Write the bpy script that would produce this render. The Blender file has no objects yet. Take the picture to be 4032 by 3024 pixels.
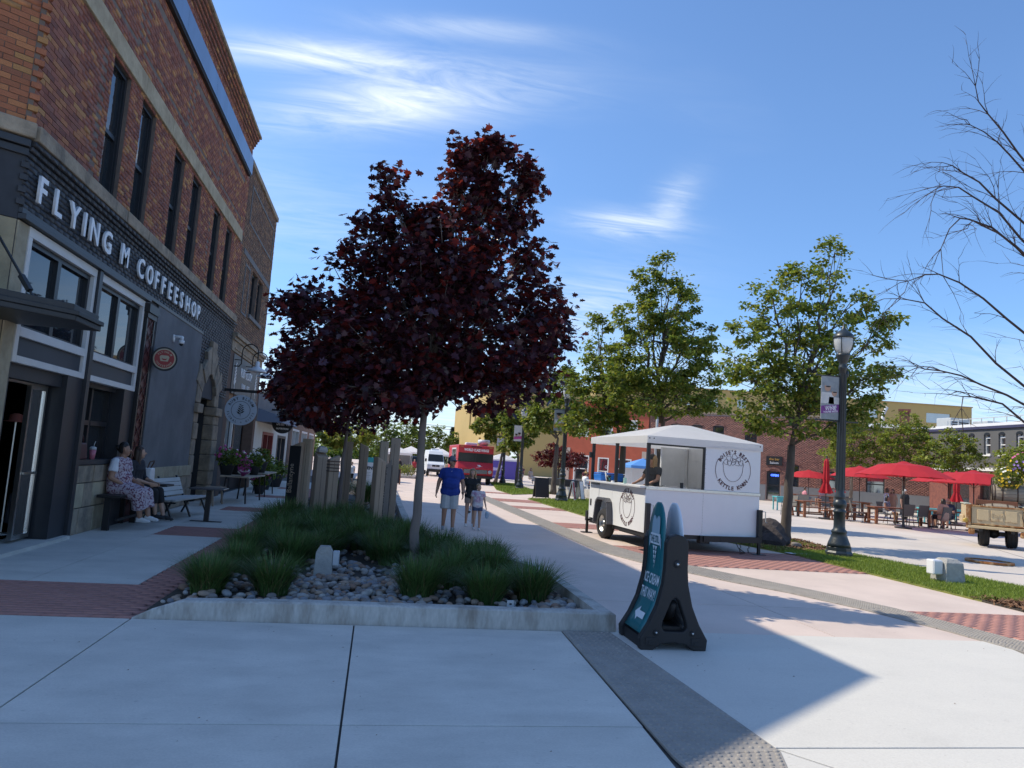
import bpy, bmesh, math, random
import numpy as np
from mathutils import Vector, Matrix, Euler

S = bpy.context.scene
COL = S.collection
R = math.radians
PI = math.pi
random.seed(11)
rng = np.random.default_rng(11)

# ---------------------------------------------------------------- camera
cd = bpy.data.cameras.new('camera')
cam = bpy.data.objects.new('camera', cd)
COL.objects.link(cam)
cd.sensor_width = 36.0
cd.lens = 36.0 * 2900 / 4032
cd.clip_start = 0.05
cd.clip_end = 3000
_r = Vector((0.98127685, -0.17981822, 0.06900115))
_u = Vector((-0.08630518, -0.09024789, 0.99217273))
_f = Vector((0.17218353, 0.97955129, 0.10407741))
cam.matrix_world = Matrix(((_r.x, _u.x, -_f.x, 0), (_r.y, _u.y, -_f.y, 0), (_r.z, _u.z, -_f.z, 1.65), (0, 0, 0, 1)))
S.camera = cam

# ---------------------------------------------------------------- light and sky
SUN = Vector((-0.79, 0.335, 1.0)).normalized()
sl = bpy.data.lights.new('sun', 'SUN')
sl.energy = 3.5
sl.angle = R(0.5)
sl.color = (1.0, 0.905, 0.73)
sun = bpy.data.objects.new('sun', sl)
COL.objects.link(sun)
sun.rotation_euler = SUN.to_track_quat('Z', 'Y').to_euler()
sun.location = (-20, 10, 40)

W = bpy.data.worlds.new('World')
S.world = W
W.use_nodes = True
wt = W.node_tree
wt.nodes.clear()
def wn(t, **k):
    n = wt.nodes.new(t)
    for a, b in k.items(): setattr(n, a, b)
    return n
def wl(a, b): wt.links.new(a, b)
sky = wn('ShaderNodeTexSky', sky_type='NISHITA', sun_disc=False)
sky.sun_elevation = math.asin(SUN.z)
sky.sun_rotation = math.atan2(SUN.x, SUN.y)
sky.altitude = 700
sky.air_density = 1.1
sky.dust_density = 0.8
sky.ozone_density = 3.0
tc = wn('ShaderNodeTexCoord')
sep = wn('ShaderNodeSeparateXYZ'); wl(tc.outputs['Generated'], sep.inputs[0])
def wmath(op, a, b=None, c=None):
    n = wn('ShaderNodeMath', operation=op)
    for i, v in enumerate((a, b, c)):
        if v is None: continue
        if isinstance(v, (int, float)): n.inputs[i].default_value = v
        else: wl(v, n.inputs[i])
    return n.outputs[0]
zc = wmath('ADD', wmath('MAXIMUM', sep.outputs['Z'], 0.0), 0.12)
px = wmath('DIVIDE', sep.outputs['X'], zc)
py = wmath('DIVIDE', sep.outputs['Y'], zc)
cmb = wn('ShaderNodeCombineXYZ'); wl(px, cmb.inputs[0]); wl(py, cmb.inputs[1])
mp = wn('ShaderNodeMapping'); wl(cmb.outputs[0], mp.inputs[0])
mp.inputs['Rotation'].default_value = (0, 0, R(-24))
mp.inputs['Scale'].default_value = (0.45, 1.6, 1.0)
n1 = wn('ShaderNodeTexNoise'); wl(mp.outputs[0], n1.inputs['Vector'])
n1.inputs['Scale'].default_value = 7.0; n1.inputs['Detail'].default_value = 9; n1.inputs['Roughness'].default_value = 0.62
n1.inputs['Distortion'].default_value = 0.9
n2 = wn('ShaderNodeTexNoise'); wl(cmb.outputs[0], n2.inputs['Vector'])
n2.inputs['Scale'].default_value = 0.75; n2.inputs['Detail'].default_value = 2
# cirrus banks: broad soft patches in direction space, streaked by the noise
def bank(cx, cy, sx, sy, rot, amp):
    dx = wmath('SUBTRACT', px, cx); dy = wmath('SUBTRACT', py, cy)
    c, s = math.cos(rot), math.sin(rot)
    a = wmath('DIVIDE', wmath('ADD', wmath('MULTIPLY', dx, c), wmath('MULTIPLY', dy, s)), sx)
    b = wmath('DIVIDE', wmath('SUBTRACT', wmath('MULTIPLY', dy, c), wmath('MULTIPLY', dx, s)), sy)
    d = wmath('ADD', wmath('MULTIPLY', a, a), wmath('MULTIPLY', b, b))
    return wmath('MULTIPLY', wmath('POWER', 2.718, wmath('MULTIPLY', d, -1.0)), amp)
BANKS = [(-0.17, 1.485, .22, .050, R(-6), 1.15), (-0.02, 1.62, .30, .095, R(-25), 1.0), (0.09, 1.335, .18, .03, R(-8), .45),
         (0.67, 2.06, .14, .08, R(-12), 1.05), (0.745, 1.88, .05, .14, R(-8), .65), (.75, 2.9, .25, .45, .2, .55), (-0.35, 2.3, .3, .35, 0.3, .22)]
acc = None
for b_ in BANKS:
    o_ = bank(*b_)
    acc = o_ if acc is None else wmath('ADD', acc, o_)
acc = wmath('ADD', acc, wmath('MULTIPLY', wmath('MAXIMUM', wmath('SUBTRACT', n2.outputs[0], 0.56), 0.0), 0.9))
st = wn('ShaderNodeMapRange', clamp=True); wl(n1.outputs[0], st.inputs[0])
st.inputs[1].default_value = 0.30; st.inputs[2].default_value = 0.66
cl = wmath('MULTIPLY', acc, st.outputs[0])
low = wn('ShaderNodeMapRange', clamp=True); wl(sep.outputs['Z'], low.inputs[0])
low.inputs[1].default_value = 0.20; low.inputs[2].default_value = 0.03; low.inputs[3].default_value = 0.0; low.inputs[4].default_value = 0.85
cl = wmath('MINIMUM', wmath('ADD', cl, wmath('MULTIPLY', low.outputs[0], wmath('ADD', wmath('MULTIPLY', st.outputs[0], 0.75), 0.25))), 0.92)
zr = wn('ShaderNodeMapRange', clamp=True); wl(sep.outputs['Z'], zr.inputs[0])
zr.inputs[1].default_value = 0.0; zr.inputs[2].default_value = 0.45
tcol = wn('ShaderNodeMix', data_type='RGBA'); wl(zr.outputs[0], tcol.inputs[0])
tcol.inputs[6].default_value = (0.62, 0.80, 1.02, 1); tcol.inputs[7].default_value = (0.80, 0.96, 1.12, 1)
tint = wn('ShaderNodeMix', data_type='RGBA', blend_type='MULTIPLY')
tint.inputs[0].default_value = 1.0
wl(sky.outputs[0], tint.inputs[6]); wl(tcol.outputs[2], tint.inputs[7])
mixc = wn('ShaderNodeMix', data_type='RGBA'); wl(cl, mixc.inputs[0]); wl(tint.outputs[2], mixc.inputs[6])
mixc.inputs[7].default_value = (5.3, 5.8, 6.3, 1)
bg = wn('ShaderNodeBackground'); wl(mixc.outputs[2], bg.inputs[0]); bg.inputs[1].default_value = 0.145
wo = wn('ShaderNodeOutputWorld'); wl(bg.outputs[0], wo.inputs[0])

S.view_settings.view_transform = 'Standard'
S.view_settings.look = 'None'
S.view_settings.exposure = 0.40
S.view_settings.gamma = 1.0
S.view_settings.use_curve_mapping = False
S.render.engine = 'CYCLES'
S.cycles.max_bounces = 6
S.cycles.transparent_max_bounces = 8

# ---------------------------------------------------------------- materials
_M = {}
def M(name, color=(.5, .5, .5), rough=.7, var=0.0, vs=4.0, bump=0.0, bs=40.0, metal=0.0, spec=.5, rnd=0.0, col2=None, mixs=3.0, mixlo=.4, mixhi=.6, stretch=(1, 1, 1), ramp=None, emit=0.0, trans=0.0, island=False, coord='Object', alpha=None, coat=0.0, fine=0.0, fs=70.0):
    """principled material: base colour with noise variation, optional second colour in patches, a ramp over a per-piece random value, fine bump"""
    if name in _M: return _M[name]
    m = bpy.data.materials.new(name)
    m.use_nodes = True
    t = m.node_tree
    b = t.nodes['Principled BSDF']
    out = t.nodes['Material Output']
    L = t.links.new
    b.inputs['Roughness'].default_value = rough
    b.inputs['Metallic'].default_value = metal
    b.inputs['Specular IOR Level'].default_value = spec
    if coat: b.inputs['Coat Weight'].default_value = coat
    c = tuple(color) + (1,)
    b.inputs['Base Color'].default_value = c
    tcn = t.nodes.new('ShaderNodeTexCoord')
    vec = tcn.outputs[coord]
    if stretch != (1, 1, 1):
        mpn = t.nodes.new('ShaderNodeMapping'); mpn.inputs['Scale'].default_value = stretch
        L(vec, mpn.inputs[0]); vec = mpn.outputs[0]
    cur = None
    if ramp:
        at = t.nodes.new('ShaderNodeAttribute'); at.attribute_name = 'rnd'
        oi = t.nodes.new('ShaderNodeObjectInfo')
        ad = t.nodes.new('ShaderNodeMath'); ad.operation = 'ADD'
        L(at.outputs['Fac'], ad.inputs[0]); L(oi.outputs['Random'], ad.inputs[1])
        fr = t.nodes.new('ShaderNodeMath'); fr.operation = 'FRACT'; L(ad.outputs[0], fr.inputs[0])
        cr = t.nodes.new('ShaderNodeValToRGB'); cr.color_ramp.interpolation = 'CONSTANT'
        e = cr.color_ramp.elements
        while len(e) > 1: e.remove(e[-1])
        e[0].position = 0; e[0].color = tuple(ramp[0]) + (1,)
        for i, q in enumerate(ramp[1:]):
            x = e.new((i + 1) / len(ramp)); x.color = tuple(q) + (1,)
        L(fr.outputs[0], cr.inputs[0])
        cur = cr.outputs[0]
    def rgb(v):
        n = t.nodes.new('ShaderNodeRGB'); n.outputs[0].default_value = tuple(v) + (1,); return n.outputs[0]
    if col2:
        nz = t.nodes.new('ShaderNodeTexNoise'); L(vec, nz.inputs['Vector'])
        nz.inputs['Scale'].default_value = mixs; nz.inputs['Detail'].default_value = 6; nz.inputs['Roughness'].default_value = .6
        mr = t.nodes.new('ShaderNodeMapRange'); L(nz.outputs[0], mr.inputs[0])
        mr.inputs[1].default_value = mixlo; mr.inputs[2].default_value = mixhi
        mx = t.nodes.new('ShaderNodeMix'); mx.data_type = 'RGBA'
        L(mr.outputs[0], mx.inputs[0]); L(cur or rgb(color), mx.inputs[6]); mx.inputs[7].default_value = tuple(col2) + (1,)
        cur = mx.outputs[2]
    if var:
        nz = t.nodes.new('ShaderNodeTexNoise'); L(vec, nz.inputs['Vector'])
        nz.inputs['Scale'].default_value = vs; nz.inputs['Detail'].default_value = 5; nz.inputs['Roughness'].default_value = .65
        mr = t.nodes.new('ShaderNodeMapRange'); L(nz.outputs[0], mr.inputs[0])
        mr.inputs[1].default_value = .25; mr.inputs[2].default_value = .75
        mr.inputs[3].default_value = 1 - var; mr.inputs[4].default_value = 1 + var
        vm = t.nodes.new('ShaderNodeVectorMath'); vm.operation = 'SCALE'
        L(cur or rgb(color), vm.inputs[0]); L(mr.outputs[0], vm.inputs['Scale'])
        cur = vm.outputs[0]
    if fine:
        nz = t.nodes.new('ShaderNodeTexNoise'); L(vec, nz.inputs['Vector'])
        nz.inputs['Scale'].default_value = fs; nz.inputs['Detail'].default_value = 3
        mr = t.nodes.new('ShaderNodeMapRange'); L(nz.outputs[0], mr.inputs[0])
        mr.inputs[1].default_value = .3; mr.inputs[2].default_value = .7; mr.inputs[3].default_value = 1 - fine; mr.inputs[4].default_value = 1 + fine
        nq = t.nodes.new('ShaderNodeTexNoise'); L(vec, nq.inputs['Vector']); nq.inputs['Scale'].default_value = fs * .22; nq.inputs['Detail'].default_value = 2
        mq = t.nodes.new('ShaderNodeMapRange'); L(nq.outputs[0], mq.inputs[0]); mq.inputs[1].default_value = .68; mq.inputs[2].default_value = .74; mq.inputs[3].default_value = 1; mq.inputs[4].default_value = 1 - fine * 2.2
        mu = t.nodes.new('ShaderNodeMath'); mu.operation = 'MULTIPLY'; L(mr.outputs[0], mu.inputs[0]); L(mq.outputs[0], mu.inputs[1])
        vm = t.nodes.new('ShaderNodeVectorMath'); vm.operation = 'SCALE'
        L(cur or rgb(color), vm.inputs[0]); L(mu.outputs[0], vm.inputs['Scale']); cur = vm.outputs[0]
    if rnd:
        at = t.nodes.new('ShaderNodeAttribute'); at.attribute_name = 'rnd'
        oi = t.nodes.new('ShaderNodeObjectInfo')
        ad = t.nodes.new('ShaderNodeMath'); ad.operation = 'ADD'; L(at.outputs['Fac'], ad.inputs[0]); L(oi.outputs['Random'], ad.inputs[1])
        fr = t.nodes.new('ShaderNodeMath'); fr.operation = 'FRACT'; L(ad.outputs[0], fr.inputs[0])
        mr = t.nodes.new('ShaderNodeMapRange'); L(fr.outputs[0], mr.inputs[0])
        mr.inputs[3].default_value = 1 - rnd; mr.inputs[4].default_value = 1 + rnd
        vm = t.nodes.new('ShaderNodeVectorMath'); vm.operation = 'SCALE'
        L(cur or rgb(color), vm.inputs[0]); L(mr.outputs[0], vm.inputs['Scale'])
        cur = vm.outputs[0]
    if cur: L(cur, b.inputs['Base Color'])
    if bump:
        nz = t.nodes.new('ShaderNodeTexNoise'); L(vec, nz.inputs['Vector'])
        nz.inputs['Scale'].default_value = bs; nz.inputs['Detail'].default_value = 4
        bp = t.nodes.new('ShaderNodeBump'); bp.inputs['Strength'].default_value = bump; bp.inputs['Distance'].default_value = .02
        L(nz.outputs[0], bp.inputs['Height']); L(bp.outputs[0], b.inputs['Normal'])
    if emit:
        b.inputs['Emission Color'].default_value = c
        b.inputs['Emission Strength'].default_value = emit
    if trans:
        tr = t.nodes.new('ShaderNodeBsdfTranslucent')
        if cur:
            vq = t.nodes.new('ShaderNodeVectorMath'); vq.operation = 'MULTIPLY'; vq.inputs[1].default_value = (1.5, 1.4, .9) if name.startswith(('leaf', 'lawn', 'sedge')) else (1, 1, 1)
            L(cur, vq.inputs[0]); L(vq.outputs[0], tr.inputs[0])
        else: tr.inputs[0].default_value = c
        ms = t.nodes.new('ShaderNodeMixShader'); ms.inputs[0].default_value = trans
        L(b.outputs[0], ms.inputs[1]); L(tr.outputs[0], ms.inputs[2]); L(ms.outputs[0], out.inputs[0])
    if name.startswith(('window_glass', 'shop_glass')) and 'wind' not in name: b.inputs['IOR'].default_value = 2.4
    if alpha is not None:
        b.inputs['Transmission Weight'].default_value = alpha
        b.inputs['IOR'].default_value = 1.1
    _M[name] = m
    return m

def glass(name, tint=(.02, .025, .03), rough=.03, spec=.9):
    return M(name, tint, rough, spec=spec, var=.2, vs=1.2)

# ---------------------------------------------------------------- mesh helpers
class MB:
    """collects faces and builds ONE mesh object"""
    def __init__(s): s.v = []; s.f = []; s.m = []; s.r = []
    def add(s, vs, fs, mi=0, r=None):
        o = len(s.v); s.v.extend(vs)
        if r is None: r = random.random()
        for f in fs:
            s.f.append([o + i for i in f]); s.m.append(mi); s.r.append(r)
        return s
    def box(s, x0, x1, y0, y1, z0, z1, mi=0, T=None, r=None, top=1.0):
        cx, cy = (x0 + x1) / 2, (y0 + y1) / 2
        v = [(x0, y0, z0), (x1, y0, z0), (x1, y1, z0), (x0, y1, z0)] + [(cx + (x - cx) * top, cy + (y - cy) * top, z1) for x, y in ((x0, y0), (x1, y0), (x1, y1), (x0, y1))]
        if T is not None: v = [tuple(T @ Vector(p)) for p in v]
        return s.add(v, [(0, 3, 2, 1), (4, 5, 6, 7), (0, 1, 5, 4), (1, 2, 6, 5), (2, 3, 7, 6), (3, 0, 4, 7)], mi, r)
    def bar(s, a, b, w, h=None, mi=0, up=(0, 0, 1)):
        a = Vector(a); b = Vector(b); d = (b - a); L = d.length; d.normalize()
        u = Vector(up)
        if abs(d.dot(u)) > .98: u = Vector((1, 0, 0))
        x = d.cross(u).normalized(); y = x.cross(d).normalized(); h = h or w
        v = []
        for p in (a, b):
            for i, j in ((-1, -1), (1, -1), (1, 1), (-1, 1)): v.append(tuple(p + x * (w / 2 * i) + y * (h / 2 * j)))
        return s.add(v, [(0, 3, 2, 1), (4, 5, 6, 7), (0, 1, 5, 4), (1, 2, 6, 5), (2, 3, 7, 6), (3, 0, 4, 7)], mi)
    def tube(s, pts, rad, n=8, mi=0, caps=True):
        pts = [Vector(p) for p in pts]
        if not hasattr(rad, '__len__'): rad = [rad] * len(pts)
        vs = []; fs = []
        prev = None
        for i, p in enumerate(pts):
            d = (pts[min(i + 1, len(pts) - 1)] - pts[max(i - 1, 0)])
            d = d.normalized() if d.length > 1e-9 else Vector((0, 0, 1))
            if prev is None:
                u = Vector((0, 0, 1)) if abs(d.z) < .9 else Vector((1, 0, 0))
                x = d.cross(u).normalized()
            else:
                x = (prev - d * prev.dot(d)).normalized()
            prev = x; y = d.cross(x)
            for k in range(n):
                a = 2 * PI * k / n
                vs.append(tuple(p + x * (rad[i] * math.cos(a)) + y * (rad[i] * math.sin(a))))
        for i in range(len(pts) - 1):
            for k in range(n):
                k2 = (k + 1) % n
                fs.append((i * n + k, i * n + k2, (i + 1) * n + k2, (i + 1) * n + k))
        if caps:
            fs.append(tuple(range(n - 1, -1, -1))); fs.append(tuple((len(pts) - 1) * n + k for k in range(n)))
        return s.add(vs, fs, mi)
    def lathe(s, prof, c=(0, 0, 0), n=16, mi=0, caps=True, T=None):
        vs = []; fs = []
        for r, z in prof:
            for k in range(n):
                a = 2 * PI * k / n
                p = Vector((r * math.cos(a), r * math.sin(a), z))
                if T is not None: p = T @ p
                vs.append((c[0] + p.x, c[1] + p.y, c[2] + p.z))
        for i in range(len(prof) - 1):
            for k in range(n):
                k2 = (k + 1) % n
                fs.append((i * n + k, i * n + k2, (i + 1) * n + k2, (i + 1) * n + k))
        if caps:
            fs.append(tuple(range(n - 1, -1, -1))); fs.append(tuple((len(prof) - 1) * n + k for k in range(n)))
        return s.add(vs, fs, mi)
    def prism(s, poly, d, T=None, mi=0):
        """polygon (x,y) extruded from z=0 to z=d, placed by matrix T"""
        n = len(poly)
        v = [Vector((x, y, 0)) for x, y in poly] + [Vector((x, y, d)) for x, y in poly]
        if T is not None: v = [T @ p for p in v]
        fs = [tuple(range(n - 1, -1, -1)), tuple(range(n, 2 * n))]
        for i in range(n):
            j = (i + 1) % n
            fs.append((i, j, n + j, n + i))
        return s.add([tuple(p) for p in v], fs, mi)
    def sphere(s, c, r, nu=12, nv=8, mi=0, T=None):
        if not hasattr(r, '__len__'): r = (r, r, r)
        vs = [(0, 0, 1)]
        for i in range(1, nv):
            a = PI * i / nv
            for k in range(nu):
                b = 2 * PI * k / nu
                vs.append((math.sin(a) * math.cos(b), math.sin(a) * math.sin(b), math.cos(a)))
        vs.append((0, 0, -1))
        fs = []
        for k in range(nu): fs.append((0, 1 + k, 1 + (k + 1) % nu))
        for i in range(nv - 2):
            for k in range(nu):
                k2 = (k + 1) % nu
                fs.append((1 + i * nu + k, 1 + (i + 1) * nu + k, 1 + (i + 1) * nu + k2, 1 + i * nu + k2))
        e = len(vs) - 1; o = 1 + (nv - 2) * nu
        for k in range(nu): fs.append((e, o + (k + 1) % nu, o + k))
        out = []
        for p in vs:
            q = Vector((p[0] * r[0], p[1] * r[1], p[2] * r[2]))
            if T is not None: q = T @ q
            out.append((q.x + c[0], q.y + c[1], q.z + c[2]))
        return s.add(out, fs, mi)
    def quad(s, a, b, c, d, mi=0): return s.add([a, b, c, d], [(0, 1, 2, 3)], mi)
    def build(s, name, mats, parent=None, smooth=False, loc=None, bevel=0, rnd=False):
        me = bpy.data.meshes.new(name)
        me.from_pydata([tuple(p) for p in s.v], [], s.f)
        mats = mats if isinstance(mats, (list, tuple)) else [mats]
        for m in mats: me.materials.append(m)
        if len(mats) > 1: me.polygons.foreach_set('material_index', s.m)
        if smooth: me.polygons.foreach_set('use_smooth', [True] * len(s.f))
        if rnd:
            at = me.attributes.new('rnd', 'FLOAT', 'FACE'); at.data.foreach_set('value', s.r)
        me.update()
        o = bpy.data.objects.new(name, me); COL.objects.link(o)
        if parent: o.parent = parent
        if loc: o.location = loc
        if bevel:
            md = o.modifiers.new('edge', 'BEVEL'); md.width = bevel; md.segments = 2; md.limit_method = 'ANGLE'
        return o

def np_mesh(name, verts, faces, mats, parent=None, rnd=None, smooth=False, midx=None):
    """verts (N,3), faces (F,k) all with k corners"""
    me = bpy.data.meshes.new(name)
    F, k = faces.shape
    me.vertices.add(len(verts)); me.vertices.foreach_set('co', np.ascontiguousarray(verts, np.float32).ravel())
    me.loops.add(F * k); me.loops.foreach_set('vertex_index', np.ascontiguousarray(faces, np.int32).ravel())
    me.polygons.add(F); me.polygons.foreach_set('loop_start', np.arange(0, F * k, k, dtype=np.int32))
    for m in (mats if isinstance(mats, (list, tuple)) else [mats]): me.materials.append(m)
    if midx is not None: me.polygons.foreach_set('material_index', midx.astype(np.int32))
    if smooth: me.polygons.foreach_set('use_smooth', np.ones(F, bool))
    if rnd is not None:
        at = me.attributes.new('rnd', 'FLOAT', 'FACE'); at.data.foreach_set('value', rnd.astype(np.float32))
    me.update(calc_edges=True)
    o = bpy.data.objects.new(name, me); COL.objects.link(o)
    if parent: o.parent = parent
    return o

def tag(o, label, cat, group=None, kind=None):
    o['label'] = label; o['category'] = cat
    if group: o['group'] = group
    if kind: o['kind'] = kind
    return o
def thing(name, label, cat, loc=(0, 0, 0), rz=0.0, group=None):
    o = bpy.data.objects.new(name, None); COL.objects.link(o)
    o.empty_display_size = .2
    o.location = loc; o.rotation_euler = (0, 0, rz)
    return tag(o, label, cat, group)
def struct(o, label=None):
    o['kind'] = 'structure'
    if label: o['label'] = label
    return o
def copy_tree(o, parent=None):
    c = o.copy(); COL.objects.link(c)
    if parent: c.parent = parent
    for ch in list(o.children): copy_tree(ch, c)
    return c
def dup(root, label, loc, rz=0.0, sc=None):
    c = copy_tree(root); c.location = loc; c.rotation_euler = (0, 0, rz); c['label'] = label
    if sc: c.scale = (sc, sc, sc)
    return c
def frame(o, x, y):
    """matrix whose X and Y axes are x and y, origin o"""
    x = Vector(x).normalized(); y = Vector(y); y = (y - x * y.dot(x)).normalized(); z = x.cross(y)
    return Matrix(((x.x, y.x, z.x, o[0]), (x.y, y.y, z.y, o[1]), (x.z, y.z, z.z, o[2]), (0, 0, 0, 1)))
def text_mesh(txt, size=1.0, depth=.01, sx=1.0, bold=0.0, spacing=1.0, res=2, align='LEFT'):
    cu = bpy.data.curves.new('lettering', 'FONT')
    cu.body = txt; cu.size = size; cu.extrude = depth / 2; cu.offset = bold; cu.resolution_u = res
    cu.space_character = spacing; cu.align_x = align
    o = bpy.data.objects.new('lettering', cu); COL.objects.link(o)
    dg = bpy.context.evaluated_depsgraph_get()
    me = bpy.data.meshes.new_from_object(o.evaluated_get(dg))
    bpy.data.objects.remove(o); bpy.data.curves.remove(cu)
    if sx != 1.0: me.transform(Matrix.Diagonal((sx, 1, 1, 1)))
    return me
def text(name, txt, mat, T, size, depth=.004, sx=1.0, bold=0.0, spacing=1.0, parent=None, align='CENTER', res=2):
    me = text_mesh(txt, size, depth, sx, bold, spacing, res, align)
    me.transform(T); me.materials.clear(); me.materials.append(mat); me.name = name
    o = bpy.data.objects.new(name, me); COL.objects.link(o)
    if parent: o.parent = parent
    return o
def text_arc(name, txt, mat, T, size, radius, mid_deg, step_deg, depth=.004, sx=1.0, bold=0.0, parent=None, inside=False):
    """letters set round a circle: mid_deg is where the middle of the word stands, measured anticlockwise from +x"""
    bm = bmesh.new()
    n = len(txt)
    for i, ch in enumerate(txt):
        if ch == ' ': continue
        k = i - (n - 1) / 2
        a = R(mid_deg - k * step_deg) if not inside else R(mid_deg + k * step_deg)
        me = text_mesh(ch, size, depth, sx, bold, 1.0, 1, 'CENTER')
        rot = a - PI / 2 if not inside else a + PI / 2
        off = Matrix.Translation((0, -size * .35, 0))
        X = T @ Matrix.Translation((radius * math.cos(a), radius * math.sin(a), 0)) @ Matrix.Rotation(rot, 4, 'Z') @ off
        me.transform(X); bm.from_mesh(me); bpy.data.meshes.remove(me)
    me = bpy.data.meshes.new(name); bm.to_mesh(me); bm.free()
    me.materials.clear(); me.materials.append(mat)
    for p in me.polygons: p.material_index = 0
    o = bpy.data.objects.new(name, me); COL.objects.link(o)
    if parent: o.parent = parent
    return o
def ring(r0, r1, d, n=32, a0=0.0, a1=2 * PI):
    """flat ring piece as a closed solid in XY, thickness d"""
    full = abs(a1 - a0) > 2 * PI - 1e-3
    vs = []; fs = []
    m = n if full else n + 1
    for k in range(m):
        a = a0 + (a1 - a0) * k / n
        c, s = math.cos(a), math.sin(a)
        vs += [(r0 * c, r0 * s, 0), (r1 * c, r1 * s, 0), (r1 * c, r1 * s, d), (r0 * c, r0 * s, d)]
    for k in range(n):
        a = 4 * k; b = 4 * ((k + 1) % m)
        for i in range(4):
            j = (i + 1) % 4
            fs.append((a + i, a + j, b + j, b + i))
    if not full:
        fs.append((3, 2, 1, 0)); e = 4 * (m - 1); fs.append((e, e + 1, e + 2, e + 3))
    return vs, fs
def xf(T, vs): return [tuple(T @ Vector(p)) for p in vs]
# ================================================================ GROUND
m_conc = M('concrete_light', (.62, .585, .52), .85, var=.10, vs=1.3, bump=.12, bs=60, col2=(.51, .485, .435), mixs=1.1, mixlo=.42, mixhi=.75, fine=.07, rnd=.05, stretch=(1, 1.7, 1))
m_conc_w = M('concrete_white', (.60, .575, .52), .85, var=.09, vs=1.1, bump=.12, bs=60, col2=(.56, .535, .48), mixs=1.1, mixlo=.42, mixhi=.8, fine=.06, rnd=.03, stretch=(1, 1.7, 1))
m_pink = M('concrete_pink', (.64, .525, .455), .85, var=.09, vs=.9, bump=.10, bs=55, col2=(.56, .455, .395), mixs=.7, mixlo=.4, mixhi=.75, fine=.06, rnd=.05)
m_plaza = M('concrete_plaza', (.60, .53, .465), .85, var=.10, vs=.5, bump=.08, bs=50, col2=(.51, .455, .40), mixs=.35, mixlo=.4, mixhi=.7, fine=.06)
m_joint = M('joint_dark', (.10, .095, .09), .95, var=.3, vs=8)
m_brickp = M('paver_red', (.40, .195, .16), .85, rnd=.06, var=.10, vs=3, bump=.08, bs=80)
m_tact = M('tactile_grey', (.30, .275, .245), .8, var=.14, vs=5, bump=.15, bs=70)
m_kerb = M('kerb_concrete', (.47, .45, .41), .9, var=.10, vs=3, bump=.3, bs=40, col2=(.20, .16, .12), mixs=3.4, mixlo=.47, mixhi=.75, stretch=(1, 1, .3), fine=.12, fs=40)
m_soil = M('soil', (.06, .05, .04), .95, var=.3, vs=8, bump=.5, bs=20)
m_grassbase = M('lawn_base', (.13, .17, .028), .95, var=.3, vs=3, bump=.6, bs=40, col2=(.20, .20, .05), mixs=1.5)
m_blade = M('lawn_blade', (.19, .26, .035), .6, rnd=.35, trans=.25)
m_mulch = M('bark_mulch', (.20, .105, .055), .9, rnd=.5, bump=.4, bs=60)
m_asphalt = M('ground_far', (.30, .28, .26), .9, var=.15, vs=.15)

def sheet(name, poly, z, mat, parent=None):
    if name == 'paver_bed': mat = M('joint_red', (.24, .12, .10), .95)
    mb = MB(); mb.add([(x, y, z) for x, y in poly], [tuple(range(len(poly)))])
    o = mb.build(name, mat, parent)
    return o
def slab(name, poly, z0, z1, mat, parent=None, bevel=.004):
    mb = MB(); mb.prism(poly, z1 - z0, Matrix.Translation((0, 0, z0)))
    return mb.build(name, mat, parent, bevel=bevel)

struct(sheet('ground', [(-500, -60), (600, -60), (600, 900), (-500, 900)], -.05, m_asphalt))
plaza = struct(sheet('plaza_paving', [(9.0, -6), (120, -6), (120, 120), (9.0, 120)], -.012, m_plaza))
for a, b, w in (((12, 9.6), (40, 16.5), .02), ((11.8, 21.5), (60, 31), .02), ((14.5, 12), (21.5, 24.5), .02), ((12, 33), (70, 44), .03), ((21.5, 24.5), (34, 46), .02)):
    mb = MB(); d = (Vector(b) - Vector(a)).normalized(); nn = Vector((-d.y, d.x)) * w / 2
    mb.add([(a[0] + nn.x, a[1] + nn.y, -.008), (a[0] - nn.x, a[1] - nn.y, -.008), (b[0] - nn.x, b[1] - nn.y, -.008), (b[0] + nn.x, b[1] + nn.y, -.008)], [(0, 3, 2, 1)])
    mb.build('joint', m_joint, plaza)
street = struct(sheet('street_paving', [(-60, 7.42), (9.6, 7.42), (9.6, 140), (-60, 140)], -.016, m_joint))
# pink concrete bays between joints
def bay(x0, x1, y0, y1, mat=m_pink, par=None, g=.006, z=.0):
    slab('slab', [(x0 + g, y0 + g), (x1 - g, y0 + g), (x1 - g, y1 - g), (x0 + g, y1 - g)], -.014, z, mat, par or street, bevel=0)
ys = [7.42, 9.06, 12.6, 16.2, 19.8, 23.4, 27, 30.6, 34.2, 37.8, 45, 52, 60, 75, 95, 140]
for i in range(len(ys) - 1):
    xs = [.62, 2.56, 5.06, 9.6] if i < 10 else [-12, 2.5, 9.6]
    if i == 0: xs = [2.56, 5.06, 9.6]
    for j in range(len(xs) - 1): bay(xs[j], xs[j + 1], ys[i], ys[i + 1])

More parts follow.
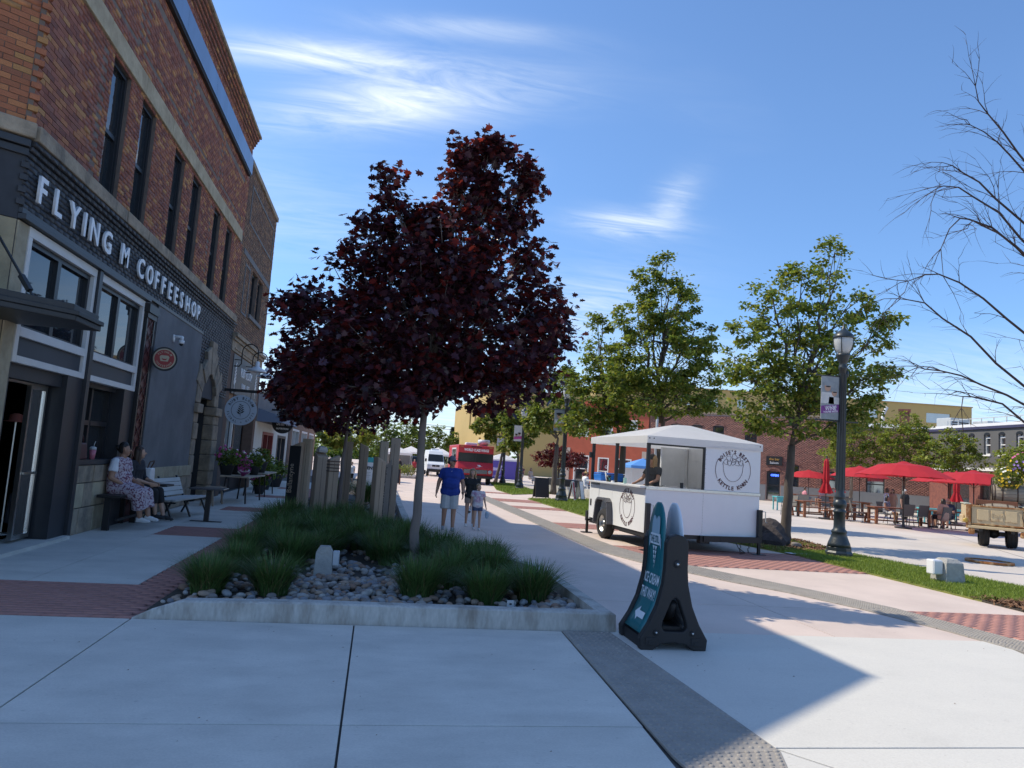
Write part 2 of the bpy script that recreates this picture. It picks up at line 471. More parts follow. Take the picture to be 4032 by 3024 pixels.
# foreground slabs, lighter concrete
fore = struct(sheet('pavement', [(-30, -6), (9.0, -6), (9.0, 7.42), (-30, 7.42)], -.022, m_joint))
for x0, x1 in ((-14, -8.1), (-8.1, -5.1), (-5.1, -2.05), (-2.05, -.07), (-.07, 1.93)):
    for y0, y1 in ((-3, .9), (.9, 4.715), (4.715, 7.325)):
        g = .007
        p = [(x0 + g, y0 + g), (x1 - g, y0 + g), (x1 - g, y1 - g), (x0 + g, y1 - g)]
        if x1 == 1.93:
            if y1 == 7.325: p = [(x0 + g, y0 + g), (1.845, y0 + g), (1.955, y1 - g), (x0 + g, y1 - g)]
            elif y1 == 4.715: p = [(x0 + g, y0 + g), (.5, y0 + g), (1.28, 3.15), (1.55, 3.62), (1.80, 4.02), (1.84, y1 - g), (x0 + g, y1 - g)]
        slab('slab', p, -.02, .004, m_conc, fore)
for p in ([(2.47, 7.43), (2.575, 4.37), (6.2, 4.39), (7.02, 7.43)],):
    slab('slab', p, -.02, .006, m_conc_w, fore)
slab('slab', [(2.58, 4.355), (3.35, 3.3), (4.6, 2.2), (6.0, 2.2), (6.19, 4.375)], -.02, .006, m_conc_w, fore)
slab('slab', [(2.565, 4.34), (2.2, 3.3), (1.9, 2.0), (4.55, 2.2), (3.33, 3.29)], -.02, .006, m_conc_w, fore)
slab('slab', [(7.45, 7.42), (6.9, 4.4), (6.6, 0), (9.0, 0), (9.0, 7.42)], -.02, .005, m_conc_w, fore)

# red clay pavers: laid one by one, joined into one mesh per bed
def pavers(name, polys, holes, x0, x1, y0, y1, ang=0.0, L=.2, Wd=.1, z=.006, par=None):
    def inside(x, y, poly):
        c = False; j = len(poly) - 1
        for i in range(len(poly)):
            if (poly[i][1] > y) != (poly[j][1] > y) and x < (poly[j][0] - poly[i][0]) * (y - poly[i][1]) / (poly[j][1] - poly[i][1]) + poly[i][0]: c = not c
            j = i
        return c
    V = []; F = []; RN = []
    ny = int((y1 - y0) / Wd); nx = int((x1 - x0) / L) + 1
    for r in range(ny):
        for c in range(-1, nx + 1):
            cx = x0 + (c + .5 + (.5 if r % 2 else 0)) * L; cy = y0 + (r + .5) * Wd
            if not any(inside(cx, cy, p) for p in polys): continue
            if any(inside(cx, cy, p) for p in holes): continue
            hx, hy = L / 2 - .0008, Wd / 2 - .0008
            zz = z + random.uniform(-.0004, .0004)
            o = len(V)
            for zq_ in (z - .02, zz):
                V += [(cx - hx, cy - hy, zq_), (cx + hx, cy - hy, zq_), (cx + hx, cy + hy, zq_), (cx - hx, cy + hy, zq_)]
            F += [(o + 4, o + 5, o + 6, o + 7), (o, o + 1, o + 5, o + 4), (o + 1, o + 2, o + 6, o + 5), (o + 2, o + 3, o + 7, o + 6), (o + 3, o, o + 4, o + 7)]
            RN += [random.random()] * 5
    o = np_mesh(name, np.array(V), np.array(F), m_brickp, par, np.array(RN))
    o['kind'] = 'stuff'
    return o
walk = struct(sheet('sidewalk', [(-9, 7.34), (-1.98, 7.34), (-1.98, 40), (-9, 40)], -.012, m_joint))
slabs_l = []
for k, (y0, y1) in enumerate(((8.94, 13.5), (15.0, 18.85), (20.05, 24.1), (25.3, 29.3), (30.5, 36))):
    p = [(-3.62, y0), (-2.46, y0), (-2.46, y1), (-3.62, y1)]
    slabs_l.append(p)
    slab('slab', [(-3.60, y0 + .01), (-2.47, y0 + .01), (-2.47, y1 - .01), (-3.60, y1 - .01)], -.01, .008, m_conc, walk)
strip = [(-4.6, 8.94), (-3.62, 8.94), (-3.62, 36), (-4.6, 36)]
for y0, y1 in ((8.95, 13.5), (13.5, 18.8), (18.8, 24), (24, 30), (30, 36)):
    slab('slab', [(-4.7, y0), (-3.61, y0), (-3.61, y1 - .008), (-4.7, y1 - .008)], -.01, .0075, m_conc, walk)
pavers('paver', [[(-9, 7.36), (-2.0, 7.36), (-2.0, 34), (-9, 34)]], slabs_l + [[(-4.7, 8.94), (-3.6, 8.94), (-3.6, 36), (-4.7, 36)], [(-9, 8.94), (-4.6, 8.94), (-4.6, 36), (-9, 36)]], -8.6, -1.98, 7.36, 34, par=walk)
pav2 = struct(sheet('paver_bed', [(7.25, 7.44), (9.4, 7.44), (9.4, 9.1), (7.25, 9.1)], -.002, m_joint))
RB = [[(7.1, 9.12), (7.42, 7.60), (9.4, 7.44), (14, 7.44), (14, 9.12)]]
pavers('paver', RB, [], 7.0, 14, 7.46, 9.12, par=pav2, z=.012)
for i, (y0, y1, x1) in enumerate(((12.7, 15.45, 9.35), (19.15, 20.7, 8.0), (26.0, 27.4, 6.95), (29.9, 31.9, 6.9), (36.6, 37.9, 6.75))):
    b_ = struct(sheet('paver_bed', [(5.06, y0), (x1, y0), (x1, y1), (5.06, y1)], .002, m_joint))
    pavers('paver', [[(5.02, y0), (x1, y0), (x1, y1), (5.02, y1)]], [], 5.06, x1, y0, y1, par=b_, z=.012)
pav3 = struct(sheet('paver_bed', [(1.3, 3.1), (1.86, 4.02), (2.15, 3.2), (1.9, 2.2)], -.006, m_joint))
pavers('paver', [[(1.3, 3.1), (1.58, 3.6), (1.83, 3.98), (2.0, 3.55), (1.9, 2.2)]], [], 1.2, 2.2, 2.2, 4.0, par=pav3, z=.008)

# tactile paving: panels with rows of truncated domes
def tactile(name, left, right, npan, pitch=.062, rad=.017, h=.009, z=.011):
    root = thing('tactile_paving', name, 'tactile paving')
    root['kind'] = 'structure'; del root['category']
    left = [Vector(p) for p in left]; right = [Vector(p) for p in right]
    def at(P, t):
        t *= len(P) - 1; i = min(int(t), len(P) - 2); return P[i].lerp(P[i + 1], t - i)
    V = []; F = []
    for k in range(npan):
        t0, t1 = k / npan, (k + 1) / npan - .0006
        q = []
        n = 3
        for i in range(n + 1): q.append(at(left, t0 + (t1 - t0) * i / n))
        for i in range(n, -1, -1): q.append(at(right, t0 + (t1 - t0) * i / n))
        ccw = sum(q[i].x * q[(i + 1) % len(q)].y - q[(i + 1) % len(q)].x * q[i].y for i in range(len(q))) > 0
        if not ccw: q = q[::-1]
        slab('panel', [(p.x, p.y) for p in q], -.01, z, m_tact, root, bevel=.003)
    Ltot = sum((left[i + 1] - left[i]).length for i in range(len(left) - 1))
    nr = int(Ltot / pitch); wd = (left[0] - right[0]).length; nc = int(wd / pitch)
    for r in range(nr):
        t = (r + .5) / nr
        a, b = at(left, t), at(right, t)
        ncr = max(nc, int((a - b).length / pitch))
        for c in range(ncr):
            p = a.lerp(b, (c + .5) / ncr)
            o = len(V); m = 8
            for rr, zz in ((rad, z), (rad * .78, z + h * .75), (rad * .4, z + h)):
                for s_ in range(m):
                    an = 2 * PI * s_ / m
                    V.append((p.x + rr * math.cos(an), p.y + rr * math.sin(an), zz))
            for lev in range(2):
                for s_ in range(m):
                    s2 = (s_ + 1) % m
                    F.append((o + lev * m + s_, o + lev * m + s2, o + (lev + 1) * m + s2, o + (lev + 1) * m + s_))
            q_ = o + 16
            F += [(q_, q_ + 1, q_ + 2, q_ + 3), (q_, q_ + 3, q_ + 4, q_ + 7), (q_ + 4, q_ + 5, q_ + 6, q_ + 7)]
    d = np_mesh('dome', np.array(V), np.array(F), m_tact, root, smooth=True)
    d['kind'] = 'stuff'
    return root
tactile('grey tactile strip beside the near slabs, leading under the sandwich board', [(1.965, 7.32), (1.90, 5.6), (1.85, 4.25), (1.9, 3.4), (1.75, 2.4)], [(2.46, 7.32), (2.53, 5.6), (2.57, 4.3), (2.2, 3.35), (1.95, 2.4)], 8)
LT = [(4.55, 37.5), (4.45, 33), (4.40, 27), (4.42, 22), (4.42, 17.4), (4.45, 14.2), (4.85, 12.7), (5.62, 11.0), (6.12, 10.2), (6.55, 9.1), (6.82, 7.9), (7.0, 6.4), (7.05, 4.5)]
RT = [(5.05, 37.5), (5.03, 33), (5.03, 27), (5.04, 22), (5.05, 17.4), (5.1, 15.2), (5.45, 13.2), (6.12, 11.7), (6.75, 10.35), (7.15, 9.15), (7.36, 7.7), (7.45, 6.4), (7.5, 4.5)]
tactile('grey tactile strip curving along the pink street', LT, RT, 40, pitch=.075, rad=.021, h=.011, z=.016)

# ---------------------------------------------------------------- lawn strips, mulch
def in_poly(x, y, poly):
    c = np.zeros(len(x), bool); j = len(poly) - 1
    for i in range(len(poly)):
        xi, yi = poly[i]; xj, yj = poly[j]
        hit = ((yi > y) != (yj > y)) & (x < (xj - xi) * (y - yi) / (yj - yi + 1e-12) + xi)
        c ^= hit; j = i
    return c
def scatter(poly, n):
    xs = [p[0] for p in poly]; ysv = [p[1] for p in poly]
    x = rng.uniform(min(xs), max(xs), n * 2); y = rng.uniform(min(ysv), max(ysv), n * 2)
    k = in_poly(x, y, poly)
    return x[k][:n], y[k][:n]
def blades(name, poly, n, h=.05, w=.006, z=.03, parent=None, mat=m_blade):
    x, y = scatter(poly, n); n = len(x)
    a = rng.uniform(0, 2 * PI, n); hh = h * rng.uniform(.5, 1.25, n); le = rng.normal(0, .45, (n, 2)) * hh[:, None]
    ww = w * rng.uniform(.7, 1.4, n)
    v = np.zeros((n, 3, 3))
    v[:, 0] = np.stack([x - ww * np.cos(a), y - ww * np.sin(a), np.full(n, z)], 1)
    v[:, 1] = np.stack([x + ww * np.cos(a), y + ww * np.sin(a), np.full(n, z)], 1)
    v[:, 2] = np.stack([x + le[:, 0], y + le[:, 1], z + hh], 1)
    o = np_mesh(name, v.reshape(-1, 3), np.arange(3 * n).reshape(-1, 3), mat, parent, rng.random(n))
    o['kind'] = 'stuff'
    return o
def chips(name, poly, n, z=.03, parent=None, size=.03):
    x, y = scatter(poly, n); n = len(x)
    a = rng.uniform(0, 2 * PI, n); L = size * rng.uniform(.5, 1.6, n); w = size * .3 * rng.uniform(.6, 1.4, n)
    t1 = rng.normal(0, .35, n); t2 = rng.normal(0, .5, n)
    ca, sa = np.cos(a), np.sin(a)
    v = np.zeros((n, 4, 3)); zc_ = z + rng.uniform(0, .03, n)
    for i, (u, q) in enumerate(((-1, -1), (1, -1), (1, 1), (-1, 1))):
        v[:, i, 0] = x + u * L * ca - q * w * sa
        v[:, i, 1] = y + u * L * sa + q * w * ca
        v[:, i, 2] = zc_ + u * L * np.sin(t1) + q * w * np.sin(t2)
    o = np_mesh(name, v.reshape(-1, 3), np.arange(4 * n).reshape(-1, 4), m_mulch, parent, rng.random(n))
    o['kind'] = 'stuff'
    return o
LA = [(9.33, 10.1), (9.30, 12.5), (9.30, 15.4), (9.0, 16.9), (8.4, 19), (7.3, 22), (6.93, 23.6), (6.86, 29), (6.84, 32.8), (9.0, 34.6), (10.5, 35.9), (11.0, 30), (11.4, 22), (11.2, 17), (11.25, 15.9), (11.6, 12.5), (11.75, 10.4), (10.6, 10.0)]
lawn = struct(slab('lawn_soil', LA, -.01, .028, m_grassbase, bevel=0))
blades('grass', [p for p in LA if p[1] < 17] , 34000, .055, .006)
blades('grass', [(9.0, 16.9), (8.4, 19), (7.3, 22), (6.93, 23.6), (6.86, 29), (6.84, 32.8), (9.0, 34.6), (10.5, 35.9), (11.0, 30), (11.4, 22), (11.2, 17)], 26000, .07, .011)
LB = [(6.75, 36.2), (6.72, 40.9), (7.4, 46), (8.2, 53), (10, 53), (9.3, 44), (9.7, 40), (8.2, 38.2)]
lawn2 = struct(slab('lawn_soil', LB, -.01, .028, m_grassbase, bevel=0))
blades('grass', LB, 9000, .09, .018)
MU1 = [(9.25, 15.8), (8.95, 17.2), (8.6, 18.7), (10.2, 19.8), (11.8, 19.2), (11.5, 17.4), (10.6, 16.2)]
MU2 = [(9.33, 10.35), (9.35, 8.0), (12.2, 8.0), (11.8, 10.1), (10.7, 10.25)]
mul = struct(slab('mulch_soil', MU1, -.01, .032, m_soil, bevel=0))
chips('bark_mulch', MU1, 5200, .034, size=.035)
mul2 = struct(slab('mulch_soil', MU2, -.01, .03, m_soil, bevel=0))
chips('bark_mulch', MU2, 7000, .03, size=.03)
# ================================================================ BUILDINGS ON THE LEFT
BR = [(0.3, 0.115, 0.072), (0.247, 0.0878, 0.06), (0.345, 0.135, 0.078), (0.203, 0.081, 0.0624), (0.315, 0.121, 0.084), (0.405, 0.176, 0.084), (0.27, 0.108, 0.078), (0.45, 0.23, 0.096), (0.225, 0.0878, 0.066), (0.285, 0.128, 0.096)]
BRO = [(0.391, 0.143, 0.07), (0.333, 0.121, 0.06), (0.46, 0.187, 0.08), (0.368, 0.132, 0.065), (0.414, 0.209, 0.08), (0.287, 0.11, 0.06)]
BRB = [(0.195, 0.12, 0.0805), (0.156, 0.096, 0.069), (0.234, 0.144, 0.092), (0.182, 0.102, 0.069), (0.13, 0.084, 0.0633), (0.26, 0.156, 0.092)]
BRD = [(.035, .037, .042), (.042, .043, .048), (.03, .033, .04), (.05, .05, .055)]
m_brick = M('brick_red', BR[0], .9, ramp=BR, var=.22, vs=9, bump=.35, bs=45)
m_brick_o = M('brick_orange', BRO[0], .9, ramp=BRO, var=.22, vs=9, bump=.35, bs=45)
m_brick_b = M('brick_brown', BRB[0], .9, ramp=BRB, var=.22, vs=7, bump=.3, bs=40)
m_brick_d = M('brick_painted', BRD[0], .6, ramp=BRD, var=.25, vs=7, bump=.35, bs=45)
m_mortar = M('mortar', (.17, .135, .115), .95, var=.25, vs=6)
m_mortar_d = M('mortar_painted', (.035, .037, .043), .7, var=.2, vs=6)
m_stone = M('sandstone', (.34, .275, .20), .95, var=.25, vs=5, bump=.8, bs=14, col2=(.19, .16, .125), mixs=3.2, mixlo=.45, mixhi=.7)
m_stone_l = M('sandstone_pale', (.42, .36, .25), .95, var=.2, vs=4, bump=.6, bs=14, col2=(.30, .25, .17), mixs=2.5, mixlo=.45, mixhi=.75)
m_stucco = M('stucco_grey', (.165, .168, .175), .85, var=.10, vs=2.2, bump=.2, bs=30, col2=(.13, .134, .142), mixs=1.2)
m_white = M('paint_white', (.72, .70, .66), .6, var=.06, vs=4)
m_char = M('paint_charcoal', (.028, .030, .035), .45, var=.2, vs=3)
m_dkpanel = M('panel_slate', (.042, .05, .062), .5, var=.15, vs=2)
m_black = M('paint_black', (.013, .013, .014), .45)
m_redcol = M('paint_oxblood', (.085, .015, .014), .5, var=.3, vs=8)
m_blue = M('metal_blue', (.13, .20, .31), .30, metal=.6, var=.22, vs=1.3, stretch=(1, 1, .3))
m_winf = M('window_frame_dark', (.02, .022, .026), .4)
m_glass = glass('window_glass')
m_alu = M('aluminium', (.62, .62, .60), .32, metal=1.0)
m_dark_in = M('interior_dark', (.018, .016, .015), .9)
m_letter = M('letter_white', (.86, .87, .88), .5)
m_tan = M('stucco_tan', (.36, .30, .19), .95, var=.2, vs=3, bump=.6, bs=18, col2=(.27, .23, .15), mixs=2)

m_box = M('outlet_grey', (.50, .52, .53), .5)
m_plate = M('plate_black', (.012, .012, .013), .5)

class Wall:
    def __init__(s, O, U, N):
        s.O = Vector((O[0], O[1])); s.U = Vector(U).normalized(); s.N = Vector(N).normalized()
    def p(s, u, n, z):
        q = s.O + s.U * u + s.N * n
        return (q.x, q.y, z)
    def T(s, u, n, z):
        """frame with X along the wall as read from outside, Y up, Z outward"""
        return Matrix(((s.U.x, 0, s.N.x, s.p(u, n, z)[0]), (s.U.y, 0, s.N.y, s.p(u, n, z)[1]), (0, 1, 0, z), (0, 0, 0, 1)))
    def box(s, mb, u0, u1, n0, n1, z0, z1, mi=0, r=None):
        v = [s.p(u, n, z) for z in (z0, z1) for u, n in ((u0, n0), (u1, n0), (u1, n1), (u0, n1))]
        mb.add(v, [(0, 3, 2, 1), (4, 5, 6, 7), (0, 1, 5, 4), (1, 2, 6, 5), (2, 3, 7, 6), (3, 0, 4, 7)], mi, r)
    def part(s, name, mat, parent, boxes, bevel=0, label=None):
        mb = MB()
        for b in boxes: s.box(mb, *b)
        o = mb.build(name, mat, parent, bevel=bevel)
        if label: o['label'] = label
        return o
    def holed(s, name, mat, parent, u0, u1, z0, z1, holes, t=.3, n1=0.0):
        us = sorted({u0, u1, *[min(max(h[0], u0), u1) for h in holes], *[min(max(h[1], u0), u1) for h in holes]})
        zs_ = sorted({z0, z1, *[min(max(h[2], z0), z1) for h in holes], *[min(max(h[3], z0), z1) for h in holes]})
        mb = MB()
        for i in range(len(us) - 1):
            run = None
            for j in range(len(zs_) - 1):
                cu, cz = (us[i] + us[i + 1]) / 2, (zs_[j] + zs_[j + 1]) / 2
                solid = not any(h[0] < cu < h[1] and h[2] < cz < h[3] for h in holes)
                if solid:
                    run = [run[0], zs_[j + 1]] if run else [zs_[j], zs_[j + 1]]
                if run and (not solid or j == len(zs_) - 2):
                    s.box(mb, us[i], us[i + 1], n1 - t, n1, run[0], run[1]); run = None
        return mb.build(name, mat, parent)
    def bricks(s, parent, mat, u0, u1, z0, z1, holes, near, n_single=0, L=.215, Hc=.075, n=0.0, mats2=None, depth=.03, proud=.010, relief=None):
        """running bond; the n_single bricks nearest to `near` become objects, the rest one mesh"""
        out = []
        rows = int(round((z1 - z0) / Hc)); hc = (z1 - z0) / rows
        for r in range(rows):
            za, zb = z0 + r * hc, z0 + (r + 1) * hc
            u = u0 - (L / 2 if r % 2 else 0) - random.uniform(0, .01)
            while u < u1:
                a, b = max(u, u0), min(u + L, u1); u += L
                segs = [(a, b)]
                for h in holes:
                    if h[2] < (za + zb) / 2 < h[3]:
                        ns = []
                        for (p, q) in segs:
                            if h[1] <= p or h[0] >= q: ns.append((p, q)); continue
                            if h[0] > p: ns.append((p, h[0]))
                            if h[1] < q: ns.append((h[1], q))
                        segs = ns
                for p, q in segs:
                    if q - p < .03: continue
                    pr = proud + random.uniform(-.004, .005)
                    if relief: pr += relief((p + q) / 2, (za + zb) / 2)
                    out.append((p + .005, q - .005, za + .005, zb - .005, pr))
        nv = Vector(near)
        out.sort(key=lambda b: (Vector(s.p((b[0] + b[1]) / 2, 0, (b[2] + b[3]) / 2)) - nv).length)
        for b in out[:n_single]:
            o = bpy.data.objects.new('brick', brick_unit(mat)); COL.objects.link(o); o.parent = parent
            c = s.p((b[0] + b[1]) / 2, n + b[4] - depth / 2, (b[2] + b[3]) / 2)
            o.matrix_local = s.T(0, 0, 0).to_3x3().to_4x4() @ Matrix.Diagonal((b[1] - b[0], b[3] - b[2], depth, 1))
            o.location = c
        V = []; F = []; RN = []
        for b in out[n_single:]:
            o = len(V)
            for nn in (n - .01, n + b[4]):
                V += [s.p(b[0], nn, b[2]), s.p(b[1], nn, b[2]), s.p(b[1], nn, b[3]), s.p(b[0], nn, b[3])]
            F += [(o + 4, o + 5, o + 6, o + 7), (o, o + 1, o + 5, o + 4), (o + 1, o + 2, o + 6, o + 5), (o + 2, o + 3, o + 7, o + 6), (o + 3, o, o + 4, o + 7)]
            RN += [random.random()] * 5
        if V:
            o = np_mesh('brickwork', np.array(V), np.array(F), mat, parent, np.array(RN)); o['kind'] = 'stuff'
_bu = {}
def brick_unit(mat):
    if mat.name not in _bu:
        mb = MB(); mb.box(-.5, .5, -.5, .5, -.5, .5)
        o = mb.build('brick', mat); _bu[mat.name] = o.data; bpy.data.objects.remove(o)
    return _bu[mat.name]
EYE = (0, 0, 1.65)

# ---------------------------------------------------------------- corner coffee house
cb = thing('brick_building', 'two storey red brick corner building with dark painted shopfront and white lettering', 'building')
A = Wall((-4.6, 9.8), (0, 1), (1, 0))            # street front
Bc = Wall((-4.6, 9.8), (-.8, -.6), (.6, -.8))    # chamfered corner
Cc = Wall((-7.4, 7.7), (-1, 0), (0, -1))         # side street front
LEN = 13.45
ZT = 11.15
wins = [(12.05, 12.86), (13.50, 14.30), (15.65, 16.42), (17.15, 17.95), (19.36, 20.12), (20.92, 21.68)]
wh = [(a - 9.8, b - 9.8, 5.42, 7.60) for a, b in wins]
SF = (.30, 5.08, 0, 4.2)
NICHE = (10.15, 11.75, .0, 2.75)
hol_low = [SF, NICHE]
# upper masonry
A.holed('wall', m_mortar, cb, 0, LEN, 5.2, ZT - .9, wh, .35)
def relief(u, z):
    for a, b in ((.35, 1.95), (4.75, 5.55), (8.4, 9.3)):
        if (a < u < a + .06 or b - .06 < u < b) and 5.5 < z < 7.5: return -.02
    for i in range(4):
        a = .35 + i * 3.2
        if 8.25 < z < 9.5 and (abs(u - a) < .04 or abs(u - a - 2.9) < .04): return -.02
        if a < u < a + 2.9 and (abs(z - 8.3) < .04 or abs(z - 9.45) < .04): return -.02
    return 0
A.bricks(cb, m_brick, 0.0, LEN, 5.42, 9.75, wh + [(0, LEN, 7.66, 7.98)], EYE, 210, relief=relief)
A.bricks(cb, m_brick, 0.0, LEN, 10.3, 10.72, [], EYE, 0)
for k in range(4):   # corbelled cornice courses
    A.bricks(cb, m_brick, 0, LEN, 10.72 + k * .085, 10.80 + k * .085, [], EYE, 0, n=.03 + .045 * k, depth=.2)
A.part('cornice', m_mortar, cb, [(-.1, LEN, -.35, .02 + .045 * k, 10.722 + k * .085, 10.80 + k * .085) for k in range(4)])
A.part('coping', m_stone, cb, [(-.15, LEN + .02, -.35, .24, 11.062, ZT)], bevel=.02)
A.part('wall_top', m_mortar, cb, [(0, LEN, -.35, 0, 10.25, 10.72)])
g = MB()
for i in range(5):
    a = -.2 + i * 2.73
    A.box(g, a, min(a + 2.724, LEN - .35), .012, .13, 9.77, 10.28)
g_ = g.build('metal_fascia', m_blue, cb); g_['label'] = 'long blue sheet metal fascia'
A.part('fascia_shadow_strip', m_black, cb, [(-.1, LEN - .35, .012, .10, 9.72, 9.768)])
# stone courses, each stone a part
def stones(wall, name, mat, u0, u1, z0, z1, n0, n1, L, parent, jitter=.25, bevel=.012):
    u = u0
    while u < u1 - .05:
        l = L * random.uniform(1 - jitter, 1 + jitter)
        e = min(u + l, u1)
        if u1 - e < L * .3: e = u1
        wall.part(name, mat, parent, [(u + .003, e - .003, n0, n1 + random.uniform(-.008, .008), z0, z1)], bevel=bevel)
        u = e
stones(A, 'lintel_stone', m_stone_l, 1.9, LEN - .45, 7.64, 7.98, -.05, .06, 1.9, cb)
stones(A, 'lintel_stone', m_stone_l, 0, 1.9, 7.64, 7.98, -.05, .06, 1.9, cb)
stones(A, 'sill_stone', m_stone, .02, LEN - .25, 5.21, 5.41, -.2, .13, 1.5, cb)
# windows
for i, (a, b) in enumerate(wins):
    a -= 9.8; b -= 9.8
    w_ = A.part('window', m_winf, cb, [(a, a + .05, -.18, -.06, 5.42, 7.60), (b - .07, b, -.18, -.06, 5.42, 7.60), (a + .05, b - .07, -.18, -.06, 7.52, 7.60), (a + .05, b - .07, -.18, -.06, 5.42, 5.50),
        (b - .11, b - .072, -.17, -.09, 5.50, 7.52), (a + .05, b - .11, -.16, -.10, 6.44, 6.51)])
    A.part('pane', m_glass, w_, [(a + .04, b - .08, -.135, -.12, 6.48, 7.54)])
    A.part('pane', m_glass, w_, [(a + .04, b - .08, -.16, -.145, 5.46, 6.47)])
# painted sign band and corbels
A.holed('wall_band', m_mortar_d, cb, 0, LEN, 4.2, 5.2, [], .35)
A.bricks(cb, m_brick_d, 0, LEN, 4.36, 5.0, [], EYE, 0)
for k in range(3):
    A.bricks(cb, m_brick_d, 0, LEN, 5.0 + k * .068, 5.066 + k * .068, [], EYE, 0, n=.02 + .035 * k, depth=.1, Hc=.066)
A.part('corbel', m_mortar_d, cb, [(0, LEN - .2, -.01, .02 + .03 * k, 5.002 + k * .068, 5.066 + k * .068) for k in range(3)])
A.part('band_moulding', m_char, cb, [(0, 9.72, .0, .05, 4.28, 4.352), (0, 5.2, .0, .10, 4.205, 4.276)], bevel=.006)
# lower walls
A.holed('wall_lower', m_mortar_d, cb, 0, LEN, 0, 4.2, hol_low, .35)
A.bricks(cb, m_brick_d, 9.70, LEN, 2.9, 4.36, [(9.9, 11.9, 2.4, 3.25)], EYE, 0)
A.part('plaster_panel', m_stucco, cb, [(5.92, 9.70, .003, .035, 1.0, 4.345)], bevel=.004)
stones(A, 'base_stone', m_stone_l, 5.9, 9.95, .75, 1.0, -.05, .055, 1.4, cb)
stones(A, 'base_stone', m_stone, 5.9, 9.95, .02, .745, -.05, .03, 1.6, cb)
A.part('pier', m_stone_l, cb, [(.02, .29, -.1, .02, 0, 4.19)])
# rough stone arch
arch_u = 10.95; arch_r = .78
def stone_block(u0, u1, z0, z1, n1=.05, nm='arch_stone'):
    A.part(nm, m_stone, cb, [(u0 + .004, u1 - .004, -.18, n1 + random.uniform(-.02, .03), z0 + .004, z1 - .004)], bevel=.025)
z = 0.0
for hgt in (.42, .38, .45, .40, .42, .25):
    stone_block(9.72, 10.17, z, z + hgt); stone_block(11.73, 12.4, z, z + hgt, .10); z += hgt
stone_block(9.66, 10.21, 2.32, 2.56, .12, 'impost'); stone_block(11.68, 12.46, 2.32, 2.56, .17, 'impost')
na = 9
for i in range(na):
    a0, a1 = PI * i / na, PI * (i + 1) / na
    mb = MB(); q = []
    for rr, aa in ((arch_r, a0), (arch_r + .5 + .2 * (i % 2) + (.35 if i == 4 else 0), a0), (arch_r + .5 + .2 * (i % 2) + (.35 if i == 4 else 0), a1), (arch_r, a1)):
        q.append((arch_u + rr * math.cos(aa), 2.58 + rr * math.sin(aa) * 1.05))
    mb.prism(q, .22 + random.uniform(-.02, .04), A.T(0, -.14, 0))
    mb.build('arch_stone', m_stone, cb, bevel=.02)
A.part('niche_back', m_stone_l, cb, [(10.1, 11.8, -.6, -.34, 0, 3.6)])
A.part('patch_plaster', m_stone, cb, [(10.75, 11.2, .0, .045, 3.85, 4.12), (10.35, 10.75, .0, .04, 3.55, 3.8)], bevel=.015)

# shopfront between the pier and the grey wall
sf = MB()
fr = A.part('shop_window', m_white, cb, [(.31, 2.62, -.12, .03, 4.07, 4.195), (.31, .41, -.12, .03, 2.46, 4.068), (2.52, 2.62, -.12, .03, 2.46, 4.068), (.412, 2.518, -.12, .03, 2.80, 2.92), (.412, 2.518, -.12, .03, 2.46, 2.55)], bevel=.004)
A.part('sash', m_winf, fr, [(.412, 2.518, -.12, -.03, 4.0, 4.068), (.412, .47, -.12, -.03, 2.922, 4.0), (2.44, 2.518, -.12, -.03, 2.922, 4.0), (1.36, 1.47, -.12, -.03, 2.922, 4.0), (.47, 1.36, -.12, -.04, 2.922, 2.96), (1.47, 2.44, -.12, -.04, 2.922, 2.96)])
for a, b in ((.46, 1.37), (1.46, 2.45)): A.part('pane', m_glass, fr, [(a, b, -.10, -.085, 2.95, 4.01)])
A.part('panel', m_dkpanel, fr, [(.412, 2.518, -.10, -.02, 2.55, 2.80)])
A.part('post', m_char, cb, [(2.625, 2.755, -.2, .07, 0, 4.2)])
fr = A.part('shop_window', m_white, cb, [(2.76, 5.07, -.12, .03, 4.07, 4.195), (2.76, 2.86, -.12, .03, 2.46, 4.068), (4.97, 5.07, -.12, .03, 2.46, 4.068), (2.862, 4.968, -.12, .03, 2.80, 2.92), (2.862, 4.968, -.12, .03, 2.46, 2.55)], bevel=.004)
A.part('sash', m_winf, fr, [(2.862, 4.968, -.12, -.03, 4.0, 4.068), (2.862, 2.92, -.12, -.03, 2.922, 4.0), (4.89, 4.968, -.12, -.03, 2.922, 4.0), (3.81, 3.92, -.12, -.03, 2.922, 4.0), (2.92, 3.81, -.12, -.04, 2.922, 2.96), (3.92, 4.89, -.12, -.04, 2.922, 2.96)])
for a, b in ((2.91, 3.82), (3.91, 4.9)): A.part('pane', m_glass, fr, [(a, b, -.10, -.085, 2.95, 4.01)])
A.part('panel', m_dkpanel, fr, [(2.862, 4.968, -.10, -.02, 2.55, 2.80)])
A.part('red_column', m_redcol, cb, [(5.12, 5.60, .0, .06, 0.0, 4.0)], bevel=.01)
A.part('column_trim', m_black, cb, [(5.10, 5.16, .0, .085, 0, 4.0), (5.56, 5.62, .0, .085, 0, 4.0), (5.05, 5.67, -.02, .13, 4.0, 4.16), (5.08, 5.64, -.02, .10, 3.9, 3.998)])
mb = MB()
for i in range(14):
    zz = .3 + i * .26
    for d in (1, -1):
        mb.bar(A.p(5.18 if d > 0 else 5.54, .075, zz), A.p(5.54 if d > 0 else 5.18, .075, zz + .24), .014, .012)
mb.build('lattice', m_redcol, cb)
